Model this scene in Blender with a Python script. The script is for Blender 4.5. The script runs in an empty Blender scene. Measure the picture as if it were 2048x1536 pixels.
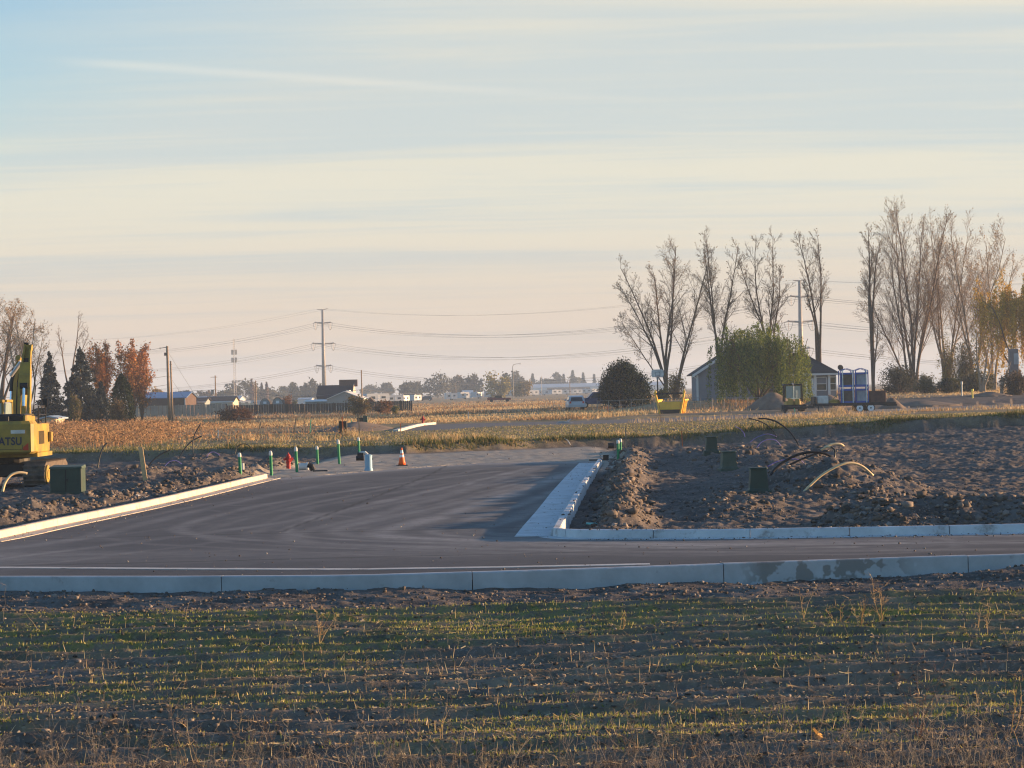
import bpy, math, random
import numpy as np
from mathutils import Vector, Matrix

C = bpy.context.scene
COL = C.collection
rng = np.random.default_rng(7)
random.seed(7)
R = math.radians

# ------------------------------------------------------------------ camera
F, H, ROLL, HZ = 4600.0, 2.8, R(1.3), 782.0      # focal length in photo pixels, eye height, roll, horizon row
PITCH = math.atan((HZ - 768) / F)
_f = np.array([0, math.cos(PITCH), math.sin(PITCH)])
_u0 = np.array([0, -math.sin(PITCH), math.cos(PITCH)])
_r0 = np.array([1.0, 0, 0])
CR = _r0 * math.cos(ROLL) - _u0 * math.sin(ROLL)
CU = _r0 * math.sin(ROLL) + _u0 * math.cos(ROLL)
cam_d = bpy.data.cameras.new("camera")
cam_d.sensor_width = 36.0
cam_d.lens = F / 2048 * 36.0
cam_d.clip_start = 0.5
cam_d.clip_end = 20000
cam = bpy.data.objects.new("camera", cam_d)
COL.objects.link(cam)
cam.matrix_world = Matrix(((CR[0], CU[0], -_f[0], 0), (CR[1], CU[1], -_f[1], 0), (CR[2], CU[2], -_f[2], H), (0, 0, 0, 1)))
C.camera = cam

# ------------------------------------------------------------------ light
SUN_EL, SUN_AZ = 5.8, 14.0        # sun low on the right, slightly beyond the picture plane (angle from +X towards +Y)
sd = np.array([math.cos(R(SUN_EL)) * math.cos(R(SUN_AZ)), math.cos(R(SUN_EL)) * math.sin(R(SUN_AZ)), math.sin(R(SUN_EL))])
sun_d = bpy.data.lights.new("sun", 'SUN')
sun_d.energy = 5.0
sun_d.angle = R(0.5)
sun_d.color = (1.0, 0.62, 0.32)
sun = bpy.data.objects.new("sun", sun_d)
sun.rotation_euler = Vector(sd).to_track_quat('Z', 'Y').to_euler()
COL.objects.link(sun)
C.view_settings.view_transform = 'Standard'
C.view_settings.look = 'None'
C.view_settings.exposure = 1.55
C.view_settings.gamma = 1.0
C.cycles.use_denoising = True
C.cycles.filter_width = 1.2
C.cycles.max_bounces = 6
C.cycles.volume_bounces = 1
C.cycles.transparent_max_bounces = 8

def raydir(px, py):
    v = _f * F + CR * (px - 1024) + CU * (768 - py)
    return v / np.linalg.norm(v)

world = bpy.data.worlds.new("World")
C.world = world
world.use_nodes = True
nt = world.node_tree
nt.nodes.clear()
def wn(t, **k):
    n = nt.nodes.new(t)
    for a, b in k.items():
        setattr(n, a, b)
    return n
def wl(a, b):
    nt.links.new(a, b)
def wmath(op, a, b=None, clamp=False):
    n = wn('ShaderNodeMath', operation=op, use_clamp=clamp)
    for i, q in enumerate((a, b)):
        if q is None: continue
        if isinstance(q, (int, float)): n.inputs[i].default_value = q
        else: wl(q, n.inputs[i])
    return n.outputs[0]
def wramp(v, lo, hi, smooth=True):
    n = wn('ShaderNodeMapRange', interpolation_type='SMOOTHSTEP' if smooth else 'LINEAR')
    n.inputs[1].default_value = lo; n.inputs[2].default_value = hi
    wl(v, n.inputs[0])
    return n.outputs[0]
def wmix(f, a, b):
    n = wn('ShaderNodeMix', data_type='RGBA')
    if isinstance(f, (int, float)): n.inputs[0].default_value = f
    else: wl(f, n.inputs[0])
    for i, q in ((6, a), (7, b)):
        if isinstance(q, tuple): n.inputs[i].default_value = (*q, 1)
        else: wl(q, n.inputs[i])
    return n.outputs[2]
sky = wn('ShaderNodeTexSky', sky_type='NISHITA')
sky.sun_disc = False
sky.sun_elevation = R(SUN_EL)
sky.sun_rotation = R(90 - SUN_AZ)
sky.air_density = 1.0
sky.dust_density = 0.35
sky.ozone_density = 3.0
SKYS = 0.118
tc = wn('ShaderNodeTexCoord')
sep = wn('ShaderNodeSeparateXYZ')
wl(tc.outputs['Generated'], sep.inputs[0])
X, Y, Z = sep.outputs
zp = wmath('ADD', wmath('MAXIMUM', Z, 0.0), 0.05)
U = wmath('DIVIDE', X, zp)
V = wmath('DIVIDE', Y, zp)
def cloudnoise(scale, rot, stretch, detail, seed, rough=0.55, dist=0.0):
    cb = wn('ShaderNodeCombineXYZ')
    wl(U, cb.inputs[0]); wl(V, cb.inputs[1]); cb.inputs[2].default_value = seed
    mp = wn('ShaderNodeMapping')
    mp.inputs['Rotation'].default_value = (0, 0, rot)
    mp.inputs['Scale'].default_value = (scale * stretch, scale, 1)
    wl(cb.outputs[0], mp.inputs[0])
    n = wn('ShaderNodeTexNoise')
    n.inputs['Scale'].default_value = 1.0
    n.inputs['Detail'].default_value = detail
    n.inputs['Roughness'].default_value = rough
    n.inputs['Distortion'].default_value = dist
    wl(mp.outputs[0], n.inputs[0])
    return n.outputs[0]
n1 = cloudnoise(0.62, R(-14), 0.35, 5, 3.1, 0.5, 0.4)
n2 = cloudnoise(1.9, R(-20), 0.22, 6, 8.4, 0.6, 0.6)
n4 = cloudnoise(4.2, R(-17), 0.16, 6, 5.2, 0.62, 0.9)
n3 = cloudnoise(0.35, R(8), 0.6, 2, 1.7)
# thin high cloud: cream where thick, bluish grey where thin; clear blue high up on the left
thick = wramp(wmath('ADD', wmath('ADD', wmath('MULTIPLY', n1, 0.45), wmath('MULTIPLY', n2, 0.33)), wmath('MULTIPLY', n4, 0.22)), 0.41, 0.57)
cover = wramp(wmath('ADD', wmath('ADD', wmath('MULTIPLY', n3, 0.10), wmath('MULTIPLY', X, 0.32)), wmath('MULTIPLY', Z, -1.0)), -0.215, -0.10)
high = wramp(Z, 0.19, 0.36)
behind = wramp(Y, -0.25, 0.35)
lowf = wramp(Z, 0.095, 0.01)
CREAM = (0.283, 0.264, 0.217)
GREY = (0.218, 0.234, 0.228)
HORZ = (0.262, 0.200, 0.162)
HORZ2 = (0.230, 0.188, 0.160)
cl = wmix(thick, GREY, CREAM)
hz_c = wmix(thick, HORZ2, HORZ)
cl = wmix(wmath('MULTIPLY', lowf, 0.9), cl, hz_c)
skc = wn('ShaderNodeVectorMath', operation='SCALE')
wl(sky.outputs[0], skc.inputs[0]); skc.inputs['Scale'].default_value = SKYS
# vapour trail: a great circle through two points of the sky
d1, d2 = raydir(160, 124), raydir(1440, 212)
nn = np.cross(d1, d2); nn /= np.linalg.norm(nn)
dn = wn('ShaderNodeVectorMath', operation='DOT_PRODUCT')
wl(tc.outputs['Generated'], dn.inputs[0]); dn.inputs[1].default_value = tuple(nn)
ad = wmath('ABSOLUTE', wmath('ADD', dn.outputs['Value'], wmath('MULTIPLY', wmath('SUBTRACT', n2, 0.5), 0.0016)))
trail = wmath('MULTIPLY', wramp(ad, 0.0030, 0.0), wmath('MULTIPLY', wramp(X, -0.20, -0.16), wramp(X, 0.10, -0.10)))
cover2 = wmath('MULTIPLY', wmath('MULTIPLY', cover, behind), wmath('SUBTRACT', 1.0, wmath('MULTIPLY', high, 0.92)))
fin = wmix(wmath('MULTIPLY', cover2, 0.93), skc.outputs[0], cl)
fin = wmix(wmath('MULTIPLY', trail, 0.17), fin, (0.40, 0.353, 0.28))
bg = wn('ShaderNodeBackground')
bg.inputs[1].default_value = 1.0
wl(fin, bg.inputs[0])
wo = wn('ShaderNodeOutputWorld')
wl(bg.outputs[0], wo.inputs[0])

# ------------------------------------------------------------------ helpers
def proj(p):
    d = np.asarray(p, float) - np.array([0, 0, H])
    w = d @ _f
    return 1024 + F * (d @ CR) / w, 768 - F * (d @ CU) / w
def ground(px, py, z=0.0):
    """world x, y where the sight line through a photo pixel meets height z"""
    d = raydir(px, py)
    t = (z - H) / d[2]
    return d[0] * t, d[1] * t
def xat(px, y, z=0.0):
    x = (px - 1024) * y / F
    for _ in range(4):
        x += (px - proj((x, y, z))[0]) * y / F
    return x
def sm(a, b, x):
    t = np.clip((x - a) / (b - a), 0, 1)
    return t * t * (3 - 2 * t)

_perm = rng.permutation(512)
def _h(ix, iy, s):
    n = (ix * 374761393 + iy * 668265263 + s * 974634777) & 0x7fffffff
    n = ((n ^ (n >> 13)) * 1274126177) & 0x7fffffff
    return ((n ^ (n >> 16)) & 0xffff) / 65535.0
def vnoise(x, y, s=0):
    x = np.asarray(x, float); y = np.asarray(y, float)
    ix = np.floor(x).astype(np.int64); iy = np.floor(y).astype(np.int64)
    fx = x - ix; fy = y - iy
    fx = fx * fx * (3 - 2 * fx); fy = fy * fy * (3 - 2 * fy)
    a = _h(ix, iy, s); b = _h(ix + 1, iy, s); c = _h(ix, iy + 1, s); d = _h(ix + 1, iy + 1, s)
    return (a + (b - a) * fx) * (1 - fy) + (c + (d - c) * fx) * fy
def fbm(x, y, scale, octv=4, s=0, gain=0.5):
    """noise in -1..1; scale = size of the largest feature in metres"""
    f = 1.0 / scale; a = 1.0; tot = 0.0; out = 0.0
    for o in range(octv):
        out = out + a * (vnoise(np.asarray(x) * f + 17.3 * o, np.asarray(y) * f - 9.1 * o, s + o) * 2 - 1)
        tot += a; a *= gain; f *= 2.03
    return out / tot

# materials -----------------------------------------------------------
def mat(name, col, rough=0.7, metal=0.0, var=0.18, scale=3.0, bump=0.0, attr=None, transl=0.0, spec=0.3, col2=None, coord='Object'):
    """Principled material whose colour is broken up by two scales of noise, optionally driven by a colour attribute"""
    m = bpy.data.materials.new(name); m.use_nodes = True
    t = m.node_tree; b = t.nodes['Principled BSDF']
    b.inputs['Roughness'].default_value = rough
    b.inputs['Metallic'].default_value = metal
    b.inputs['Specular IOR Level'].default_value = spec
    tcn = t.nodes.new('ShaderNodeTexCoord')
    nz = t.nodes.new('ShaderNodeTexNoise'); nz.inputs['Scale'].default_value = scale; nz.inputs['Detail'].default_value = 6
    nz.inputs['Roughness'].default_value = 0.65
    t.links.new(tcn.outputs[coord], nz.inputs[0])
    mx = t.nodes.new('ShaderNodeMix'); mx.data_type = 'RGBA'
    mr = t.nodes.new('ShaderNodeMapRange'); mr.inputs[1].default_value = 0.32; mr.inputs[2].default_value = 0.68
    t.links.new(nz.outputs[0], mr.inputs[0]); t.links.new(mr.outputs[0], mx.inputs[0])
    c2 = col2 if col2 else tuple(min(1, c * (1 + var)) for c in col)
    c1 = col if col2 else tuple(c * (1 - var) for c in col)
    mx.inputs[6].default_value = (*c1, 1); mx.inputs[7].default_value = (*c2, 1)
    out = mx.outputs[2]
    if attr:
        at = t.nodes.new('ShaderNodeAttribute'); at.attribute_name = attr
        ml = t.nodes.new('ShaderNodeMix'); ml.data_type = 'RGBA'; ml.blend_type = 'MULTIPLY'; ml.inputs[0].default_value = 1
        t.links.new(out, ml.inputs[6]); t.links.new(at.outputs['Color'], ml.inputs[7])
        out = ml.outputs[2]
    t.links.new(out, b.inputs['Base Color'])
    if bump:
        bp = t.nodes.new('ShaderNodeBump'); bp.inputs['Strength'].default_value = bump; bp.inputs['Distance'].default_value = 0.02
        nb = t.nodes.new('ShaderNodeTexNoise'); nb.inputs['Scale'].default_value = scale * 6; nb.inputs['Detail'].default_value = 5
        t.links.new(tcn.outputs[coord], nb.inputs[0]); t.links.new(nb.outputs[0], bp.inputs['Height'])
        t.links.new(bp.outputs[0], b.inputs['Normal'])
    if transl:
        tr = t.nodes.new('ShaderNodeBsdfTranslucent'); t.links.new(out, tr.inputs[0])
        ms = t.nodes.new('ShaderNodeMixShader'); ms.inputs[0].default_value = transl
        o = t.nodes['Material Output']
        t.links.new(b.outputs[0], ms.inputs[1]); t.links.new(tr.outputs[0], ms.inputs[2]); t.links.new(ms.outputs[0], o.inputs[0])
    return m

MT = {}
def mk(name, *a, **k):
    MT[name] = mat(name, *a, **k)
    return MT[name]
mk('concrete', (0.50, 0.485, 0.46), 0.85, var=0.14, scale=2.2, bump=0.25)
mk('concrete_stained', (0.30, 0.29, 0.27), 0.9, var=0.2, scale=3, bump=0.3)
mk('excavator_yellow', (0.20, 0.145, 0.045), 0.55, scale=1.6, col2=(0.42, 0.28, 0.045))
mk('hopper_yellow', (0.74, 0.44, 0.055), 0.5, var=0.15, scale=1.5)
mk('black_steel', (0.018, 0.018, 0.02), 0.55, var=0.3, scale=4)
mk('track_steel', (0.05, 0.045, 0.042), 0.8, scale=4, col2=(0.15, 0.115, 0.09))
mk('chrome', (0.7, 0.72, 0.75), 0.18, 0.9, var=0.03)
mk('dark_glass', (0.02, 0.03, 0.04), 0.08, 0.0, var=0.05, spec=0.6)
mk('cab_glass', (0.25, 0.33, 0.33), 0.12, 0.0, var=0.1, spec=0.6)
mk('red_reflector', (0.5, 0.04, 0.02), 0.4)
mk('navy_paint', (0.02, 0.025, 0.06), 0.5, var=0.05)
mk('silver_paint', (0.55, 0.55, 0.56), 0.4, 0.3)
mk('utility_green', (0.035, 0.06, 0.048), 0.6, var=0.15, scale=4)
mk('utility_green_pale', (0.055, 0.085, 0.065), 0.6, var=0.2, scale=4)
mk('box_brown', (0.025, 0.025, 0.022), 0.6, var=0.2)
mk('marker_green', (0.0, 0.22, 0.085), 0.45, var=0.1)
mk('pvc_white', (0.58, 0.58, 0.56), 0.4, var=0.06)
mk('pipe_blue', (0.24, 0.42, 0.56), 0.45, var=0.08)
mk('hydrant_red', (0.36, 0.02, 0.02), 0.45, var=0.15, scale=5)
mk('cone_orange', (0.85, 0.13, 0.02), 0.5, var=0.08)
mk('cone_white', (0.8, 0.8, 0.78), 0.4, var=0.05)
mk('rubber', (0.02, 0.02, 0.02), 0.8, var=0.2)
mk('poly_black', (0.015, 0.015, 0.017), 0.4, var=0.2)
mk('poly_beige', (0.62, 0.48, 0.28), 0.5, var=0.1)
mk('poly_purple', (0.16, 0.13, 0.42), 0.5, var=0.15)
mk('lath_wood', (0.55, 0.37, 0.20), 0.8, var=0.2, scale=6)
mk('old_wood', (0.26, 0.19, 0.13), 0.9, var=0.3, scale=2.5)
mk('lath_orange', (0.55, 0.12, 0.03), 0.7, var=0.15)
mk('paint_green', (0.12, 0.55, 0.28), 0.6)
mk('steel_grey', (0.24, 0.23, 0.22), 0.55, 0.2, var=0.12, scale=0.4)
mk('steel_pale', (0.42, 0.41, 0.40), 0.55, 0.2, var=0.1, scale=0.4)
mk('insulator', (0.22, 0.14, 0.12), 0.4)
mk('wire', (0.10, 0.10, 0.105), 0.6, 0.2)
mk('bark_grey', (0.135, 0.10, 0.08), 0.95, var=0.3, scale=1.6, bump=0.3)
mk('bark_brown', (0.105, 0.073, 0.052), 0.95, var=0.35, scale=1.6, bump=0.3)
mk('bark_pale', (0.26, 0.21, 0.16), 0.95, var=0.3, scale=1.2, bump=0.3)
mk('twig', (0.135, 0.097, 0.068), 0.95, var=0.25, scale=0.6)
mk('twig_pale', (0.22, 0.16, 0.115), 0.95, var=0.25, scale=0.6)
mk('leaf', (1, 1, 1), 0.75, var=0.10, scale=0.8, attr='col', transl=0.30, spec=0.15)
mk('needle', (1, 1, 1), 0.8, var=0.12, scale=0.8, attr='col', transl=0.08, spec=0.1)
mk('dry_leaf', (1, 1, 1), 0.85, var=0.12, scale=0.7, attr='col', transl=0.35, spec=0.08)
mk('clod', (1, 1, 1), 0.95, var=0.22, scale=9, attr='col', bump=0.4, spec=0.1)
mk('siding_grey', (0.185, 0.195, 0.225), 0.8, var=0.08, scale=1.2)
mk('trim_white', (0.62, 0.62, 0.62), 0.6, var=0.05)
mk('shingle_dark', (0.045, 0.042, 0.045), 0.9, var=0.3, scale=5)
mk('shingle_brown', (0.075, 0.06, 0.055), 0.9, var=0.25, scale=4)
mk('wall_mauve', (0.19, 0.165, 0.165), 0.85, var=0.1)
mk('wall_brown', (0.085, 0.055, 0.045), 0.85, var=0.15, scale=0.6)
mk('roof_blue', (0.10, 0.19, 0.36), 0.45, var=0.06, scale=0.3)
mk('roof_paleblue', (0.28, 0.36, 0.44), 0.5, var=0.06, scale=0.3)
mk('metal_white', (0.55, 0.57, 0.58), 0.5, var=0.06, scale=0.5)
mk('wall_cream', (0.52, 0.45, 0.34), 0.8, var=0.1)
mk('wall_greygreen', (0.25, 0.27, 0.27), 0.8, var=0.08, scale=0.5)
mk('barn_dark', (0.035, 0.03, 0.035), 0.85, var=0.2, scale=0.5)
mk('fence_grey', (0.28, 0.25, 0.21), 0.9, var=0.2, scale=0.8)
mk('fence_brown', (0.085, 0.06, 0.045), 0.9, var=0.25, scale=0.8)
mk('rv_white', (0.40, 0.43, 0.47), 0.45, var=0.05, scale=0.4)
mk('car_white', (0.42, 0.46, 0.52), 0.3, var=0.04)
mk('car_blue', (0.035, 0.065, 0.16), 0.3, var=0.06)
mk('car_red', (0.16, 0.03, 0.035), 0.5, var=0.15)
mk('car_black', (0.02, 0.02, 0.022), 0.35, var=0.1)
mk('crate_blue', (0.035, 0.10, 0.38), 0.5, var=0.12)
mk('crate_sheet', (0.30, 0.34, 0.40), 0.6, var=0.25, scale=1.2)
mk('crate_inside', (0.12, 0.10, 0.085), 0.9, var=0.3, scale=1.5)
mk('brick_red', (0.11, 0.06, 0.05), 0.9, var=0.2, scale=3)
mk('tape_white', (0.55, 0.62, 0.62), 0.6)
mk('rim_white', (0.70, 0.74, 0.78), 0.4, var=0.05)
mk('machine_yellow', (0.40, 0.26, 0.05), 0.5, var=0.2, scale=2)
mk('pile_dirt', (0.15, 0.115, 0.09), 0.95, var=0.3, scale=1.3, bump=0.6)
mk('pale_stone', (0.34, 0.35, 0.37), 0.9, var=0.15, scale=2)
mk('plastic_teal', (0.10, 0.50, 0.46), 0.4)
mk('board_white', (0.62, 0.60, 0.57), 0.6, var=0.28, scale=3)
mk('yellow_paint', (0.75, 0.62, 0.10), 0.5)

# mesh builder ---------------------------------------------------------
class MB:
    def __init__(s):
        s.v = []; s.f = []; s.m = []
    def add(s, vs, fs, mi=0):
        o = len(s.v)
        s.v += [tuple(map(float, p)) for p in vs]
        for f in fs:
            s.f.append(tuple(o + i for i in f)); s.m.append(mi)
        return s
    def hexa(s, b, t, mi=0):
        """solid between a bottom quad b and a top quad t (each four points, counter-clockwise from above)"""
        return s.add(list(b) + list(t), [(3, 2, 1, 0), (4, 5, 6, 7), (0, 1, 5, 4), (1, 2, 6, 5), (2, 3, 7, 6), (3, 0, 4, 7)], mi)
    def box(s, x0, x1, y0, y1, z0, z1, mi=0, bev=0.0):
        if bev > 0:
            b = min(bev, (x1 - x0) / 2.1, (z1 - z0) / 2.1, (y1 - y0) / 2.1)
            ring = lambda e, z: [(x0 + e + b, y0 + e, z), (x1 - e - b, y0 + e, z), (x1 - e, y0 + e + b, z), (x1 - e, y1 - e - b, z), (x1 - e - b, y1 - e, z), (x0 + e + b, y1 - e, z), (x0 + e, y1 - e - b, z), (x0 + e, y0 + e + b, z)]
            rs = [ring(b * .7, z0), ring(0, z0 + b * .7), ring(0, z1 - b * .7), ring(b * .7, z1)]
            vs = sum(rs, []); fs = [tuple(range(7, -1, -1)), tuple(range(24, 32))]
            for k in range(3):
                for i in range(8):
                    j = (i + 1) % 8
                    fs.append((k * 8 + i, k * 8 + j, k * 8 + 8 + j, k * 8 + 8 + i))
            return s.add(vs, fs, mi)
        return s.hexa([(x0, y0, z0), (x1, y0, z0), (x1, y1, z0), (x0, y1, z0)], [(x0, y0, z1), (x1, y0, z1), (x1, y1, z1), (x0, y1, z1)], mi)
    def tube(s, pts, rad, n=6, mi=0, cap=True):
        pts = [np.array(p, float) for p in pts]
        if not hasattr(rad, '__len__'): rad = [rad] * len(pts)
        vs = []; fs = []
        a = None
        for i, p in enumerate(pts):
            d = pts[min(i + 1, len(pts) - 1)] - pts[max(i - 1, 0)]
            d = d / (np.linalg.norm(d) + 1e-9)
            if a is None:
                q = np.array([0, 0, 1.0]) if abs(d[2]) < 0.9 else np.array([1.0, 0, 0])
                a = np.cross(d, q)
            a = a - d * (a @ d); a /= np.linalg.norm(a) + 1e-9
            b = np.cross(d, a)
            for k in range(n):
                t = 2 * math.pi * k / n
                vs.append(p + (a * math.cos(t) + b * math.sin(t)) * rad[i])
        for i in range(len(pts) - 1):
            for k in range(n):
                k2 = (k + 1) % n
                fs.append((i * n + k, i * n + k2, (i + 1) * n + k2, (i + 1) * n + k))
        if cap:
            fs.append(tuple(range(n - 1, -1, -1))); fs.append(tuple((len(pts) - 1) * n + k for k in range(n)))
        return s.add(vs, fs, mi)
    def lathe(s, prof, c=(0, 0, 0), n=16, mi=0):
        """prof: (radius, z) pairs from bottom to top"""
        return s.tube([(c[0], c[1], c[2] + z + 1e-5 * i) for i, (r, z) in enumerate(prof)], [r for r, z in prof], n, mi)
    def disc(s, c, r, axis, thick, n=16, mi=0):
        a = np.array(axis, float); a /= np.linalg.norm(a); c = np.array(c, float)
        return s.tube([c - a * thick / 2, c + a * thick / 2], r, n, mi)
    def prism(s, poly, y0, y1, mi=0, axis='y'):
        """extrude a closed polygon given in (x, z) along y, or in (y, z) along x, or (x, y) along z"""
        n = len(poly)
        if axis == 'y': P = lambda a, b, w: (a, w, b)
        elif axis == 'x': P = lambda a, b, w: (w, a, b)
        else: P = lambda a, b, w: (a, b, w)
        vs = [P(a, b, y0) for a, b in poly] + [P(a, b, y1) for a, b in poly]
        fs = [tuple(range(n)), tuple(range(2 * n - 1, n - 1, -1))]
        for i in range(n):
            j = (i + 1) % n
            fs.append((j, i, n + i, n + j))
        return s.add(vs, fs, mi)
    def blob(s, c, r, seed=0, rough=0.25, mi=0, n=8, m=6, sq=(1, 1, 1)):
        rr = random.Random(seed); vs = []; fs = []
        for i in range(m + 1):
            th = math.pi * i / m
            for k in range(n):
                ph = 2 * math.pi * k / n
                q = r * (1 + rough * (rr.random() - .5) * 2)
                vs.append((c[0] + q * sq[0] * math.sin(th) * math.cos(ph), c[1] + q * sq[1] * math.sin(th) * math.sin(ph), c[2] + q * sq[2] * math.cos(th)))
        for i in range(m):
            for k in range(n):
                k2 = (k + 1) % n
                fs.append((i * n + k, (i + 1) * n + k, (i + 1) * n + k2, i * n + k2))
        return s.add(vs, fs, mi)
    def build(s, name, mats, parent=None, loc=None, smooth=False):
        me = bpy.data.meshes.new(name)
        me.from_pydata(s.v, [], s.f)
        if not isinstance(mats, (list, tuple)): mats = [mats]
        for m in mats: me.materials.append(MT[m] if isinstance(m, str) else m)
        if len(mats) > 1: me.polygons.foreach_set('material_index', s.m)
        if smooth: me.polygons.foreach_set('use_smooth', [True] * len(s.f))
        me.update()
        o = bpy.data.objects.new(name, me); COL.objects.link(o)
        if parent: o.parent = parent
        if loc is not None: o.location = loc
        return o

def npmesh(name, Vt, Fc, mats, col=None, parent=None, smooth=False, loc=None, extra=None):
    """mesh straight from arrays; col = per-vertex colour attribute 'col'"""
    Vt = np.asarray(Vt, np.float32); Fc = np.asarray(Fc, np.int32); k = Fc.shape[1]
    me = bpy.data.meshes.new(name)
    me.vertices.add(len(Vt)); me.vertices.foreach_set('co', Vt.ravel())
    me.loops.add(Fc.size); me.loops.foreach_set('vertex_index', Fc.ravel())
    me.polygons.add(len(Fc)); me.polygons.foreach_set('loop_start', np.arange(0, Fc.size, k, dtype=np.int32))
    me.polygons.foreach_set('loop_total', np.full(len(Fc), k, np.int32))
    if smooth: me.polygons.foreach_set('use_smooth', np.ones(len(Fc), bool))
    for m in (mats if isinstance(mats, (list, tuple)) else [mats]): me.materials.append(MT[m] if isinstance(m, str) else m)
    def attr(nm, c):
        a = me.color_attributes.new(nm, 'FLOAT_COLOR', 'POINT')
        c4 = np.ones((len(Vt), 4), np.float32); c4[:, :c.shape[1]] = c
        a.data.foreach_set('color', c4.ravel())
    if col is not None: attr('col', np.asarray(col, np.float32))
    for nm, c in (extra or {}).items(): attr(nm, np.asarray(c, np.float32))
    me.update(); me.validate()
    o = bpy.data.objects.new(name, me); COL.objects.link(o)
    if parent: o.parent = parent
    if loc is not None: o.location = loc
    return o

def tag(o, label, cat, group=None):
    o['label'] = label; o['category'] = cat
    if group: o['group'] = group
    return o
def thing(name, label, cat, loc=(0, 0, 0), rz=0.0, group=None):
    o = bpy.data.objects.new(name, None); COL.objects.link(o)
    o.empty_display_size = 0.2
    o.location = tuple(map(float, loc)); o.rotation_euler = (0, 0, rz)
    return tag(o, label, cat, group)
def kind(o, k, label=None):
    o['kind'] = k
    if label: o['label'] = label
    return o
def kids(o):
    return [c for c in COL.objects if c.parent == o]
def dup(root, loc, rz=None, label=None, scale=None):
    r = root.copy(); COL.objects.link(r); r.location = tuple(map(float, loc))
    if rz is not None: r.rotation_euler = (0, 0, rz)
    if scale: r.scale = scale
    if label: r['label'] = label
    for ch in kids(root):
        c = ch.copy(); COL.objects.link(c); c.parent = r
        for g in kids(ch):
            d = g.copy(); COL.objects.link(d); d.parent = c
    return r
# ------------------------------------------------------------------ plan of the site (metres; road surface at z = 0)
def interp(pts):
    xs, ys = zip(*sorted(pts))
    return lambda x: np.interp(x, xs, ys)
NK = [ground(px, py, .14) for px, py in ((-900, 1158), (-400, 1156), (0, 1153), (350, 1153), (700, 1151), (1050, 1141), (1400, 1129), (1724, 1118), (2048, 1108), (2600, 1090))]
FK = [ground(px, py) for px, py in ((1112, 1078), (1300, 1077), (1500, 1076), (1800, 1071), (2048, 1066), (2700, 1052))]
LK = [ground(px, py) for px, py in ((535, 957), (400, 990), (270, 1020), (130, 1049), (0, 1077))]
LKEXT = LK + [(LK[-1][0] - .25, LK[-1][1] - 1.5), (LK[-1][0] - 1.2, LK[-1][1] - 3.0), (LK[-1][0] - 3.5, LK[-1][1] - 4.2), (-40, LK[-1][1] - 4.6)]
RG = [ground(px, py) for px, py in ((1112, 1058), (1133, 1025), (1155, 985), (1175, 954), (1196, 926))]   # face of the right kerb
yN = interp(NK); yF = interp(FK)
xR = interp([(y, x) for x, y in RG])
xL = interp([(y, x) for x, y in LK])
YEND = interp([(-9.5, 77.0), (-7, 80.0), (-4, 86.0), (-1.5, 90.0), (1, 90.0), (4, 89.0)])     # ragged end of the asphalt
YB = interp([(-400, 125), (-60, 114), (-25, 110.5), (-14, 109), (-9, 107.5), (-5, 107), (3, 112.5), (12, 115), (20, 116.5), (33, 118.5), (60, 121), (400, 145)])   # foot of the cut bank
def dist_poly(x, y, pts):
    """distance to a polyline"""
    d = np.full(np.shape(x), 1e9)
    for (ax, ay), (bx, by) in zip(pts[:-1], pts[1:]):
        dx, dy = bx - ax, by - ay
        t = np.clip(((x - ax) * dx + (y - ay) * dy) / (dx * dx + dy * dy), 0, 1)
        d = np.minimum(d, np.hypot(x - ax - t * dx, y - ay - t * dy))
    return d
def on_cross(x, y, g=0.0):
    """between the kerbs of the near road (grown by g)"""
    near = yN(x) + .1 - g
    far = np.where(x > FK[0][0], yF(x) + g, LK[-1][1] + 1.5)
    far = np.where(x < LK[-1][0] - .5, np.interp(x, [-60, -14.2, -11.9, -10.9], [LK[-1][1] - 4.6, LK[-1][1] - 4.2, LK[-1][1] - 3, LK[-1][1] - 1.5]) + g, far)
    return (y > near) & (y < far)
def on_side(x, y, g=0.0):
    return (y > LK[-1][1] - 5) & (x > xL(y) - g) & (x < xR(y) + g) & (y < YEND(x) + g)
BR_TOP = [ground(px, py, .3) for px, py in ((700, 852), (870, 849), (1150, 842), (1400, 834), (1560, 827), (1800, 817), (2048, 808), (2300, 800))]
BR_BOT = [ground(px, py, .3) for px, py in ((795, 864), (1030, 853), (1250, 847), (1400, 842), (1560, 835), (1800, 825), (2048, 816), (2300, 808))]
yBT = interp(BR_TOP); yBB = interp(BR_BOT)

def gb(x, y, px, py, rx, ry, h, z=0.0):
    cx, cy = ground(px, py, z)
    return h * np.exp(-(((x - cx) / rx) ** 2 + ((y - cy) / ry) ** 2))

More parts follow.
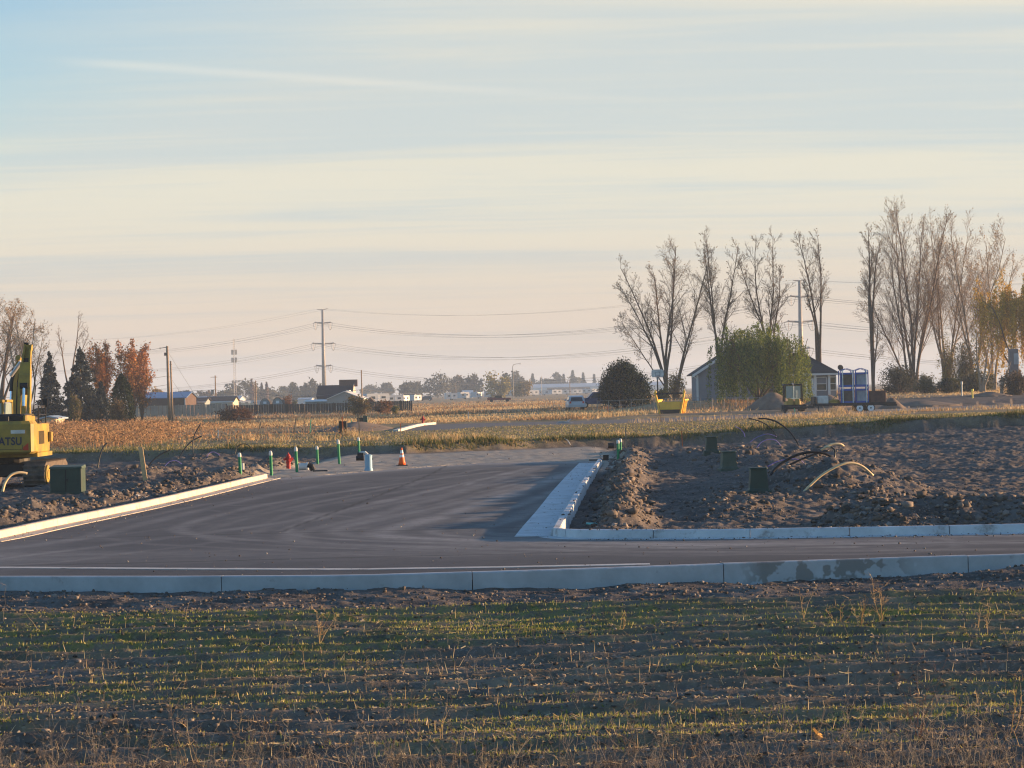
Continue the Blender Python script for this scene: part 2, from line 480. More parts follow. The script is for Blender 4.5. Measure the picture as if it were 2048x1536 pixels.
def dirt_mounds(x, y):
    """spoil heaps and berms left and right of the new side road"""
    lump = 1 + .45 * fbm(x, y, 1.3, 3, 40)
    dr = x - (xR(np.clip(y, 45, 92)) + .2)
    berm = np.exp(-((dr - 1.05) / .54) ** 2) * sm(46.2, 48.5, y) * sm(94, 88, y) * (.44 + .1 * fbm(x, y, 4, 2, 11))
    z = berm * (1 + .35 * fbm(x, y, 1.1, 3, 41))
    z = z + (gb(x, y, 1460, 1012, 1.2, 3.2, .28) + gb(x, y, 1560, 985, 1.6, 5, .30) + gb(x, y, 1690, 975, 1.5, 5, .62)
             + gb(x, y, 1610, 950, 1.6, 6, .38) + gb(x, y, 1500, 925, 1.7, 6, .35) + gb(x, y, 1330, 915, 1.9, 5, .34) + gb(x, y, 1425, 912, 1.0, 4, .25)
             + gb(x, y, 1260, 905, 1.2, 5, .3) + gb(x, y, 1560, 915, 2.2, 6, .3) + gb(x, y, 1640, 905, 2.0, 6, .22)) * lump
    fr = yF(x) + .35
    z = z + np.exp(-((y - fr - 3.6) / 1.7) ** 2) * sm(5.2, 7.6, x) * (.55 + .2 * fbm(x, y, 2.5, 3, 12)) * (1 + .3 * fbm(x, y, .9, 3, 44))
    z = z + np.exp(-((y - fr - .8) / .5) ** 2) * sm(1.6, 2.4, x) * (.13 + .08 * fbm(x, y, .8, 3, 13))
    dl = xL(np.clip(y, 40, 79)) - .2 - x
    z = z + np.exp(-((dl - 1.7) / 1.1) ** 2) * sm(48, 52, y) * sm(74, 66, y) * (.34 + .16 * fbm(x, y, 2, 3, 14)) * (1 + .4 * fbm(x, y, .9, 3, 46))
    z = z + np.exp(-((dl - 1.0) / .8) ** 2) * sm(66, 72, y) * sm(104, 96, y) * (.34 + .2 * fbm(x, y, 2.2, 3, 15)) * (1 + .4 * fbm(x, y, .9, 3, 47))
    z = z + (gb(x, y, 335, 955, 2.0, 6, .3) + gb(x, y, 230, 960, 2.2, 5, .3) + gb(x, y, 430, 915, 2.5, 6, .28) + gb(x, y, 600, 935, 1.2, 4, .25)) * lump
    return z

def height(x, y):
    x = np.asarray(x, float); y = np.asarray(y, float)
    # near stubble field with drill rows, then the graded strip in front of the kerb
    edge = yN(x) - 3.9 - .45 * sm(0, 5, x) + .15 * fbm(x, y, 2.5, 2, 20)
    row = y - .045 * x + .05 * fbm(x, y, 3, 2, 21)
    ph = (row / .66) % 1.0
    ridge = np.where(ph < .30, sm(0, .30, ph), sm(1, .30, ph))
    rowamp = .11 * (1 + .9 * fbm(x * .5, y, 2.2, 2, 22))
    zf = .0 + rowamp * ridge + .022 * fbm(x * .35, y, 1.2, 3, 23) + .026 * fbm(x * .7, y, .26, 3, 24) + .05 * fbm(x, y, 7, 2, 25)
    strip = -.075 - .065 * sm(-4, 1, x) + .05 * fbm(x, y, .9, 3, 26) + .045 * fbm(x, y * 2.2, .35, 3, 27)
    strip = strip + .05 * fbm(x * .22, y, .42, 3, 56) - .13 * np.exp(-((y - edge - .75) / .38) ** 2) * sm(-3, 4, x) - .05 * np.exp(-((y - edge - 1.9) / .3) ** 2)
    strip = strip + .16 * sm(5.8, 8.5, x) * sm(yN(x) - 2.2, yN(x) - .3, y)
    zf = zf - .12
    z = zf + (strip - zf) * sm(edge - .25, edge + .5, y)
    # building lots either side of the road
    lot = -.16 + .05 * fbm(x, y, 2.2, 3, 28) + .065 * fbm(x, y, .55, 3, 29) * (1 + .7 * fbm(x, y, 3, 2, 30)) + .065 * fbm(x, y, .22, 2, 31)
    lot = lot + dirt_mounds(x, y) + .11 * fbm(x, y, .42, 3, 48) * sm(.06, .3, dirt_mounds(x, y))
    lot = lot + .52 * sm(4, 27, x) * sm(58, 108, y) + .045 * fbm(x * .22, y, .7, 3, 49) + .09 * fbm(x * .3, y, 1.2, 3, 55) * sm(8, 12, x)
    apron = .0 + .03 * fbm(x, y, 1.5, 3, 32) + .02 * fbm(x, y, .4, 2, 33)
    inroad = sm(-1.2, -.1, x - xL(np.clip(y, 45, 79.5)) - (y > 79.5) * 1.1 * np.clip((y - 79.5) / 28, 0, 1)) * sm(1.0, .0, x - xR(y) - .2) * sm(76, 82, y)
    inroad = np.maximum(inroad, sm(96, 101, y) * sm(-8.0, -6.8, x) * sm(5.5, 3.5, x))
    mid = lot + (apron - lot) * inroad
    z = np.where(y > yN(x) + 5, mid, z)
    # plateau behind the cut bank
    yb = YB(x) + .7 * fbm(x, y, 3, 3, 34)
    zp = .38 + .60 * sm(4, 27, x) * sm(168, 122, y) - .12 * sm(-8, -30, x) + .03 * fbm(x, y, 1.2, 3, 35) + .05 * fbm(x, y, 9, 2, 36)
    k = sm(0, .55, y - yb)
    z = z + (zp - z) * k
    # land beyond the back road, rising to the house
    zfar = .45 * sm(-30, 8, x) + .85 * sm(10, 20, x) * sm(225, 250, y) * sm(700, 420, y) + .12 * fbm(x, y, 25, 3, 37)
    zfar = np.where(y > 250, zfar + .25 * fbm(x, y, 60, 2, 38) * sm(300, 500, y), zfar)
    z = z + (zfar - z) * sm(196, 235, y)
    # road beds lie under the paving
    rb = np.clip(sm(.5, .0, dist_in(x, y)), 0, 1)
    z = z + (np.minimum(z, -.10) - z) * rb
    bb = (y > yBB(x) - 2.2) & (y < yBT(x) + 2.2) & (x > xBL(y) - .5)
    z = np.where(bb, np.minimum(z, .22), z)
    return z
xBL = interp([(145, ground(795, 864, .3)[0]), (150, ground(800, 862, .3)[0]), (ground(870, 849, .3)[1], ground(870, 849, .3)[0]), (400, 5)])
def dist_in(x, y):
    """0 inside the paved area (kerbs included), growing outside"""
    a = on_cross(x, y, .0) | on_side(x, y, -.05)
    b = on_cross(x, y, .22) | on_side(x, y, .22)
    return np.where(a, 0.0, np.where(b, .22, 1.0))

def zt(x, y):
    return float(height(np.array([x]), np.array([y]))[0])
def spot(px, py):
    """the point of the ground seen at a photo pixel"""
    z = 0.0
    for _ in range(12):
        x, y = ground(px, py, z); z = .5 * z + .5 * zt(x, y)
    return x, y, zt(x, y)
def far(px, y, dz=0.0):
    """a point of the ground at distance y under photo column px"""
    z = 0.0
    for _ in range(3):
        x = xat(px, y, z); z = zt(x, y)
    return x, y, z + dz

# ------------------------------------------------------------------ ground, one sheet to the horizon
ys = np.concatenate([np.arange(12.5, 24, .055), np.arange(24, 35.5, .075), np.arange(35.5, 44, .5), np.arange(44, 78, .115), np.arange(78, 112, .2), np.arange(112, 150, .4),
                     150 * 1.009 ** np.arange(0, 370)])
tn = np.concatenate([np.linspace(-.62, -.30, 30)[:-1], np.linspace(-.30, -.262, 20)[:-1], np.linspace(-.262, .262, 960), np.linspace(.262, .30, 20)[1:], np.linspace(.30, .62, 30)[1:]])
YY, TT = np.meshgrid(ys, tn, indexing='ij')
XX = YY * TT
ZZ = height(XX, YY)
nr, nc = YY.shape
idx = np.arange(nr * nc).reshape(nr, nc)
quads = np.stack([idx[:-1, :-1], idx[:-1, 1:], idx[1:, 1:], idx[1:, :-1]], -1).reshape(-1, 4)
# what grows or lies where: red = green cover, green = straw / dry grass, blue = gravel
edge = yN(XX) - 3.9 - .45 * sm(0, 5, XX)
fieldm = sm(.3, -.5, YY - edge)
greenf = fieldm * np.clip(.20 + 1.0 * fbm(XX, YY * 1.8, 2.4, 4, 50) + .45 * sm(6.5, 1.5, edge - YY) - .4 * sm(22, 17, YY), 0, 1)
plat = sm(-.2, 1.2, YY - YB(XX)) * sm(235, 190, YY)
greenp = plat * np.clip(.62 + .5 * fbm(XX, YY, 5, 4, 51) - .2 * sm(0, 25, XX), 0, 1)
strawp = plat * np.clip(.42 + .6 * fbm(XX, YY, 4, 4, 52), 0, 1)
meadow = sm(185, 215, YY) * (1 - sm(-3, 3, YY - yBB(XX)) * sm(4, -2, YY - yBT(XX) - 5 * sm(10, 20, XX)))
strawm = meadow * np.clip(.85 + .3 * fbm(XX, YY, 12, 3, 53), 0, 1)
dirt_band = sm(4, 14, XX) * sm(-1, 3, YY - yBT(XX)) * sm(26, 14, YY - yBT(XX))
strawm = strawm * (1 - dirt_band)
gravel = np.clip(sm(76, 82, YY) * sm(YB(XX) + .5, YB(XX) - 2.5, YY) * sm(-1.4, -.4, XX - xL(np.clip(YY, 45, 79.5)) - 1.1 * np.clip((YY - 79.5) / 28, 0, 1)) * sm(1.4, .4, XX - xR(YY) - .2), 0, 1)
zone = np.stack([np.clip(greenf + greenp, 0, 1), np.clip(.25 * fieldm * (.6 + fbm(XX, YY, .8, 3, 54)) + strawp + strawm, 0, 1), gravel], -1).reshape(-1, 3)

gm = bpy.data.materials.new('soil'); gm.use_nodes = True
t = gm.node_tree; b = t.nodes['Principled BSDF']; b.inputs['Roughness'].default_value = .95; b.inputs['Specular IOR Level'].default_value = .12
def gn(ty, **k):
    n = t.nodes.new(ty)
    for a, v in k.items(): setattr(n, a, v)
    return n
tcg = gn('ShaderNodeTexCoord')
def gnoise(sc, det=6, rough=.6):
    n = gn('ShaderNodeTexNoise'); n.inputs['Scale'].default_value = sc; n.inputs['Detail'].default_value = det; n.inputs['Roughness'].default_value = rough
    t.links.new(tcg.outputs['Object'], n.inputs[0]); return n.outputs[0]
def gramp(v, lo, hi):
    n = gn('ShaderNodeMapRange'); n.inputs[1].default_value = lo; n.inputs[2].default_value = hi; t.links.new(v, n.inputs[0]); return n.outputs[0]
def gmix(f, a, c):
    n = gn('ShaderNodeMix', data_type='RGBA'); t.links.new(f, n.inputs[0])
    for i, q in ((6, a), (7, c)):
        if isinstance(q, tuple): n.inputs[i].default_value = (*q, 1)
        else: t.links.new(q, n.inputs[i])
    return n.outputs[2]
def gmul(a, c, op='MULTIPLY'):
    n = gn('ShaderNodeMath', operation=op, use_clamp=True)
    for i, q in enumerate((a, c)):
        if isinstance(q, (int, float)): n.inputs[i].default_value = q
        else: t.links.new(q, n.inputs[i])
    return n.outputs[0]
za = gn('ShaderNodeAttribute'); za.attribute_name = 'zone'
sp = gn('ShaderNodeSeparateColor'); t.links.new(za.outputs['Color'], sp.inputs[0])
soil = gmix(gramp(gnoise(1.1), .35, .65), (0.072, 0.063, 0.058), (0.155, 0.134, 0.120))
soil = gmix(gramp(gnoise(14, 3), .56, .72), soil, (0.25, 0.21, 0.18))
grav = gmix(gramp(gnoise(2.2), .35, .65), (0.25, 0.225, 0.195), (0.40, 0.36, 0.30))
green = gmix(gramp(gnoise(3.0), .3, .7), (0.085, 0.105, 0.022), (0.20, 0.21, 0.055))
straw = gmix(gramp(gnoise(.7), .3, .7), (0.30, 0.205, 0.10), (0.52, 0.38, 0.20))
c = gmix(sp.outputs[2], soil, grav)
c = gmix(gmul(sp.outputs[0], gramp(gnoise(7, 4), .38, .62)), c, green)
c = gmix(gmul(sp.outputs[1], gramp(gnoise(5, 5), .30, .55)), c, straw)
t.links.new(c, b.inputs['Base Color'])
bp = gn('ShaderNodeBump'); bp.inputs['Strength'].default_value = .55; bp.inputs['Distance'].default_value = .03
t.links.new(gnoise(16, 5), bp.inputs['Height']); t.links.new(bp.outputs[0], b.inputs['Normal'])
MT['soil'] = gm
gnd = npmesh('ground', np.stack([XX, YY, ZZ], -1).reshape(-1, 3), quads, 'soil', extra={'zone': zone}, smooth=True)
kind(gnd, 'structure')
del XX, YY, TT, ZZ, quads, zone, idx

def offset_path(pts, d):
    """pts shifted to the left of travel by d"""
    P = [np.array(p[:2], float) for p in pts]; out = []
    for i in range(len(P)):
        tdir = P[min(i + 1, len(P) - 1)] - P[max(i - 1, 0)]
        tdir /= np.linalg.norm(tdir)
        out.append(P[i] + np.array([-tdir[1], tdir[0]]) * d)
    return out
def resample(pts, step):
    P = [np.array(p[:2], float) for p in pts]
    L = [0]
    for a, c in zip(P[:-1], P[1:]): L.append(L[-1] + np.linalg.norm(c - a))
    n = max(2, int(L[-1] / step) + 1)
    s = np.linspace(0, L[-1], n)
    return np.stack([np.interp(s, L, [p[0] for p in P]), np.interp(s, L, [p[1] for p in P])], -1)

# ------------------------------------------------------------------ asphalt
am = bpy.data.materials.new('asphalt'); am.use_nodes = True
t = am.node_tree; b = t.nodes['Principled BSDF']; b.inputs['Roughness'].default_value = .82; b.inputs['Specular IOR Level'].default_value = .22
tcg = gn('ShaderNodeTexCoord')
da = gn('ShaderNodeAttribute'); da.attribute_name = 'dust'
ds = gn('ShaderNodeSeparateColor'); t.links.new(da.outputs['Color'], ds.inputs[0])
base = gmix(gramp(gnoise(.8, 8, .7), .3, .7), (0.044, 0.046, 0.054), (0.078, 0.080, 0.088))
base = gmix(gramp(gnoise(55, 3), .60, .72), base, (0.13, 0.125, 0.12))
base = gmix(gmul(gramp(gnoise(7, 8, .8), .45, .7), .55), base, (0.085, 0.082, 0.084))
dustc = gmix(gramp(gnoise(2.5, 4), .3, .7), (0.195, 0.19, 0.187), (0.295, 0.285, 0.275))
c = gmix(gmul(ds.outputs[0], gramp(gnoise(3.4, 8, .7), .10, .5)), base, dustc)
c = gmix(gmul(ds.outputs[1], .75), c, (0.022, 0.022, 0.025))
t.links.new(c, b.inputs['Base Color'])
bp = gn('ShaderNodeBump'); bp.inputs['Strength'].default_value = .35; bp.inputs['Distance'].default_value = .008
t.links.new(gnoise(60, 3), bp.inputs['Height']); t.links.new(bp.outputs[0], b.inputs['Normal'])
MT['asphalt'] = am
xs = np.concatenate([np.arange(-60, -16, 2.0), np.arange(-16, 14, .1), np.arange(14, 61, 2.0)])
ys = np.arange(33.0, 92.5, .1)
AX, AY = np.meshgrid(xs, ys)
inside = on_cross(AX, AY, 0) | (on_side(AX, AY, .1) & (AY < YEND(AX) + .35 * fbm(AX, AY, 1.2, 3, 60)))
# dust carried onto the paving by turning machines: arcs from the side road into the near road
dust = .05 + .25 * fbm(AX * .35, AY, 5, 4, 61)
TRACKS = (
    (((1190, 928), (1160, 940), (1120, 953), (1000, 995), (860, 1040), (770, 1060), (742, 1068), (775, 1075), (1000, 1082), (1400, 1090), (2048, 1084)), .42, .95),
    (((1060, 936), (960, 960), (780, 1000), (680, 1022), (600, 1047), (565, 1062), (600, 1075), (800, 1084), (1200, 1094), (1700, 1094)), .22, .75),
    (((1130, 1000), (1020, 1042), (965, 1057), (975, 1069), (1060, 1077), (1300, 1084), (1700, 1084)), .22, .6),
    (((1080, 962), (900, 1010), (700, 1050), (655, 1064), (720, 1075), (1000, 1087), (1400, 1096)), .35, .6),
    (((1000, 942), (820, 965), (640, 990), (500, 1015), (390, 1042), (345, 1060), (420, 1076), (900, 1098)), .22, .55),
    (((700, 960), (540, 990), (400, 1020), (280, 1050), (180, 1075), (0, 1100), (-200, 1112)), .25, .45),
    (((1060, 955), (830, 1000), (640, 1030), (560, 1046), (300, 1080), (0, 1118)), .25, .5),
    (((1130, 975), (1040, 1010), (920, 1045), (850, 1062), (880, 1072), (1100, 1080)), .3, .7),
    (((1000, 975), (1080, 958), (1060, 948), (960, 958), (930, 972)), .16, .7),
    (((450, 1012), (520, 1008), (640, 1028), (760, 1040), (860, 1030)), .12, .4))
for k, (pp, w, amt) in enumerate(TRACKS):
    P_ = resample([ground(*q) for q in pp], .6)
    for _ in range(3): P_[1:-1] = .25 * P_[:-2] + .5 * P_[1:-1] + .25 * P_[2:]
    d = dist_poly(AX, AY, list(P_)) + .15 * fbm(AX, AY, 2, 3, 62 + k)
    dust = np.maximum(dust, amt * np.exp(-(d / w) ** 2) * (.9 + .5 * fbm(AX, AY, 1.5, 3, 80 + k)))
    d2 = np.abs(d - 1.75)
    dust = np.maximum(dust, .55 * amt * np.exp(-(d2 / (w * .8)) ** 2) * (.9 + .5 * fbm(AX, AY, 1.5, 3, 95 + k)))
dust = dust + .4 * sm(3, .5, np.abs(AY - 41.3 - .02 * AX)) * (.5 + .5 * fbm(AX * .2, AY, .6, 3, 77)) + .35 * sm(-7, -10.5, AX) * sm(50, 44, AY)
dust = dust + .9 * sm(3.0, 0, YEND(AX) - AY) * (AY > 70) + .35 * sm(9, 0, YEND(AX) - AY) * (AY > 66)
dust = np.clip(dust, 0, 1)
xm = .5 * (xL(np.clip(AY, 47, 79)) + xR(AY)) + .03 * fbm(AX, AY, 4, 2, 90)
seam = np.exp(-((AX - xm) / .06) ** 2) * (AY > 47.5) + np.exp(-((AY - 47.2 - .03 * AX - .04 * fbm(AX, AY, 3, 2, 91)) / .07) ** 2) * (AX > xL(47.8) + .5) * (AX < 1.2) + np.exp(-((AY - 39.6 - .02 * AX) / .06) ** 2)
seam = np.clip(seam, 0, 1)
ci = inside[:-1, :-1] & inside[1:, :-1] & inside[:-1, 1:] & inside[1:, 1:]
idx = np.arange(AX.size).reshape(AX.shape)
q = np.stack([idx[:-1, :-1], idx[:-1, 1:], idx[1:, 1:], idx[1:, :-1]], -1)[ci]
used, inv = np.unique(q, return_inverse=True)
vz = (.006 * fbm(AX, AY, 3, 2, 63)).ravel()
Vr = np.stack([AX.ravel(), AY.ravel(), vz], -1)[used]
road = npmesh('road', Vr, inv.reshape(-1, 4), 'asphalt', extra={'dust': np.stack([dust.ravel()[used], seam.ravel()[used], 0 * used], -1)}, smooth=True)
kind(road, 'structure')
# back road across the middle distance
bx = np.linspace(BR_BOT[0][0], 75, 60)
pts = []
for i in range(60):
    x1 = bx[i]; y0 = yBB(x1); y1 = max(yBT(x1), y0 + 3)
    for k in range(5): pts.append((x1 + (y0 + (y1 - y0) * k / 4 - y0) * .02 * (i < 4), y0 + (y1 - y0) * k / 4, .31 + .02 * sm(0, 40, x1)))
V0 = np.array(pts)
idx = np.arange(300).reshape(60, 5)
q = np.stack([idx[:-1, :-1], idx[1:, :-1], idx[1:, 1:], idx[:-1, 1:]], -1).reshape(-1, 4)
kind(npmesh('back_road', V0, q, 'asphalt', extra={'dust': np.tile([.35, 0, 0], (300, 1))}), 'structure')

# ------------------------------------------------------------------ kerbs and gutters
def sweep(name, pts, prof, m='concrete', seg=3.0, gap=.014, step=.75, jit=.004):
    """a kerb cast in bays of length seg with open joints; prof = closed (offset to the left, z) outline"""
    path = resample(pts, step); per = max(1, int(round(seg / step)))
    mb = MB(); n = len(prof)
    offs = {o: offset_path(path, o) for o in sorted({p[0] for p in prof})}
    i = 0; rr = random.Random(len(name) + len(pts))
    while i < len(path) - 1:
        j = min(i + per, len(path) - 1)
        rows = []
        dz = rr.uniform(-jit, jit)
        for k in range(i, j + 1):
            row = [np.array([offs[o][k][0], offs[o][k][1], z + dz]) for o, z in prof]
            rows.append(row)
        tdir = path[min(i + 1, len(path) - 1)] - path[i]; tdir = tdir / np.linalg.norm(tdir)
        for p in rows[0]: p[:2] += tdir * gap * .5
        for p in rows[-1]: p[:2] -= tdir * gap * .5
        vs = sum(rows, []); fs = [tuple(range(n)), tuple((len(rows) - 1) * n + q for q in range(n - 1, -1, -1))]
        for k in range(len(rows) - 1):
            for a in range(n):
                c2 = (a + 1) % n
                fs.append((k * n + c2, k * n + a, (k + 1) * n + a, (k + 1) * n + c2))
        mb.add(vs, fs); i = j
    return kind(mb.build(name, m), 'structure')
KP = [(0, -.32), (0, .125), (.02, .14), (.14, .14), (.17, .12), (.20, .012), (.62, -.006 + .012), (.62, -.32)]     # back, top, face, gutter pan
mk('kerb_shaded', (0.50, 0.53, 0.56), 0.85, var=0.16, scale=1.6, bump=0.3, coord='Object')  # kerb concrete with the blue of shade mixed into its base colour
mk('kerb_sunlit', (0.56, 0.48, 0.39), 0.85, var=0.16, scale=1.6, bump=0.3)  # same concrete with warm sunlight put into its base colour
for nm_ in ('kerb_shaded', 'kerb_sunlit', 'concrete'):
    t = MT[nm_].node_tree; b = t.nodes['Principled BSDF']; tcg = gn('ShaderNodeTexCoord'); src = b.inputs['Base Color'].links[0].from_socket
    t.links.new(gmix(gmul(gramp(gnoise(1.7, 7, .75), .55, .66), .7), src, (0.20, 0.172, 0.15)), b.inputs['Base Color'])
ks = mk('kerb_stained_shaded', (0.38, 0.41, 0.44), 0.85, var=0.16, scale=1.6, bump=0.3)  # base colour holds the blue of shade; real stains follow below
t = ks.node_tree; b = t.nodes['Principled BSDF']; tcg = gn('ShaderNodeTexCoord'); sx3 = gn('ShaderNodeSeparateXYZ'); t.links.new(tcg.outputs['Object'], sx3.inputs[0])
src = b.inputs['Base Color'].links[0].from_socket
m1 = gmul(gramp(sx3.outputs[0], 3.3, 3.7), gramp(sx3.outputs[0], 6.2, 5.6)); m2 = gramp(gnoise(2.6, 3), .47, .51)
m3 = gramp(gnoise(1.3, 6, .75), .60, .70)
cc_ = gmix(gmul(m1, m2), src, (0.22, 0.22, 0.215)); cc_ = gmix(gmul(m3, .6), cc_, (0.19, 0.165, 0.145)); t.links.new(cc_, b.inputs['Base Color'])
sweep('near_kerb', NK, [(o, z) for o, z in KP], 'kerb_stained_shaded', seg=3.6)
# thin concrete lip out in the near road on the left
lipA = [ground(px, py) for px, py in ((-500, 1136), (0, 1135.5), (350, 1138), (700, 1139.5), (1000, 1135), (1300, 1129))]
sweep('gutter', lipA, [(-.10, -.1), (-.10, .008), (.16, .008), (.16, -.1)], 'concrete', seg=9, gap=.004)
# far kerb of the near road: path runs right to left so that the gutter falls towards the camera
FKP = [(-.16, -.3), (-.16, .15), (-.14, .165), (-.05, .165), (-.02, .15), (.0, .012), (.28, .010), (.28, -.3)]
sweep('far_kerb', FK[::-1][:-1] + [(FK[0][0] + .35, FK[0][1] + .05), (FK[0][0] + .08, FK[0][1] + .35), (FK[0][0] - .05, FK[0][1] + .8)], FKP, 'kerb_shaded', seg=1.8, step=.3)
# right kerb of the side road with a wide pan
RKP = [(-.16, -.3), (-.16, .14), (-.14, .155), (-.03, .155), (-.0, .14), (.03, .012), (.72, .012), (.72, -.3)]
sweep('side_kerb_right', [(FK[0][0] - .06, FK[0][1] + .85)] + RG, RKP, 'kerb_shaded', seg=3.0)
# left kerb
LKP = [(-.16, -.3), (-.16, .15), (-.14, .165), (-.04, .165), (-.01, .15), (.0, .012), (.45, .012), (.45, -.3)]
sweep('side_kerb_left', LKEXT[::-1], [(-o, z) for o, z in LKP][::-1], 'kerb_sunlit', seg=2.4, step=.6)
# ------------------------------------------------------------------ excavator, seen from behind, boom pointing away
ex = xat(2, 78.0, 0), 78.0
ez = -.10
E_ = thing('excavator', 'yellow tracked excavator seen from behind at the left edge of the site, boom raised', 'excavator', (ex[0], ex[1], ez))
for s in (-1, 1):
    m = MB()
    xc = 1.17 * s
    prof = [(-.15, .10), (.1, .0), (3.5, .0), (3.8, .12), (3.95, .42), (3.8, .72), (3.5, .84), (.1, .84), (-.15, .74), (-.3, .42)]
    m.prism(prof, xc - .36, xc + .36, 0, 'x')
    for k in range(22):                                              # track shoes with grousers
        y = .05 + k * .16
        m.box(xc - .385, xc + .385, y, y + .05, .845, .885, 0); m.box(xc - .385, xc + .385, y, y + .05, -.035, -.005, 0)
    for k in range(5):
        z = .08 + k * .15
        m.box(xc - .385, xc + .385, -.345 + .12 * abs(k - 2) / 2, -.295 + .12 * abs(k - 2) / 2, z, z + .05, 0)
    tr = m.build('track', ['track_steel', 'excavator_yellow'], E_)
    m = MB(); m.disc((xc + .37 * 1, .12, .42), .33, (1, 0, 0), .10, 18, 0); m.disc((xc + .41, .12, .42), .16, (1, 0, 0), .06, 12, 0)
    m.build('sprocket', 'excavator_yellow', tr)
m = MB(); m.box(-.8, .8, .6, 3.0, .35, .80, 0, .05); m.lathe([(.62, .8), (.62, 1.06)], (0, 1.8, 0), 20); m.build('undercarriage', 'black_steel', E_)
# superstructure
m = MB()
arc = [(math.sin(a) * 1.16 * (1 if abs(math.sin(a)) < .8 else 1), -math.cos(a)) for a in np.linspace(-math.pi / 2, math.pi / 2, 15)]
pl = [(x * 1.0, .42 * (y)) for x, y in arc]
pl = [(-1.16, .55)] + [(-1.16, -.02), (-1.08, -.16), (-.8, -.22), (.8, -.22), (1.08, -.16), (1.16, -.02)] + [(1.16, .55)]
inset = lambda P, k: [(x * (1 - k / 1.16), y + (k if y < 0 else 0)) for x, y in P]
lv = [(1.14, .10), (1.22, .0), (2.16, .0), (2.26, .07)]
rings = [[(x, y, z) for x, y in inset(pl, e)] for z, e in lv]
n = len(pl); vs = sum(rings, []); fs = [tuple(range(n - 1, -1, -1)), tuple(3 * n + k for k in range(n))]
for k in range(3):
    for i in range(n):
        j = (i + 1) % n; fs.append((k * n + i, k * n + j, (k + 1) * n + j, (k + 1) * n + i))
m.add(vs, fs)
cw = m.build('counterweight', 'excavator_yellow', E_)
m = MB(); m.add([(.70, -.224, 1.27), (1.0, -.224 + .02, 1.27), (1.0, -.204, 1.52)], [(0, 1, 2)]); m.build('reflector', 'red_reflector', cw)
m = MB(); m.box(.42, .90, -.228, -.222, 1.84, 1.96); m.build('plate', 'silver_paint', cw)
fc = bpy.data.curves.new('badge', 'FONT'); fc.body = 'KOMATSU'; fc.size = .40; fc.extrude = .004; fc.offset = .012; fc.space_character = 1.08
fo = bpy.data.objects.new('badge_curve', fc); COL.objects.link(fo)
me = bpy.data.meshes.new_from_object(fo.evaluated_get(bpy.context.evaluated_depsgraph_get()))
bpy.data.objects.remove(fo)
me.materials.append(MT['navy_paint'])
w = max(v.co.x for v in me.vertices)
lt = bpy.data.objects.new('lettering', me); COL.objects.link(lt); lt.parent = cw
lt.rotation_euler = (R(90), 0, 0); lt.scale = (1.50 / w, .92, 1); lt.location = (-.72, -.226, 1.46)
m = MB(); m.box(-1.14, .86, .42, 1.9, 1.1, 2.2, 0, .04); m.box(.862, 1.16, .56, 2.6, 1.16, 2.15, 0, .04); m.box(-1.16, 1.16, .5, 3.0, 1.02, 1.16, 0); m.build('engine_housing', 'excavator_yellow', E_)
m = MB(); m.box(-1.1, .80, .30, 1.7, 2.205, 2.50, 0, .1); m.build('engine_hood', 'black_steel', E_)
m = MB(); m.box(.72, .86, .3, 1.7, 2.22, 2.46, 0, .05); m.build('hood_edge', 'excavator_yellow', E_)
# cab on the left front
m = MB(); m.box(-1.16, -.30, 1.9, 3.5, 1.165, 2.1, 0, .05)
for x in (-1.14, -.36):
    for y in (1.95, 3.4): m.box(x, x + .07, y, y + .07, 2.1, 2.9)
m.box(-1.16, -.28, 1.9, 3.5, 2.9, 3.0, 0, .04); cb = m.build('cab', 'excavator_yellow', E_)
MB().box(-1.06, -.37, 1.97, 1.98, 2.12, 2.88).build('window', 'cab_glass', cb); MB().box(-.33, -.32, 2.04, 3.38, 2.12, 2.88).build('window', 'cab_glass', cb)
m = MB()
for q in range(6): m.box(1.162, 1.172, .75 + q * .16, .83 + q * .16, 1.45, 1.9)
m.build('grille', 'black_steel', E_)
m = MB(); m.box(-1.1, .86, -.226, -.221, 1.30, 1.315); m.box(.80, .815, -.226, -.221, 1.32, 1.44); m.tube([(.3, -.1, 2.27), (.3, -.1, 2.42)], .04, 8); m.build('panel_seam', 'black_steel', cw)
# boom: box girder with an open yoke at its foot, rising away from us, then the folded arm
def girder(m, pts, w, d, mi=0):
    """rectangular box section along (y, z) points; w = widths, d = depths"""
    rows = []
    for i, (y, z) in enumerate(pts):
        a = np.array(pts[max(i - 1, 0)], float); c = np.array(pts[min(i + 1, len(pts) - 1)], float)
        tn_ = (c - a) / np.linalg.norm(c - a); nrm = np.array([-tn_[1], tn_[0]])
        rows.append([(-w[i] / 2, *(np.array([y, z]) - nrm * d[i] / 2)), (w[i] / 2, *(np.array([y, z]) - nrm * d[i] / 2)), (w[i] / 2, *(np.array([y, z]) + nrm * d[i] / 2)), (-w[i] / 2, *(np.array([y, z]) + nrm * d[i] / 2))])
    vs = sum(rows, []); fs = [(3, 2, 1, 0), tuple(4 * (len(rows) - 1) + k for k in range(4))]
    for i in range(len(rows) - 1):
        for k in range(4):
            j = (k + 1) % 4; fs.append((i * 4 + k, i * 4 + j, (i + 1) * 4 + j, (i + 1) * 4 + k))
    return m.add(vs, fs, mi)
boom = bpy.data.objects.new('boom', None)
m = MB()
for s in (-1, 1):                                                  # two cheeks of the foot
    mm = MB(); girder(mm, [(2.2, 1.7), (2.45, 2.5), (2.75, 3.35)], [.08, .08, .10], [.42, .46, .46]); mm.v = [(x + .20 * s, y, z) for x, y, z in mm.v]; m.add(mm.v, mm.f)
girder(m, [(2.7, 3.25), (2.95, 3.7), (3.35, 4.15)], [.48, .46, .40], [.42, .50, .46])
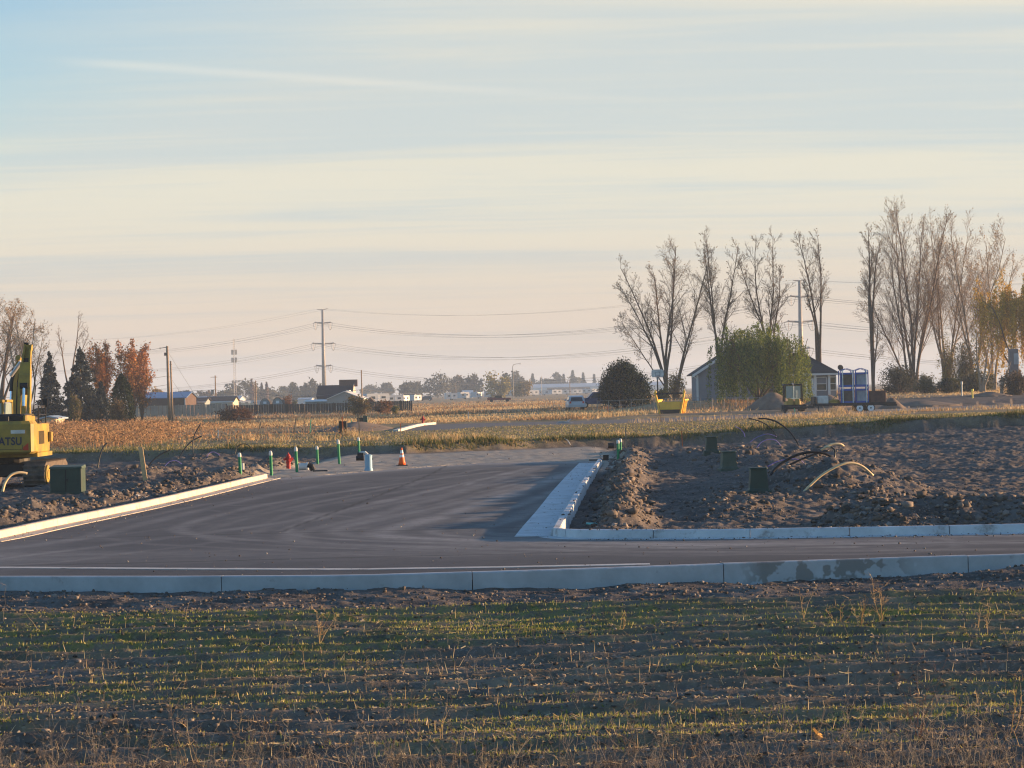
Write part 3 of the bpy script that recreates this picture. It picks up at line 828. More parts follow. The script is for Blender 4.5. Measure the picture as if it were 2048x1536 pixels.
for s in (-1, 1):
    mm = MB(); girder(mm, [(3.3, 4.1), (3.7, 4.55), (4.1, 4.85)], [.07, .07, .06], [.34, .28, .22]); mm.v = [(x + .155 * s - (.03 * s if z > 4.4 else 0), y, z) for x, y, z in mm.v]; m.add(mm.v, mm.f)
girder(m, [(3.5, 4.25), (3.95, 4.7)], [.26, .22], [.06, .06])
m.box(-.16, .16, 4.02, 4.28, 4.72, 4.92)
boom = m.build('boom', 'excavator_yellow', E_); boom.location = (.34, 1.0, 0); boom.scale = (.88, .55, 1)
m = MB()
m.tube([(0, 2.1, 1.9), (0, 2.3, 2.75)], .10, 10, 0); m.tube([(0, 2.3, 2.75), (0, 2.55, 3.45)], .055, 10, 1); m.disc((0, 2.56, 3.47), .11, (1, 0, 0), .3, 10, 2)
m.build('lift_cylinder', ['excavator_yellow', 'chrome', 'black_steel'], boom)
m = MB(); m.box(-.17, .0, 4.2, 4.5, 4.60, 5.0); m.box(-.10, .14, 3.42, 3.47, 4.15, 4.45); m.tube([(-.27, 3.2, 3.9), (-.34, 3.3, 3.6), (-.33, 2.8, 3.0), (-.3, 2.4, 2.4)], .03, 6); m.tube([(.27, 3.2, 4.2), (.36, 3.3, 3.4), (.35, 2.8, 2.8), (.33, 2.4, 2.2)], .025, 6); m.build('hose', 'black_steel', boom)
m = MB(); girder(m, [(5.2, 4.3), (4.9, 3.4), (4.6, 2.4), (4.5, 1.9)], [.34, .40, .36, .3], [.4, .6, .5, .4]); m.tube([(.0, 4.6, 4.5), (.0, 5.2, 4.3)], .1, 8)
arm = m.build('arm', 'excavator_yellow', E_); arm.location = (-.32, 0, 0)
m = MB(); m.tube([(-.30, 4.5, 2.2), (-.28, 4.7, 3.3)], .06, 8, 1); m.tube([(-.28, 4.7, 3.3), (-.2, 4.9, 4.1)], .09, 8, 0); m.tube([(-.22, 4.4, 3.85), (.2, 4.2, 4.35)], .07, 8, 2)
m.build('bucket_cylinder', ['black_steel', 'chrome', 'silver_paint'], arm)
m = MB()
for y in (1.2, 2.4):
    m.tube([(1.08, y, 2.1), (1.08, y, 2.75)], .022, 6)
m.tube([(1.08, 1.2, 2.75), (1.08, 2.4, 2.75)], .022, 6); m.tube([(1.08, 1.2, 2.45), (1.08, 2.4, 2.45)], .018, 6); m.box(1.0, 1.18, 2.3, 2.34, 2.72, 3.0)
m.build('handrail', 'black_steel', E_)
m = MB(); m.box(1.17, 1.30, 2.3, 2.5, 1.5, 1.85, 0, .03); m.build('tool_box', 'excavator_yellow', E_)

# ------------------------------------------------------------------ utility boxes
def pedestal(name, label, cat, loc, w, d, h, m, lidm=None, rz=0, group=None, flare=.16):
    t = thing(name, label, cat, loc, rz, group)
    b = MB()
    a = w / 2; e = d / 2; k = .86
    b.box(-a - flare * .5, a + flare * .5, -e - flare * .5, e + flare * .5, -.25, h * .13, 0, .02)
    b.hexa([(-a - .03, -e - .03, h * .13), (a + .03, -e - .03, h * .13), (a + .03, e + .03, h * .13), (-a - .03, e + .03, h * .13)], [(-a, -e, h * .22), (a, -e, h * .22), (a, e, h * .22), (-a, e, h * .22)])
    b.hexa([(-a, -e, h * .22), (a, -e, h * .22), (a, e, h * .22), (-a, e, h * .22)], [(-a * k, -e * k, h * .93), (a * k, -e * k, h * .93), (a * k, e * k, h * .93), (-a * k, e * k, h * .93)])
    b.build('housing', m, t)
    b = MB(); b.box(-a * k - .025, a * k + .025, -e * k - .025, e * k + .025, h * .93, h, 0, .03); b.box(-.05, .05, -e * k - .05, -e * k - .02, h * .90, h * .97)
    b.build('lid', lidm or m, t)
    return t
x, y, z = spot(1517, 988)
pedestal('utility_pedestal', 'dark green tapered utility pedestal nearest the camera, front left of the beige conduit arch', 'pedestal', (x, y, z - .03), .46, .46, .66, 'utility_green', group='green pedestals on the right lot')
x, y, z = spot(1457, 936)
pedestal('utility_pedestal', 'green utility pedestal half sunk in a spoil heap, the middle of three in a row', 'pedestal', (x, y, z - .02), .50, .48, .66, 'utility_green_pale', rz=.1, group='green pedestals on the right lot')
x, y, z = spot(1423, 907)
pedestal('utility_pedestal', 'small green utility pedestal farthest back of the row of three, near the cut bank', 'pedestal', (x, y, z), .44, .44, .62, 'utility_green', group='green pedestals on the right lot')
# pad-mounted transformer beside the excavator
x, y, z = spot(132, 987)
T_ = thing('transformer', 'dark green pad-mounted transformer box on bare dirt in front of the excavator tracks', 'transformer', (x, y, z - .02), R(2))
m = MB(); m.box(-.50, .50, 0, .85, .0, .80, 0, .02); m.build('cabinet', 'utility_green', T_)
m = MB(); m.hexa([(-.52, -.03, .80), (.52, -.03, .80), (.52, .88, .80), (-.52, .88, .80)], [(-.50, -.0, .86), (.50, -.0, .86), (.50, .85, .90), (-.50, .85, .90)]); m.build('lid', 'utility_green_pale', T_)
m = MB(); m.box(-.56, .56, -.06, .92, -.3, .06, 0, .02); m.build('base', 'utility_green', T_)
m = MB(); m.box(-.012, .012, -.012, -.001, .08, .76); m.box(.03, .07, -.03, -.001, .40, .48); m.build('latch', 'black_steel', T_)
# boxes by the back road
x, y, z = far(686, 140); 
B1 = pedestal('utility_pedestal', 'dark brown-black utility box on a dirt heap behind the crop strip, orange lath in front', 'pedestal', (x, y, z - .05), .52, .52, .86, 'box_brown', flare=.04)
m = MB(); m.box(-.13, -.02, -.226, -.215, .50, .60); m.build('sticker', 'board_white', B1)
x, y, z = far(725, 172)
B2 = pedestal('utility_pedestal', 'dark low utility box standing behind a pale green post near the back road kerb', 'pedestal', (x, y, z - .02), .82, .6, .70, 'box_brown', flare=.04)
x, y, z = far(731.5, 166)
m = MB(); m.box(-.17, .17, -.12, .12, -.1, .86, 0, .04); m.box(-.20, .20, -.15, .15, -.1, .10); m.box(-.18, .18, -.13, .13, .80, .88, 0, .03)
tag(m.build('marker_post', 'paint_green' if False else 'utility_green_pale', loc=(x, y, z)), 'wide pale green plastic pedestal post in front of a low dark box', 'post')

# ------------------------------------------------------------------ green water-service marker posts
def marker(label, px, py, h, first=[None], lean=0.0):
    x, y, z = spot(px, py)
    if first[0] is None:
        t = thing('marker_post', label, 'post', (x, y, z - .06), 0, 'green marker posts with white caps')
        m = MB(); m.lathe([(.058, -.2), (.058, .84)], n=14); m.build('post', 'marker_green', t)
        m = MB(); m.lathe([(.066, .80), (.068, .86), (.060, .93), (.034, .965), (.006, .975)], n=14); m.build('cap', 'pvc_white', t)
        first[0] = t; base = t
    else:
        base = dup(first[0], (x, y, z - .06), None, label)
    base.scale = (.92, .92, h / .975)
    base.rotation_euler = (0, lean, 0)
    return base
for lb, px, py, h, ln in (('green marker post with white cap nearest the end of the left kerb', 481, 949, .80, -.03),
                          ('green marker post just left of the red hydrant', 543, 951, .94, -.02),
                          ('green marker post just right of the red hydrant', 594, 944, 1.0, -.03),
                          ('green capped post between the hydrant group and the blue pipe, shorter of the two', 635.5, 928, .80, -.03),
                          ('green capped post two to the left of the blue pipe, taller of the two', 679, 928, 1.06, -.04),
                          ('green marker post directly behind the blue pipe at the end of the dirt berm', 719, 912, .92, -.04),
                          ('green marker post beside the right kerb end, on top of the berm', 1236.5, 917, .78, .0),
                          ('green marker post standing close behind another one at the right kerb end', 1241, 914, .80, .02)):
    marker(lb, px, py, h, lean=ln)
# hydrants
def hydrant(label, px, py, s, rz=0.0, y=None):
    x, y_, z = spot(px, py) if y is None else far(px, y)
    t = thing('fire_hydrant', label, 'fire hydrant', (x, y_, z - .06), rz)
    m = MB(); m.lathe([(.16, 0), (.16, .04), (.095, .05), (.095, .30), (.115, .32), (.115, .36), (.105, .40), (.105, .55), (.13, .56), (.13, .60), (.10, .62), (.085, .68), (.05, .72), (.03, .73), (.03, .78), (.005, .785)], n=16); m.build('barrel', 'hydrant_red', t, smooth=False)
    for sg in (-1, 1):
        m = MB(); m.disc((sg * .14, 0, .49), .055, (1, 0, 0), .12, 10); m.disc((sg * .19, 0, .49), .068, (1, 0, 0), .05, 8); m.build('side_outlet', 'hydrant_red', t)
    m = MB(); m.disc((0, -.15, .45), .08, (0, 1, 0), .14, 12); m.disc((0, -.21, .45), .095, (0, 1, 0), .06, 8); m.build('pumper_outlet', 'hydrant_red', t)
    t.scale = (s, s, s); return t
hydrant('red fire hydrant between two green posts at the end of the left kerb', 577, 937, .86, .5)
hydrant('small red fire hydrant beside the pale kerb of the back road', 846, 0, .95, .4, 176)
# blue cleanout pipe
x, y, z = spot(737.5, 945)
t = thing('pipe', 'short light blue plastic pipe standing upright on gravel behind the asphalt edge', 'pipe', (x, y, z - .05), 0)
m = MB(); m.tube([(0, 0, -.1), (0, 0, .60)], .135, 18); m.tube([(0, 0, .60), (0, 0, .603)], [.135, .10], 18, 0, False); m.tube([(0, 0, -.05), (0, 0, .14)], .16, 18); m.build('riser', 'pipe_blue', t)
m = MB(); m.lathe([(.14, .0), (.145, .05), (.09, .07)], (0, 0, .58), 18); m.build('cap', 'pipe_blue', t)
# cone
x, y, z = spot(804, 931)
t = thing('traffic_cone', 'orange traffic cone with two white bands standing on gravel past the asphalt', 'traffic cone', (x, y, z - .005), .3)
m = MB(); m.box(-.19, .19, -.19, .19, 0, .035, 0, .02); m.build('base', 'rubber', t)
m = MB(); m.lathe([(.145, .035), (.125, .16), (.058, .50), (.025, .68), (.022, .70), (.003, .702)], n=20); cn = m.build('cone', 'cone_orange', t, smooth=True)
for a, b2 in ((.33, .43), (.48, .60)):
    r = lambda q: .125 - (q - .16) * (.067 / .34) + .0035 if q < .5 else .058 - (q - .5) * (.033 / .18) + .0035
    m = MB(); m.tube([(0, 0, a), (0, 0, b2)], [r(a), r(b2)], 20, 0, False); m.build('band', 'cone_white', cn, smooth=True)
# laths and stakes
def lath(label, px, py, h, w, m, lean=0.0, name='stake', y=None, th=.02, away=0.0):
    x, y_, z = spot(px, py) if y is None else far(px, y)
    b = MB(); b.hexa([(-w / 2, -th / 2, -.25), (w / 2, -th / 2, -.25), (w / 2, th / 2, -.25), (-w / 2, th / 2, -.25)], [(-w / 2 - lean * h, -th / 2 + away * h, h), (w / 2 - lean * h, -th / 2 + away * h, h * .985), (w / 2 - lean * h, th / 2 + away * h, h * .985), (-w / 2 - lean * h, th / 2 + away * h, h)])
    return tag(b.build(name, m, loc=(x, y_, z)), label, 'stake')
lath('pale wooden board stake leaning left in the dirt behind the left kerb', 293, 963, 1.17, .15, 'lath_wood', .15, th=.05)
lath('thin wooden stake standing in the crop strip above the right kerb end', 1252, 888, 1.12, .06, 'old_wood', .0, th=.05)
lath('thin rusty stake in the dirt between the green pedestals and the wooden stake', 1365, 892, .80, .04, 'lath_orange', .03, th=.03)
lath('orange lath in front of the dark brown box', 0, 0, 1.10, .07, 'lath_orange', .03, y=138.5, th=.04).location = (xat(686.5, 138.5), 138.5, zt(xat(686.5, 138.5), 138.5))
for lb, px, yy, h, w, mt_, ln in (('dark leaning stake left of the green lath by the dirt heap', 587, 150, 1.0, .07, 'old_wood', -.18),
                                  ('dark leaning stake near the white pipe stub at the meadow edge', 514, 152, .85, .07, 'old_wood', -.35),
                                  ('thin grey stake leaning left beside the green lath', 614, 146, .95, .05, 'old_wood', .18),
                                  ('bright green painted lath leaning right by the dirt heap', 619, 147, .90, .05, 'paint_green', -.12),
                                  ('short green lath standing behind the dark brown box', 703, 175, .55, .05, 'paint_green', .0),
                                  ('thin grey stake left of the dark brown box in tan grass', 651, 170, .65, .05, 'old_wood', .02),
                                  ('thin grey stake just left of the dirt heap top', 667, 172, .55, .05, 'old_wood', .02),
                                  ('brown stake standing behind the rearmost left marker post', 720.5, 134, 1.35, .06, 'old_wood', .07),
                                  ('red-tipped lath beside the start of the back road kerb', 801, 146, .55, .04, 'lath_orange', .0),
                                  ('white pipe stub standing upright in the dark strip of weeds', 437, 140, .50, .07, 'pvc_white', .0),
                                  ('orange lath at the foot of the wooden utility pole', 352.5, 220, .95, .10, 'lath_orange', .0),
                                  ('weathered stake right of the yellow hopper leaning right', 1457, 212, 1.05, .09, 'old_wood', -.16),
                                  ('short orange stake in the tan grass right of the blue pickup', 1216, 222, .75, .09, 'lath_orange', .0),
                                  ('short grey stake in the meadow behind the second hydrant', 937, 205, .7, .06, 'pvc_white', .0)):
    lath(lb, px, 0, h, w, mt_, ln, y=yy, th=.04)
for lb, px, yy, h, w, mt_ in (('yellow-green marker post by the rubble at the far right', 1945, 240, .95, .16, 'yellow_paint'),
                              ('white capped vent pipe standing in front of the right hand shrubs', 1924, 246, 1.55, .14, 'pvc_white')):
    x, y, z = far(px, yy)
    m = MB(); m.tube([(0, 0, -.2), (0, 0, h)], w / 2, 10); m.tube([(0, 0, h * .8), (0, 0, h)], w * .8, 10)
    tag(m.build('marker_post', mt_, loc=(x, y, z)), lb, 'post')

# ------------------------------------------------------------------ loose conduits arching out of the dirt
def arch(label, pxs, r, m, y0=None, n=26, name='conduit'):
    """pxs: photo points of the pipe; it lies in a plane facing the camera, a few degrees off"""
    x0, yb, z0 = spot(*pxs[0]) if y0 is None else far(pxs[0][0], y0)
    P = []
    K = len(pxs)
    for i, (px, py) in enumerate(pxs):
        d = raydir(px, py); yy = yb + .12 * i
        P.append(np.array([0, 0, H]) + d * (yy / d[1]))
    P = np.array(P); tt = np.linspace(0, K - 1, n); out = []
    for q in tt:                                                     # Catmull-Rom
        i = min(int(q), K - 2); f = q - i
        p0, p1, p2, p3 = P[max(i - 1, 0)], P[i], P[i + 1], P[min(i + 2, K - 1)]
        out.append(.5 * ((2 * p1) + (-p0 + p2) * f + (2 * p0 - 5 * p1 + 4 * p2 - p3) * f * f + (-p0 + 3 * p1 - 3 * p2 + p3) * f ** 3))
    base = out[0].copy()
    loc = Vector(base)
    mb = MB(); mb.tube([p - base for p in out], r, 8)
    o = mb.build(name, m, loc=loc, smooth=True)
    return tag(o, label, 'conduit')
arch('long black conduit curving right above the cut bank, the left one of a pair', [(1552, 880), (1549, 866), (1535, 851), (1518, 842), (1497, 836.5)], .030, 'poly_black')
arch('long black conduit bending over from the heap, the right and taller one of a pair', [(1599, 898), (1594, 884), (1577, 861), (1552, 843), (1532, 837.5), (1517, 837)], .034, 'poly_black')
arch('thick black conduit forming a wide arch behind the beige one on the big spoil heap', [(1537, 960), (1545, 944), (1565, 925), (1596, 909), (1628, 904), (1655, 909), (1677, 923)], .042, 'poly_black')
arch('straight black conduit lying low across the spoil heap under the wide black arch', [(1572, 933), (1600, 920), (1630, 908), (1656, 901)], .036, 'poly_black')
arch('short black conduit stub bent over at its top behind the spoil heap', [(1668, 925), (1670, 910), (1669, 900), (1662, 894)], .036, 'poly_black')
arch('beige conduit arching widely over the front spoil heap', [(1606, 986), (1618, 973), (1645, 949), (1680, 930), (1703, 926), (1725, 933), (1746, 951)], .032, 'poly_beige')
arch('short beige conduit curving left over the top of the heap, upper of two', [(1646, 897), (1662, 889), (1680, 888), (1687, 892)], .045, 'poly_beige')
arch('short beige conduit hooked beside the black stub, lower of two', [(1669, 903), (1665, 896), (1655, 894), (1642, 900)], .040, 'poly_beige')
arch('thin purple tube arching low in front of the pair of long black conduits', [(1512, 898), (1522, 885), (1537, 879), (1552, 881), (1562, 892)], .016, 'poly_purple')
arch('thin purple tube rising left of the long black conduits near the bank', [(1490, 874), (1487, 865), (1479, 857), (1470, 853)], .014, 'poly_purple')
arch('thin purple tube lying flat behind the thick black arch', [(1535, 933), (1555, 923), (1580, 918), (1600, 920), (1610, 929)], .014, 'poly_purple')
arch('thin purple tube lying behind the low purple arch', [(1500, 884), (1515, 874), (1535, 868), (1553, 873)], .014, 'poly_purple')
arch('black conduit leaning right behind the excavator transformer', [(195, 938), (199, 915), (206, 895), (214, 886)], .036, 'poly_black')
arch('black conduit curving up to the right of the leaning wooden board', [(296, 932), (310, 917), (326, 906), (341, 900)], .030, 'poly_black')
arch('black conduit leaning right, lower one of a crossed pair in front of the weeds', [(357, 918), (368, 899), (384, 882), (404, 872)], .028, 'poly_black')
arch('black conduit standing steeply, upper one of a crossed pair in front of the weeds', [(389, 915), (385, 895), (389, 870), (401, 848)], .028, 'poly_black')
arch('black hose looped to the ground right of the transformer', [(172, 932), (190, 933), (203, 942), (212, 956)], .03, 'poly_black')
arch('small black conduit loop behind the nearest left marker post', [(470, 908), (474, 895), (484, 888), (496, 890), (505, 899)], .022, 'poly_black')
arch('thin purple tube arch right of the leaning wooden board', [(329, 933), (338, 924), (350, 921), (362, 927), (370, 935)], .014, 'poly_purple')
arch('thin purple tube arch behind the dirt heap near the leaning conduits', [(412, 917), (418, 907), (428, 904), (440, 911)], .014, 'poly_purple')
arch('pale beige pipe arching out of the dirt at the left picture edge', [(5, 984), (10, 966), (22, 950), (38, 945), (54, 947)], .045, 'poly_beige')
arch('pinkish tube curving at the foot of the cut bank beyond the gravel', [(1140, 889), (1136, 882), (1129, 877)], .025, 'pvc_white')
# fittings left at the road ends
def scrap(label, px, py, build, m, name, cat, rz=0, lift=0.0):
    x, y, z = spot(px, py)
    b = MB(); build(b)
    o = b.build(name, m, loc=(x, y, z + lift)); o.rotation_euler = (0, 0, rz)
    return tag(o, label, cat)
scrap('short white ribbed pipe lying on the dirt right of the hydrant', 607, 940, lambda b: [b.tube([(-.16, 0, .13), (.16, 0, .13)], .13, 14), b.tube([(.10, 0, .13), (.18, 0, .13)], .155, 14)], 'pvc_white', 'pipe', 'pipe')
scrap('black angled drain fitting with flat flange beside the white pipe', 632, 943, lambda b: [b.box(-.12, .42, -.15, .15, 0, .05), b.tube([(-.1, 0, .05), (-.16, 0, .2), (-.30, 0, .26)], .11, 10)], 'poly_black', 'pipe_fitting', 'pipe fitting', .1)
scrap('pile of black pipe couplings at the end of the left berm', 722, 921, lambda b: [b.tube([(-.2, 0, .1), (.12, 0, .1)], .11, 10), b.tube([(.2, .1, .06), (.5, .1, .06)], .05, 10), b.tube([(-.15, .1, .27), (.1, .1, .25)], .08, 10)], 'poly_black', 'pipe_fitting', 'pipe fitting')
scrap('white pipe elbow on top of the couplings by the blue pipe', 726, 915, lambda b: [b.tube([(-.16, 0, .20), (.1, 0, .22), (.2, 0, .12)], .07, 10)], 'pvc_white', 'pipe_fitting', 'pipe fitting')
scrap('black flat drain part lying at the end of the right kerb', 1196, 921, lambda b: [b.box(-.35, .35, -.1, .1, 0, .05), b.box(.2, .42, -.12, .12, .0, .22)], 'poly_black', 'pipe_fitting', 'pipe fitting')
scrap('black pipe coupling behind the right hand green posts', 1222, 898, lambda b: [b.tube([(-.14, 0, .14), (.14, 0, .14)], .14, 12), b.box(-.6, -.1, -.05, .05, .0, .04)], 'poly_black', 'pipe_fitting', 'pipe fitting')
scrap('white crumpled sheet of litter on the dirt behind the right kerb corner', 1241, 1047, lambda b: b.blob((0, 0, .03), .06, 4, .5, 0, 8, 5, (1.2, 1, .6)), 'pvc_white', 'litter_scrap', 'litter', lift=.02)
scrap('turquoise plastic scrap draped over the kerb at the right corner', 1184, 1054, lambda b: [b.hexa([(-.13, -.05, .0), (.15, -.06, -.03), (.12, .05, .0), (-.12, .05, .01)], [(-.12, -.05, .02), (.15, -.06, -.01), (.10, .05, .02), (-.12, .05, .03)])], 'plastic_teal', 'litter_scrap', 'litter', lift=.06)
scrap('white bag scrap in the dirt above the left kerb', 275, 994, lambda b: b.blob((0, 0, .03), .07, 7, .5, 0, 8, 5, (1.2, 1, .6)), 'pvc_white', 'litter_scrap', 'litter')
scrap('small white marker stub beside the nearest left green post', 486, 946, lambda b: b.tube([(0, 0, 0), (.0, 0, .26)], .05, 8), 'pvc_white', 'pipe_stub', 'pipe')
# pale kerb beside the back road
kb = [ground(px, py, .32) for px, py in ((796, 864), (815, 858.5), (833, 853.5), (852, 850), (872, 848.5))]
sweep('back_kerb', kb, [(-.02, -.2), (-.02, .16), (.32, .16), (.34, -.2)], 'concrete', seg=8, step=2)
for o in (bpy.data.objects['back_kerb'],): o.location.z = .32
x, y = ground(1130, 846, .32)
m = MB(); m.prism([(-.7, 0), (-.4, .16), (-.1, .20), (.25, .12), (.8, 0)], -.5, .5); m.prism([(.1, .0), (.15, .2), (.45, .36), (.5, .33), (.25, .1)], -.2, .2)
tag(m.build('concrete_apron', 'pale_stone', loc=(x, y, .28)), 'pale broken concrete pan at the far edge of the back road', 'concrete slab')
# ------------------------------------------------------------------ trees
def seg_mesh(segs, n):
    S = np.array(segs, float)
    p0, p1, r0, r1 = S[:, 0:3], S[:, 3:6], S[:, 6], S[:, 7]
    d = p1 - p0; d /= np.linalg.norm(d, axis=1, keepdims=True) + 1e-9
    q = np.where(np.abs(d[:, 2:3]) < .9, np.array([[0, 0, 1.0]]), np.array([[1.0, 0, 0]]))
    a = np.cross(d, q); a /= np.linalg.norm(a, axis=1, keepdims=True) + 1e-9
    b_ = np.cross(d, a)
    ang = np.arange(n) * 2 * np.pi / n
    ring = a[:, None, :] * np.cos(ang)[None, :, None] + b_[:, None, :] * np.sin(ang)[None, :, None]
    V0 = p0[:, None, :] + ring * r0[:, None, None]; V1 = p1[:, None, :] + ring * r1[:, None, None]
    V = np.concatenate([V0, V1], 1).reshape(-1, 3)
    k = np.arange(n); k2 = (k + 1) % n
    f = np.stack([k, k2, k2 + n, k + n], -1)
    Fc = (f[None] + (np.arange(len(S)) * 2 * n)[:, None, None]).reshape(-1, 4)
    return V, Fc
def grow(rr, segs, tips, p, d, L, r, lev, maxlev, up=.25, wob=.12, nch=(9, 7, 5), ang=(.65, .75, .8), lenf=(.42, .42, .45), start=(.3, .15, .1), rmin=.012):
    n = (9, 6, 4, 3)[min(lev, 3)]
    d = d / np.linalg.norm(d); pts = [p]; dirs = [d]; rad = [r]
    for i in range(n):
        d = d + np.array([rr.gauss(0, wob), rr.gauss(0, wob), rr.gauss(0, wob) * .6 + up * .35 / n * 3 * .3])
        d /= np.linalg.norm(d)
        p = p + d * L / n
        pts.append(p); dirs.append(d); rad.append(max(rmin, r * (1 - .82 * (i + 1) / n)))
    for i in range(n): segs.append((*pts[i], *pts[i + 1], rad[i], rad[i + 1], lev))
    tips.append((*pts[-1], lev))
    if lev >= maxlev: return
    m = nch[min(lev, len(nch) - 1)]; st = start[min(lev, len(start) - 1)]
    for c in range(m):
        f = st + (1 - st) * (c + rr.random()) / m
        q = f * n; i = min(int(q), n - 1); u = q - i
        pp = pts[i] * (1 - u) + pts[i + 1] * u; dd = dirs[i + 1]
        az = rr.random() * 2 * math.pi
        s = np.cross(dd, [math.cos(az), math.sin(az), .3]); s /= np.linalg.norm(s) + 1e-9
        a_ = ang[min(lev, len(ang) - 1)] * rr.uniform(.7, 1.25)
        nd = dd * math.cos(a_) + s * math.sin(a_) + np.array([0, 0, up * .8])
        ll = L * lenf[min(lev, len(lenf) - 1)] * rr.uniform(.6, 1.25) * (1.15 - .75 * f)
        grow(rr, segs, tips, pp, nd, ll, max(rmin, rad[i] * .39), lev + 1, maxlev, up, wob * 1.25, nch, ang, lenf, start, rmin)
def cols(n, palette, jit=.22, rg=None):
    rg = rg or rng
    P = np.array(palette); k = rg.integers(0, len(P), n)
    return P[k] * (1 + rg.uniform(-jit, jit, (n, 1)))
def quadcloud(P, size, palette, rg=None, flat=0.0, droop=0.0, aspect=.6, jit=.25):
    """leaf-sized quads at the points P, random facing; droop hangs them down"""
    rg = rg or rng; n = len(P)
    a = rg.normal(size=(n, 3)); a[:, 2] = a[:, 2] * (1 - flat) - droop * 2
    a /= np.linalg.norm(a, axis=1, keepdims=True) + 1e-9
    b_ = np.cross(a, rg.normal(size=(n, 3))); b_ /= np.linalg.norm(b_, axis=1, keepdims=True) + 1e-9
    s = size * rg.uniform(.6, 1.4, (n, 1))
    V = np.stack([P - a * s * .5, P + b_ * s * aspect * .5, P + a * s * .5, P - b_ * s * aspect * .5], 1).reshape(-1, 3)
    Fc = np.arange(4 * n).reshape(n, 4)
    return V, Fc, np.repeat(cols(n, palette, jit, rg), 4, 0)
def tree_obj(name, label, loc, group=None):
    return thing(name, label, 'tree', loc, 0, group)
def put_wood(t, segs, mt='bark_brown', twig='twig', lim=1):
    big = [s[:8] for s in segs if s[8] <= lim]; small = [s[:8] for s in segs if s[8] > lim]
    V, Fc = seg_mesh(big, 6); npmesh('trunk', V, Fc, mt, parent=t, smooth=True)
    if small:
        V, Fc = seg_mesh(small, 3); npmesh('branches', V, Fc, twig, parent=t)
def bare_tree(label, px, y, top, stems, seed, r=.22, mt='bark_brown', twig='twig', leaves=0, pal=((.30, .20, .09),), maxlev=3, nch=(16, 9, 6), ang=(.62, .75, .8), lenf=(.38, .44, .5), start=(.28, .12, .1), up=.16, group='bare trees', rmin=.011, name='bare_tree', base=None):
    """stems: (lean to the right, lean away, share of full height, start height, offset x)"""
    x, yy, z = far(px, y)
    h = (proj((x, yy, z))[1] - top) * yy / F
    t = tree_obj(name, label, (x, yy, z - .2), group)
    rr = random.Random(seed); segs = []; tips = []
    for lean, away, sh, z0, ox in stems:
        p = np.array([ox, 0, 0.0]); d = np.array([lean, away, 1.0])
        if z0 > 0:
            d0 = np.array([lean * .12, away * .1, 1.0]); segs.append((*p, *(p + d0 * z0), r * 1.15, r, 0)); p = p + d0 * z0
        grow(rr, segs, tips, p, d, h * sh - z0, r * (.55 + .45 * sh) * (1 - .62 * min(1, abs(lean))), 0, maxlev, up, .045, nch, ang, lenf, start, rmin)
    put_wood(t, segs, mt, twig)
    if leaves:
        T = np.array([q[:3] for q in tips if q[3] >= 2]); rg = np.random.default_rng(seed)
        P = T[rg.integers(0, len(T), leaves)] + rg.normal(0, .18, (leaves, 3))
        V, Fc, c_ = quadcloud(P, .17, pal, rg); npmesh('foliage', V, Fc, 'dry_leaf', c_, parent=t)
    return t
BR = ((.24, .15, .07), (.32, .20, .08))
bare_tree('wide spreading bare tree with twin trunks left of the grey house, branches sweeping far left', 1333, 290, 488,
          [(-.02, .02, 1.0, 1.2, 0), (-.17, .1, .92, 2.0, 0), (-.36, -.05, .80, 2.6, 0), (.12, -.1, .9, 3.5, 0), (-.72, .05, .62, 1.8, 0), (.12, .05, .97, .8, 1.35), (.28, .1, .62, 1.5, 1.35), (-.12, -.15, .85, 4, 0)], 3, .22, leaves=900, pal=BR, nch=(15, 9, 6), lenf=(.33, .44, .5))
bare_tree('slim upright bare tree rising straight behind the left side of the green willow', 1440, 297, 470, [(.01, 0, 1.0, 1.5, 0), (-.07, .04, .93, 6.5, 0), (.06, -.05, .95, 6, .2), (-.14, 0, .74, 5.5, 0), (.15, .05, .64, 5, 0)], 11, .18, leaves=450, lenf=(.27, .44, .5), pal=BR)
bare_tree('bare tree with two close stems rising behind the middle of the green willow', 1543, 297, 468, [(-.02, 0, 1.0, 4, -.3), (.04, .04, .98, 5, -.2), (-.10, -.05, .86, 6, -.3), (.06, 0, .66, 3, .9), (.12, .1, .8, 6, .2)], 12, .18, leaves=450, lenf=(.27, .44, .5), pal=BR)
bare_tree('bare tree forked into two tall stems standing behind the house roof', 1641, 300, 460, [(-.05, 0, 1.0, 6.5, 0), (.10, .03, .97, 6.5, 0), (-.10, -.1, .7, 9, -.3)], 13, .19, leaves=350, lenf=(.27, .44, .5), pal=BR, nch=(17, 9, 6), ang=(.55, .7, .8))
bare_tree('single tall bare tree with clear straight trunk standing right of the blue racks', 1747, 298, 456, [(-.03, 0, 1.0, 9, 0), (.05, 0, .9, 9.5, 0), (-.11, .1, .9, 9.5, 0), (-.02, -.1, .5, 1.0, 0)], 14, .20, leaves=350, lenf=(.27, .44, .5), pal=BR)
PC = ((.40, .28, .14), (.30, .20, .10))
bare_tree('tallest bare poplar of the right hand clump, bushy to the top', 1828, 305, 418, [(-.02, 0, 1.0, 2, 0), (-.12, .05, .95, 2, -.3), (.10, -.05, .97, 2, .3), (-.22, 0, .85, 2, -.6), (.2, .1, .8, 3, .4), (.04, .15, .9, 2, 0), (-.3, .1, .66, 1.5, -.8)], 15, .22, mt='bark_grey', twig='twig', leaves=2200, pal=PC, nch=(19, 10, 6), ang=(.5, .6, .7), start=(.12, .1, .1))
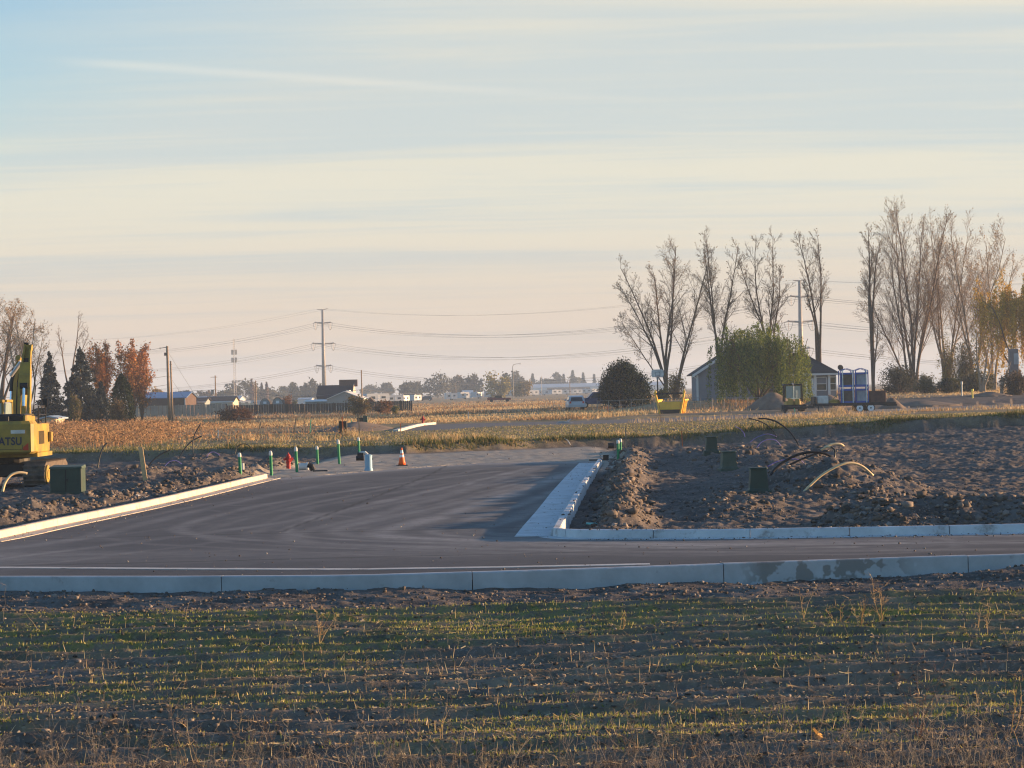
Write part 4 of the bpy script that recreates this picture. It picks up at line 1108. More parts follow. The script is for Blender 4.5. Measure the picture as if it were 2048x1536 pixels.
bare_tree('bare poplar directly right of the tallest one, lower and paler', 1893, 312, 458, [(-.04, 0, 1.0, 2, 0), (-.14, .05, .93, 3, -.3), (.12, -.05, .97, 2, .3), (.22, .1, .85, 3, .4), (-.24, .1, .8, 3, 0)], 16, .2, mt='bark_pale', twig='twig_pale', leaves=1500, pal=PC, nch=(17, 10, 6), ang=(.55, .65, .75), start=(.2, .1, .1))
bare_tree('bare pale-stemmed poplar between the clump and the golden willow, two stems at top', 1948, 300, 462, [(-.03, 0, 1.0, 2, 0), (.08, 0, .98, 2, .4), (-.14, .1, .85, 2, -.2), (.2, 0, .8, 3, .4)], 17, .19, mt='bark_pale', twig='twig_pale', leaves=1200, pal=PC, nch=(17, 10, 6), ang=(.55, .65, .75), start=(.2, .1, .1))
bare_tree('rightmost bare poplar, shorter and leaning over the golden willow', 1985, 318, 488, [(-.02, 0, 1.0, 2, 0), (.1, 0, .9, 2, .4), (-.12, .1, .85, 2, -.2)], 18, .22, mt='bark_pale', twig='twig_pale', leaves=1200, pal=PC, nch=(12, 8, 5), ang=(.5, .6, .7), start=(.2, .1, .1))
bare_tree('small crooked bare tree with pale stems in front of the golden willow', 1962, 268, 640, [(-.10, 0, 1.0, 1, 0), (.22, 0, .9, 1, .2), (.4, .1, .7, 1, .4)], 19, .17, mt='bark_pale', twig='twig_pale', leaves=300, pal=PC, nch=(7, 5, 4), ang=(.6, .7, .75))
bare_tree('leaning pale dead trunk at the right edge by the rubble', 2004, 250, 716, [(.28, 0, 1.0, .6, 0), (.5, .1, .55, 2.0, 0)], 20, .22, mt='bark_pale', twig='twig_pale', nch=(3, 3, 3), maxlev=2)
# left side
bare_tree('tall bare tree cut by the left picture edge behind the excavator', 2, 285, 596, [(-.1, 0, 1.0, 1, 0), (.12, .1, .95, 2, 0), (-.3, 0, .85, 1, 0), (.25, -.1, .8, 2, 0), (0, .1, .9, 2, 0)], 21, .26, leaves=3800, pal=((.30, .18, .08), (.36, .22, .1)), nch=(13, 8, 5))
bare_tree('pale bare tree directly behind the excavator boom', 52, 275, 622, [(-.03, 0, 1.0, 2, 0), (.14, 0, .95, 2, 0), (-.2, .1, .9, 2, 0), (.3, .1, .8, 2, .2)], 22, .2, mt='bark_pale', twig='twig_pale', leaves=1200, pal=PC, nch=(11, 7, 4))
bare_tree('thin bare tree poking up behind the second blue spruce', 141, 300, 624, [(.10, 0, 1.0, 5, 0), (-.1, 0, .85, 5, -.2), (.35, 0, .85, 6, 0)], 23, .15, mt='bark_grey', twig='twig', nch=(7, 5, 3), start=(.45, .1, .1))
bare_tree('slender bare sapling right of the first blue spruce, leaning right', 84, 300, 700, [(.22, 0, 1.0, 4, 0), (.05, 0, .9, 3, 0)], 24, .12, mt='bark_grey', nch=(6, 4, 3), start=(.4, .1, .1))

def crown_pts(n, rx, ry, rz, rg, shell=.55, clumps=26, cr=.32):
    """points in clumps spread through an ellipsoid so that gaps stay open between them"""
    u = rg.normal(size=(clumps, 3)); u /= np.linalg.norm(u, axis=1, keepdims=True)
    rad = rg.uniform(shell, 1.0, (clumps, 1)) ** .8
    cc = u * rad
    k = rg.integers(0, clumps, n)
    P = cc[k] + rg.normal(0, cr * .5, (n, 3)) * rg.uniform(.6, 1.2, (clumps, 1))[k]
    return P * np.array([rx, ry, rz])
def spruce(label, px, y, top, w, pal, seed, name='spruce_tree', n=9000, group=None, size=.34, part='needles'):
    x, yy, z = far(px, y); h = (proj((x, yy, z))[1] - top) * yy / F; rad = w * yy / F / 2
    t = tree_obj(name, label, (x, yy, z - .1), group); rg = np.random.default_rng(seed); rr = random.Random(seed)
    m = MB(); m.tube([(0, 0, 0), (0, 0, h * .5), (0, 0, h)], [.22, .12, .02], 7); m.build('trunk', 'bark_brown', t)
    P = []; D = []
    nb = int(h * 15)
    for i in range(nb):                                              # boughs, longer low down, tips turned down
        f = (i + rr.random()) / nb; zz = h * (.04 + .95 * f); L = rad * (1 - f) ** .85 * rr.uniform(.65, 1.12) + .08
        az = rr.random() * 2 * math.pi; k = max(4, int(n / nb * (1.6 * (1 - f) + .25)))
        s = rg.uniform(.12, 1, k) ** .8
        side = rg.normal(0, .16, k) * L * (.4 + s * .5)
        px_ = math.cos(az) * L * s - math.sin(az) * side; py_ = math.sin(az) * L * s + math.cos(az) * side
        P.append(np.stack([px_, py_, zz - .22 * L * s + .10 * L * s ** 3 + rg.normal(0, .09, k)], -1))
    P = np.concatenate(P)
    V, Fc, c_ = quadcloud(P, size, pal, rg, flat=.5, droop=.12, aspect=.45)
    npmesh(part, V, Fc, 'needle', c_, parent=t); return t
BLUE = ((.040, .052, .056), (.055, .068, .072), (.030, .040, .042))
spruce('slim blue spruce just right of the excavator boom, left one of the pair', 101, 262, 702, 78, BLUE, 31, n=9000)
spruce('broad tall blue spruce between the slim spruce and the orange trees', 163, 256, 694, 118, BLUE, 32, n=14000)
spruce('small dark spruce squeezed between the broad spruce and the orange tree', 203, 254, 762, 62, BLUE, 33, n=6000)
def leafy(label, px, y, top, w, pal, seed, n=7000, size=.22, name='tree', group=None, low=.12, bark='bark_brown', clumps=40, mt='leaf', part='crown', upright=False, cr=.32):
    x, yy, z = far(px, y); h = (proj((x, yy, z))[1] - top) * yy / F; rad = w * yy / F / 2
    t = tree_obj(name, label, (x, yy, z - .1), group); rg = np.random.default_rng(seed); rr = random.Random(seed)
    segs = []; tips = []
    nl = 4 if not upright else 6
    p = np.array([0, 0, 0.0]); segs.append((0, 0, 0, 0, 0, h * low * 1.2, .03 * h * .8, .025 * h * .8, 0))
    for i in range(nl):
        a_ = i * 2.4 + rr.random()
        le = (.55 if upright else .5) * rr.uniform(.5, 1.2) * (rad / (h * .5))
        grow(rr, segs, tips, np.array([0, 0, h * low]), np.array([math.cos(a_) * le, math.sin(a_) * le, 1.0]), h * (1 - low) * rr.uniform(.75, .99), .016 * h, 0, 2, .25, .06, (8, 5), (.55, .7), (.4, .4), (.2, .15), .02)
    put_wood(t, segs, bark, 'twig', 0)
    hz_ = h * (1 - low) / 2
    P = crown_pts(n, rad, rad, hz_, rg, .35, clumps, cr) + np.array([0, 0, h * low + hz_])
    if upright:
        T = np.array([s[3:6] for s in segs if s[8] >= 1]); k = rg.integers(0, len(T), n)
        P = T[k] + rg.normal(0, .2, (n, 3)) * np.array([1, 1, 1.6])
    P = P[P[:, 2] > .1]
    V, Fc, c_ = quadcloud(P, size, pal, rg, jit=.35); npmesh(part, V, Fc, mt, c_, parent=t); return t
ORG = ((.42, .17, .05), (.33, .13, .045), (.48, .22, .065), (.24, .11, .05))
leafy('rust orange autumn tree behind the broad spruce, left one of two', 205, 272, 686, 70, ORG, 41, 6500, .24, upright=True, name='autumn_tree', low=.1)
leafy('rust orange autumn tree with feathery right side, right one of two', 266, 268, 688, 88, ORG, 42, 6200, .24, upright=True, name='autumn_tree', low=.08)
leafy('orange shrub-like tree bending out right of the dark arborvitae', 284, 262, 722, 44, ORG, 43, 2600, .22, upright=True, name='autumn_tree', low=.05)
# arborvitae: dense flame shape
def flame(label, px, y, top, w, pal, seed, n=9000, size=.2, name='arborvitae'):
    x, yy, z = far(px, y); h = (proj((x, yy, z))[1] - top) * yy / F; rad = w * yy / F / 2
    t = tree_obj(name, label, (x, yy, z - .1)); rg = np.random.default_rng(seed)
    m = MB(); m.tube([(0, 0, 0), (0, 0, h * .8)], [.12, .03], 7); m.build('trunk', 'bark_brown', t)
    f = rg.uniform(0, 1, n); az = rg.uniform(0, 2 * np.pi, n)
    prof = np.interp(f, [0, .12, .4, .7, .9, 1], [.75, .95, 1, .74, .38, .03])
    rr_ = rad * prof * rg.uniform(.55, 1.05, n) * (1 + .12 * np.sin(az * 5 + f * 9))
    P = np.stack([rr_ * np.cos(az), rr_ * np.sin(az), h * f], -1)
    V, Fc, c_ = quadcloud(P, size, pal, rg, aspect=.5); npmesh('crown', V, Fc, 'needle', c_, parent=t); return t
flame('dark green flame-shaped arborvitae in front of the orange trees', 245, 236, 746, 50, ((.022, .035, .018), (.03, .048, .022), (.018, .026, .016)), 44)
# dark evergreen bush near the pickup: stout upright tufts
def tuft_bush(label, px, y, top, w, pal, seed, n=16000, size=.24, name='evergreen_bush', cat='bush', dz=0):
    x, yy, z = far(px, y); h = (proj((x, yy, z))[1] - top) * yy / F; rad = w * yy / F / 2
    t = thing(name, label, cat, (x, yy, z - .1)); rg = np.random.default_rng(seed); rr = random.Random(seed)
    segs = []
    K = 150; cc = []
    for i in range(K):
        a_ = rr.random() * 2 * math.pi; ph = math.asin(rr.random() ** .8); q = rr.uniform(.55, 1.0)
        c0 = np.array([math.cos(a_) * math.cos(ph) * rad * .88 * q, math.sin(a_) * math.cos(ph) * rad * .88 * q, h * (.12 + .80 * math.sin(ph) * q)])
        cc.append(c0)
        if i < 30: segs.append((0, 0, .1, *c0, .06, .02, 0))
    V, Fc = seg_mesh(segs, 5); npmesh('stem', V, Fc, 'bark_brown', parent=t)
    cc = np.array(cc); k = rg.integers(0, K, n)
    P = cc[k] + rg.normal(0, 1, (n, 3)) * np.array([.34, .34, .42]) * rad / 3.3 * 1.0
    P = P[P[:, 2] > .02]
    V, Fc, c_ = quadcloud(P, size, pal, rg, droop=-.25, aspect=.4); npmesh('foliage', V, Fc, 'needle', c_, parent=t); return t
tuft_bush('large rounded dark evergreen bush beside the blue pickup', 1249, 262, 716, 116, ((.007, .022, .009), (.012, .031, .012), (.005, .015, .007)), 51, n=26000)
# willows: hanging strands
def willow(label, px, y, top, w, pal, seed, n_str=900, per=26, size=.24, name='willow_tree', lobes=7, hang=(.35, .8)):
    x, yy, z = far(px, y); h = (proj((x, yy, z))[1] - top) * yy / F; rad = w * yy / F / 2
    t = tree_obj(name, label, (x, yy, z - .1)); rg = np.random.default_rng(seed); rr = random.Random(seed)
    segs = []; tips = []
    for i in range(6):
        a_ = i * 1.1 + rr.random(); grow(rr, segs, tips, np.array([0, 0, .2]), np.array([math.cos(a_) * .6, math.sin(a_) * .6, 1.0]), h * .85, .16, 0, 1, .2, .08, (6,), (.7,), (.4,), (.35,), .03)
    put_wood(t, segs, 'bark_brown', 'twig')
    L = []
    for i in range(lobes):
        a_ = i * 2 * math.pi / lobes + rr.random() * .6; q = rr.uniform(.48, .76)
        L.append((math.cos(a_) * rad * q, math.sin(a_) * rad * q, h * rr.uniform(.56, .70), rad * rr.uniform(.38, .5), h * rr.uniform(.22, .30)))
    L.append((0, 0, h * .68, rad * .55, h * .32)); L.append((rad * .15, -rad * .3, h * .7, rad * .4, h * .28))
    P = []
    K = max(60, n_str // 9); tr = []
    for i in range(K):                                               # tresses: bundles of strands with gaps between them
        lx, ly, lz, lr, lh = L[rr.randrange(len(L))]
        u = rg.normal(size=3); u /= np.linalg.norm(u); u[2] = abs(u[2]) * 1.1 - .15
        tr.append((np.array([lx, ly, lz]) + u * np.array([lr, lr, lh]) * rr.uniform(.72, 1.16), u, rr.uniform(.6, 1.25)))
    for i in range(n_str):
        q0, u, ln_ = tr[rr.randrange(K)]
        p0 = q0 + rg.normal(0, .17, 3)
        D = min(p0[2] - .15, h * rr.uniform(*hang) * ln_) * (.5 + .5 * min(1, math.hypot(p0[0], p0[1]) / rad))
        s = rg.uniform(0, 1, per)
        out = np.array([u[0], u[1], 0]) * .5
        P.append(p0 + out * (s[:, None] - s[:, None] ** 2 * .6) + np.stack([rg.normal(0, .09, per), rg.normal(0, .09, per), -D * s ** 1.2], -1))
    P = np.concatenate(P)
    V, Fc, c_ = quadcloud(P, size, pal, rg, droop=.75, aspect=.32); npmesh('crown', V, Fc, 'leaf', c_, parent=t); return t
willow('large green weeping willow hiding the middle of the grey house', 1517, 238, 636, 190, ((.14, .19, .030), (.10, .15, .026), (.20, .225, .035), (.05, .08, .020)), 61, 1350, 32, .25, lobes=9, hang=(.6, 1.2))
willow('golden yellow willow at the right picture edge behind the poplars', 2052, 292, 536, 215, ((.60, .38, .03), (.46, .29, .03), (.34, .24, .035), (.62, .38, .04)), 62, 1700, 30, .30)
GB = ((.10, .085, .05), (.075, .07, .04), (.13, .105, .06))
def shrub(label, px, y, top, w, pal, seed, n=4500, size=.2, name='shrub', mt='leaf', cat='shrub', group=None, twigs=60):
    x, yy, z = far(px, y); h = (proj((x, yy, z))[1] - top) * yy / F; rad = w * yy / F / 2
    t = thing(name, label, cat, (x, yy, z - .1), 0, group); rg = np.random.default_rng(seed); rr = random.Random(seed)
    segs = []
    for i in range(twigs):
        a_ = rr.random() * 6.28; q = rad * rr.uniform(.1, .95)
        segs.append((math.cos(a_) * q * .2, math.sin(a_) * q * .2, 0, math.cos(a_) * q, math.sin(a_) * q, h * (1 - .35 * (q / rad) ** 2) * rr.uniform(.7, 1.0), .03, .01))
    V, Fc = seg_mesh(segs, 4); npmesh('stem', V, Fc, 'twig', parent=t)
    P = crown_pts(n, rad, rad, h * .5, rg, .2, 34, .42) + np.array([0, 0, h * .47]); P = P[P[:, 2] > 0]
    V, Fc, c_ = quadcloud(P, size, pal, rg, jit=.35); npmesh('foliage', V, Fc, mt, c_, parent=t); return t
shrub('dark rounded grey-green shrub at the left foot of the tallest poplar', 1800, 282, 722, 66, ((.05, .055, .04), (.065, .065, .045), (.04, .045, .03)), 71, 6500, name='shrub')
shrub('pale olive shrub under the poplars right of the dark rounded one', 1852, 276, 748, 44, ((.13, .125, .06), (.10, .10, .05)), 72, 3500)
shrub('yellowish leafy sapling halfway up between the poplar trunks', 1898, 300, 668, 44, ((.28, .22, .05), (.2, .17, .05)), 73, 2600)
shrub('dark green undergrowth shrub below the yellowish sapling', 1898, 272, 752, 52, ((.04, .05, .025), (.055, .06, .03)), 74, 4000)
shrub('broad dark olive shrub left of the leaning dead trunk', 1952, 276, 742, 76, ((.06, .062, .03), (.085, .08, .035), (.05, .05, .028)), 75, 5500)
shrub('tall olive green bush behind the small crooked bare tree', 1930, 296, 672, 60, ((.10, .095, .04), (.075, .075, .035)), 76, 4200)
shrub('brown tangled bush at the right edge beside the leaning dead trunk', 2034, 245, 742, 56, ((.13, .095, .06), (.09, .065, .045)), 77, 4200, mt='dry_leaf')
shrub('small yellow-leaved shrub at the foot of the twin-trunk bare tree', 1352, 284, 742, 48, ((.30, .19, .05), (.2, .15, .06), (.13, .11, .05)), 78, 1500)
shrub('low green shrub under the basketball hoop', 1325, 278, 776, 28, ((.13, .13, .03), (.10, .1, .03)), 79, 1400)
shrub('olive bush in front of the grey metal barn with reddish right side', 717, 300, 789, 50, ((.12, .105, .04), (.19, .12, .045), (.09, .085, .035)), 80, 3200, name='bush')
shrub('reddish brown bush right of the barn, lower than the olive one', 768, 310, 799, 40, ((.20, .10, .05), (.15, .085, .045)), 81, 2200, mt='dry_leaf', name='bush')
shrub('small yellow-green weed bush right of the reddish bush', 791, 300, 808, 14, ((.22, .20, .05),), 82, 700, name='bush')
shrub('rust brown bush between the two grey quonset sheds and the barn', 573, 420, 789, 32, ((.22, .11, .055), (.17, .09, .05)), 83, 2200, mt='dry_leaf', name='bush')
shrub('yellow-green bush directly right of the rust brown bush by the sheds', 588, 424, 797, 16, ((.22, .20, .05),), 84, 900, name='bush')
shrub('red-brown thorny thicket left of the thin wooden fence', 472, 262, 812, 62, ((.17, .09, .06), (.13, .075, .055)), 85, 3600, mt='dry_leaf', name='bush')
shrub('olive sapling at the foot of the broad spruce', 152, 232, 784, 26, ((.13, .12, .05), (.1, .09, .04)), 86, 1400, name='bush')
shrub('pale brown weed bush in front of the arborvitae', 236, 222, 790, 34, ((.22, .15, .08), (.16, .11, .06)), 87, 1500, mt='dry_leaf', name='bush')

# ------------------------------------------------------------------ far trees fading in the haze
FARG = 'hazy trees on the horizon'
RND = ((.09, .085, .055), (.12, .105, .06), (.07, .07, .045))
for k, (lb, px, y, top, w, pal) in enumerate((
    ('broad hazy tree mass just left of the cell mast', 452, 1050, 778, 40, RND),
    ('domed hazy tree mass right behind the cell mast', 487, 1080, 764, 64, RND),
    ('low hazy trees right of the columnar poplars, left of the lattice of poles', 535, 1150, 776, 50, RND),
    ('low hazy trees behind the two quonset sheds', 575, 1200, 774, 56, RND),
    ('hazy tree with small round top left of the transmission pole', 588, 1100, 769, 22, RND),
    ('hazy round tree pair member just left of the transmission pole, lower one', 612, 1120, 768, 24, RND),
    ('hazy round tree touching the left side of the transmission pole, higher one', 628, 1120, 764, 30, RND),
    ('faint rounded tree seen above the dark barn roof', 690, 1500, 766, 30, RND),
    ('faint pale tree right of the wooden pole by the barn', 740, 1500, 772, 34, RND),
    ('hazy dome-shaped tree halfway between barn and the dense dark tree', 774, 1350, 768, 32, RND),
    ('dense dark square-topped hazy tree above the white trailers', 817, 1100, 763, 38, ((.05, .055, .04), (.07, .07, .05))),
    ('thin open-crowned hazy tree right of the dense dark one', 834, 1150, 761, 24, RND),
    ('large broad hazy tree, biggest of the middle group', 876, 1120, 748, 62, RND),
    ('hazy twiggy tree right of the biggest broad tree', 913, 1200, 751, 30, ((.13, .09, .06), (.10, .08, .05))),
    ('rounded reddish hazy tree left of the tall round one', 932, 1150, 754, 40, ((.14, .10, .06), (.11, .085, .055))),
    ('tall round hazy tree just left of the yellow tree', 950, 1150, 748, 34, RND),
    ('yellow-green tree brighter than its neighbours left of the street lamp', 996, 860, 746, 46, ((.30, .25, .06), (.22, .19, .06), (.16, .14, .05))),
    ('hazy dark conifer-like tree between yellow tree and street lamp', 1014, 1150, 752, 22, ((.06, .065, .05),)),
    ('tall twiggy hazy tree just right of the street lamp', 1036, 1250, 747, 24, RND),
    ('low yellow-brown bushy tree right of the street lamp', 1046, 900, 764, 42, ((.22, .17, .06), (.16, .125, .05))),
    ('hazy open tree group member right of the first conifer', 1112, 1700, 749, 28, RND),
    ('golden tree behind the blue roofed building at left', 315, 640, 779, 34, ((.42, .25, .04), (.34, .21, .04))),
    ('low hazy trees behind the right half of the blue roofed building', 372, 1100, 781, 52, RND),
    ('brownish hazy tree above the dark roofed houses', 412, 1000, 783, 34, ((.14, .10, .07),)),
    ('faint trees between the pale barn and the big round hazy trees', 655, 1500, 772, 34, RND))):
    leafy(lb, px, y, top, w, pal, 100 + k, 1500, .0011 * y, name='tree', group=FARG, clumps=22, low=.06, cr=.42)
for k, (lb, px, y, top, w) in enumerate((('reddish columnar poplar, tallest of the thin ones left of the transmission pole', 504, 1050, 758, 9),
                                         ('thin columnar poplar second to the right of the tallest one', 524, 1080, 766, 7),
                                         ('thin columnar poplar third to the right of the tallest one', 534, 1080, 764, 7),
                                         ('small columnar tree standing right against the cell mast', 470, 1060, 764, 7))):
    flame(lb, px, y, top, w, ((.20, .12, .09), (.16, .10, .08)), 140 + k, 700, 1.0, 'poplar_tree')['group'] = FARG
CON = ((.045, .055, .045), (.06, .07, .055))
for k, (lb, px, y, top, w) in enumerate((('hazy conifer nearest the street lamp on its right, leftmost of the conifer row', 1066, 1650, 747, 22), ('small hazy conifer second in the row from the lamp', 1083, 1650, 755, 14),
                                         ('short hazy conifer third in the row from the lamp', 1092, 1650, 757, 13), ('hazy conifer in the middle of the conifer row', 1120, 1650, 749, 14), ('narrow hazy conifer left of the tallest conifer', 1128, 1650, 748, 14),
                                         ('tallest hazy conifer of the row above the long pale roof', 1146, 1650, 740, 22), ('hazy conifer right of the tallest one', 1167, 1700, 745, 20), ('small hazy conifer closest to the dark evergreen bush', 1189, 1700, 748, 14))):
    spruce(lb, px, y, top, w, CON, 150 + k, 'conifer_tree', 1300, FARG, 1.6)
leafy('faint bushy tree group behind the conifer row', 1140, 1750, 755, 70, RND, 170, 1200, 2.0, name='tree', group=FARG, low=.05, clumps=20)
leafy('faint bushy tree group left behind the conifer row', 1095, 1760, 758, 60, RND, 171, 1200, 2.0, name='tree', group=FARG, low=.05, clumps=20)
# ------------------------------------------------------------------ buildings
def gable_block(t, w, d, h, rise, ov, wallm, roofm, trim=None, ridge='x', name_w='wall', name_r='roof', x0=None, y0=0, z0=0, th=.14):
    """box with a gable roof; the ridge runs along x or y; front face at y = y0"""
    a = -w / 2 if x0 is None else x0; b_ = a + w; c0, c1 = y0, y0 + d
    m = MB()
    if ridge == 'x':
        mid = (c0 + c1) / 2
        m.prism([(c0, z0 - .6), (c1, z0 - .6), (c1, z0 + h), (mid, z0 + h + rise), (c0, z0 + h)], a, b_, 0, 'x')
    else:
        mid = (a + b_) / 2
        m.prism([(a, z0 - .6), (b_, z0 - .6), (b_, z0 + h), (mid, z0 + h + rise), (a, z0 + h)], c0, c1)
    wl_ = m.build(name_w, wallm, t)
    m = MB(); e = .02
    if ridge == 'x':
        s = rise / (d / 2)
        m.prism([(c0 - ov, z0 + h - ov * s + e), (mid, z0 + h + rise + e), (c1 + ov, z0 + h - ov * s + e), (c1 + ov, z0 + h - ov * s + th), (mid, z0 + h + rise + th), (c0 - ov, z0 + h - ov * s + th)], a - ov, b_ + ov, 0, 'x')
    else:
        s = rise / (w / 2)
        m.prism([(a - ov, z0 + h - ov * s + e), (mid, z0 + h + rise + e), (b_ + ov, z0 + h - ov * s + e), (b_ + ov, z0 + h - ov * s + th), (mid, z0 + h + rise + th), (a - ov, z0 + h - ov * s + th)], c0 - ov, c1 + ov)
    rf = m.build(name_r, roofm, t)
    if trim:
        m = MB()
        if ridge == 'x': m.box(a - ov, b_ + ov, c0 - ov - .04, c0 - ov + .0, z0 + h - ov * s - .14, z0 + h - ov * s + th - .02)
        else:
            for sg in (-1, 1):
                q = w / 2 + ov
                m.prism([(mid + sg * q, z0 + h - ov * s - .18), (mid + sg * q, z0 + h - ov * s + th - .01), (mid, z0 + h + rise + th - .01), (mid, z0 + h + rise - .18)][::sg], c0 - ov - .04, c0 - ov)
        m.build('trim', trim, rf)
    return wl_, rf
def window(parent, x, y, z, w, h, sash=True, fr=.09, frame='trim_white', blind=0.0):
    m = MB(); a, b_ = x - w / 2, x + w / 2
    m.box(a - fr, a, y - .06, y, z - fr, z + h + fr); m.box(b_, b_ + fr, y - .06, y, z - fr, z + h + fr)
    m.box(a, b_, y - .06, y, z - fr, z); m.box(a, b_, y - .06, y, z + h, z + h + fr)
    if sash: m.box(a, b_, y - .05, y, z + h * .48, z + h * .48 + .06)
    f = m.build('window', frame, parent)
    m = MB(); m.box(a, b_, y - .02, y - .008, z, z + h); m.build('pane', 'dark_glass', f)
    if blind:
        m = MB(); m.box(a + .02, b_ - .02, y - .032, y - .024, z + h * (1 - blind), z + h); m.build('blind', 'siding_grey', f)
# grey house: gabled wing left, hipped wing right, mostly hidden by the willow between
YH = 252.0
hx, hy, hz = far(1540, YH)
hz = 1.30
HS = thing('house', 'grey single-storey house with dark shingle roof half hidden behind the green willow', 'house', (hx, hy, hz))
lx = xat(1394, YH, hz) - hx; rx = xat(1674, YH, hz) - hx
gable_block(HS, 9.2, 7, 3.0, 2.9, .5, 'siding_grey', 'shingle_dark', 'trim_white', 'y', x0=lx)
m = MB(); m.box(lx - .02, lx + .20, -.03, -.002, -.6, 2.75); m.tube([(lx - .45, -.45, 2.72), (lx - .1, -.1, 2.5), (lx + .02, -.08, 2.3), (lx + .02, -.08, 0)], .05, 6); m.build('downpipe', 'trim_white', HS)
window(HS, lx + 3.15, -.005, 1.1, 1.5, 1.25)
m = MB(); m.box(lx + 9.25, rx, .4, 8.5, -.6, 2.62); wl2 = m.build('wall', 'siding_grey', HS)
zr = 2.62; ov = .5
A = (lx + 8.9, .4 - ov); B = (rx + ov, .4 - ov); Cc = (rx + ov, 8.5 + ov); D_ = (lx + 8.9, 8.5 + ov)
rd = ((lx + 12.2, 4.45), (rx - 4.1, 4.45))
m = MB(); m.add([(*A, zr), (*B, zr), (*Cc, zr), (*D_, zr), (*rd[0], zr + 2.45), (*rd[1], zr + 2.45)], [(3, 2, 1, 0), (0, 1, 5, 4), (1, 2, 5), (2, 3, 4, 5), (3, 0, 4)]); rf2 = m.build('roof', 'shingle_dark', HS)
m = MB(); m.box(A[0], B[0], A[1] - .06, A[1] - .002, zr - .16, zr + .05); m.box(B[0] + .002, B[0] + .06, A[1], Cc[1], zr - .16, zr + .05); m.build('fascia', 'trim_white', rf2)
dx = xat(1620.5, YH, hz) - hx
m = MB(); m.box(dx - .6, dx - .48, .30, .395, 0, 2.2); m.box(dx + .48, dx + .6, .30, .395, 0, 2.2); m.box(dx - .48, dx + .48, .30, .395, 2.08, 2.2); dr = m.build('door_frame', 'trim_white', HS)
m = MB(); m.box(dx - .475, dx + .475, .34, .39, 0.0, 2.07); d1_ = m.build('door', 'rim_white', HS)
m = MB(); m.box(dx - .22, dx + .22, .325, .338, .95, 1.85); m.build('pane', 'dark_glass', d1_)
m = MB(); m.disc((dx + .40, .31, 1.0), .04, (0, 1, 0), .06, 8); m.build('handle', 'chrome', d1_)
for px in (1631.5, 1659.5):
    q = xat(px, YH, hz) - hx; m = MB(); m.box(q - .13, q + .13, .15, .38, -.5, 2.55); m.build('post', 'trim_white', HS)
window(HS, xat(1644.5, YH, hz) - hx, .395, .85, 1.02, 1.35, True, blind=.55); window(HS, xat(1667.5, YH, hz) - hx, .395, .85, .58, 1.35, True)
# satellite dish stands on the hip
m = MB(); m.tube([(0, 0, 0), (0, 0, .42)], .03, 6)
t = thing('satellite_dish', 'dark oval satellite dish on the roof edge above the blue racks', 'satellite dish', (xat(1681, 251, hz + 2.8), 251, hz + 2.62))
m.build('mast', 'black_steel', t)
m = MB(); m.disc((0, -.05, .62), .32, (.25, -1, .35), .05, 18); m.tube([(0, -.05, .40), (.05, -.5, .50)], .02, 5); m.build('dish', 'black_steel', t)
# shed
sx, sy, sz = far(1540, 246); sz = 1.05
t = thing('shed', 'low mauve garden shed with brown roof between the willow and the loader cab', 'shed', (sx, sy, sz))
gable_block(t, 3.4, 2.6, 1.15, .75, .12, 'wall_mauve', 'shingle_brown', None, 'x')
m = MB(); m.box(-.5, .5, -.035, -.003, -.1, 1.0); dd = m.build('door', 'wall_mauve', t); m = MB(); m.box(.35, .42, -.06, -.036, .4, .55); m.build('handle', 'black_steel', dd)

# basketball hoop
x, y, z = far(1316, 258)
t = thing('basketball_hoop', 'basketball hoop on a black pole with weathered white backboard behind the yellow hopper', 'basketball hoop', (x, y, z))
m = MB(); m.tube([(0, 0, -.3), (0, 0, 2.7), (0, -.35, 3.2)], .075, 8); m.build('pole', 'black_steel', t)
m = MB(); m.prism([(-.62, 2.95), (.62, 2.95), (.70, 3.3), (.66, 3.72), (.45, 3.82), (-.45, 3.82), (-.66, 3.72), (-.70, 3.3)], -.42, -.37); bb_ = m.build('backboard', 'board_white', t)
m = MB(); m.box(-.27, .27, -.428, -.422, 3.10, 3.14); m.box(-.27, -.23, -.428, -.422, 3.14, 3.5); m.box(.23, .27, -.428, -.422, 3.14, 3.5); m.box(-.27, .27, -.428, -.422, 3.5, 3.54); m.build('target_marking', 'siding_grey', bb_)
m = MB(); m.tube([(.23 * math.cos(a), -.68 + .23 * math.sin(a), 3.05) for a in np.linspace(0, 2 * math.pi, 17)], .015, 5); m.build('rim', 'lath_orange', t)
m = MB()
for a in np.linspace(0, 2 * math.pi, 11)[:-1]: m.tube([(.23 * math.cos(a), -.68 + .23 * math.sin(a), 3.04), (.12 * math.cos(a + .3), -.68 + .12 * math.sin(a + .3), 2.65)], .012, 4)
m.build('net', 'pvc_white', t)

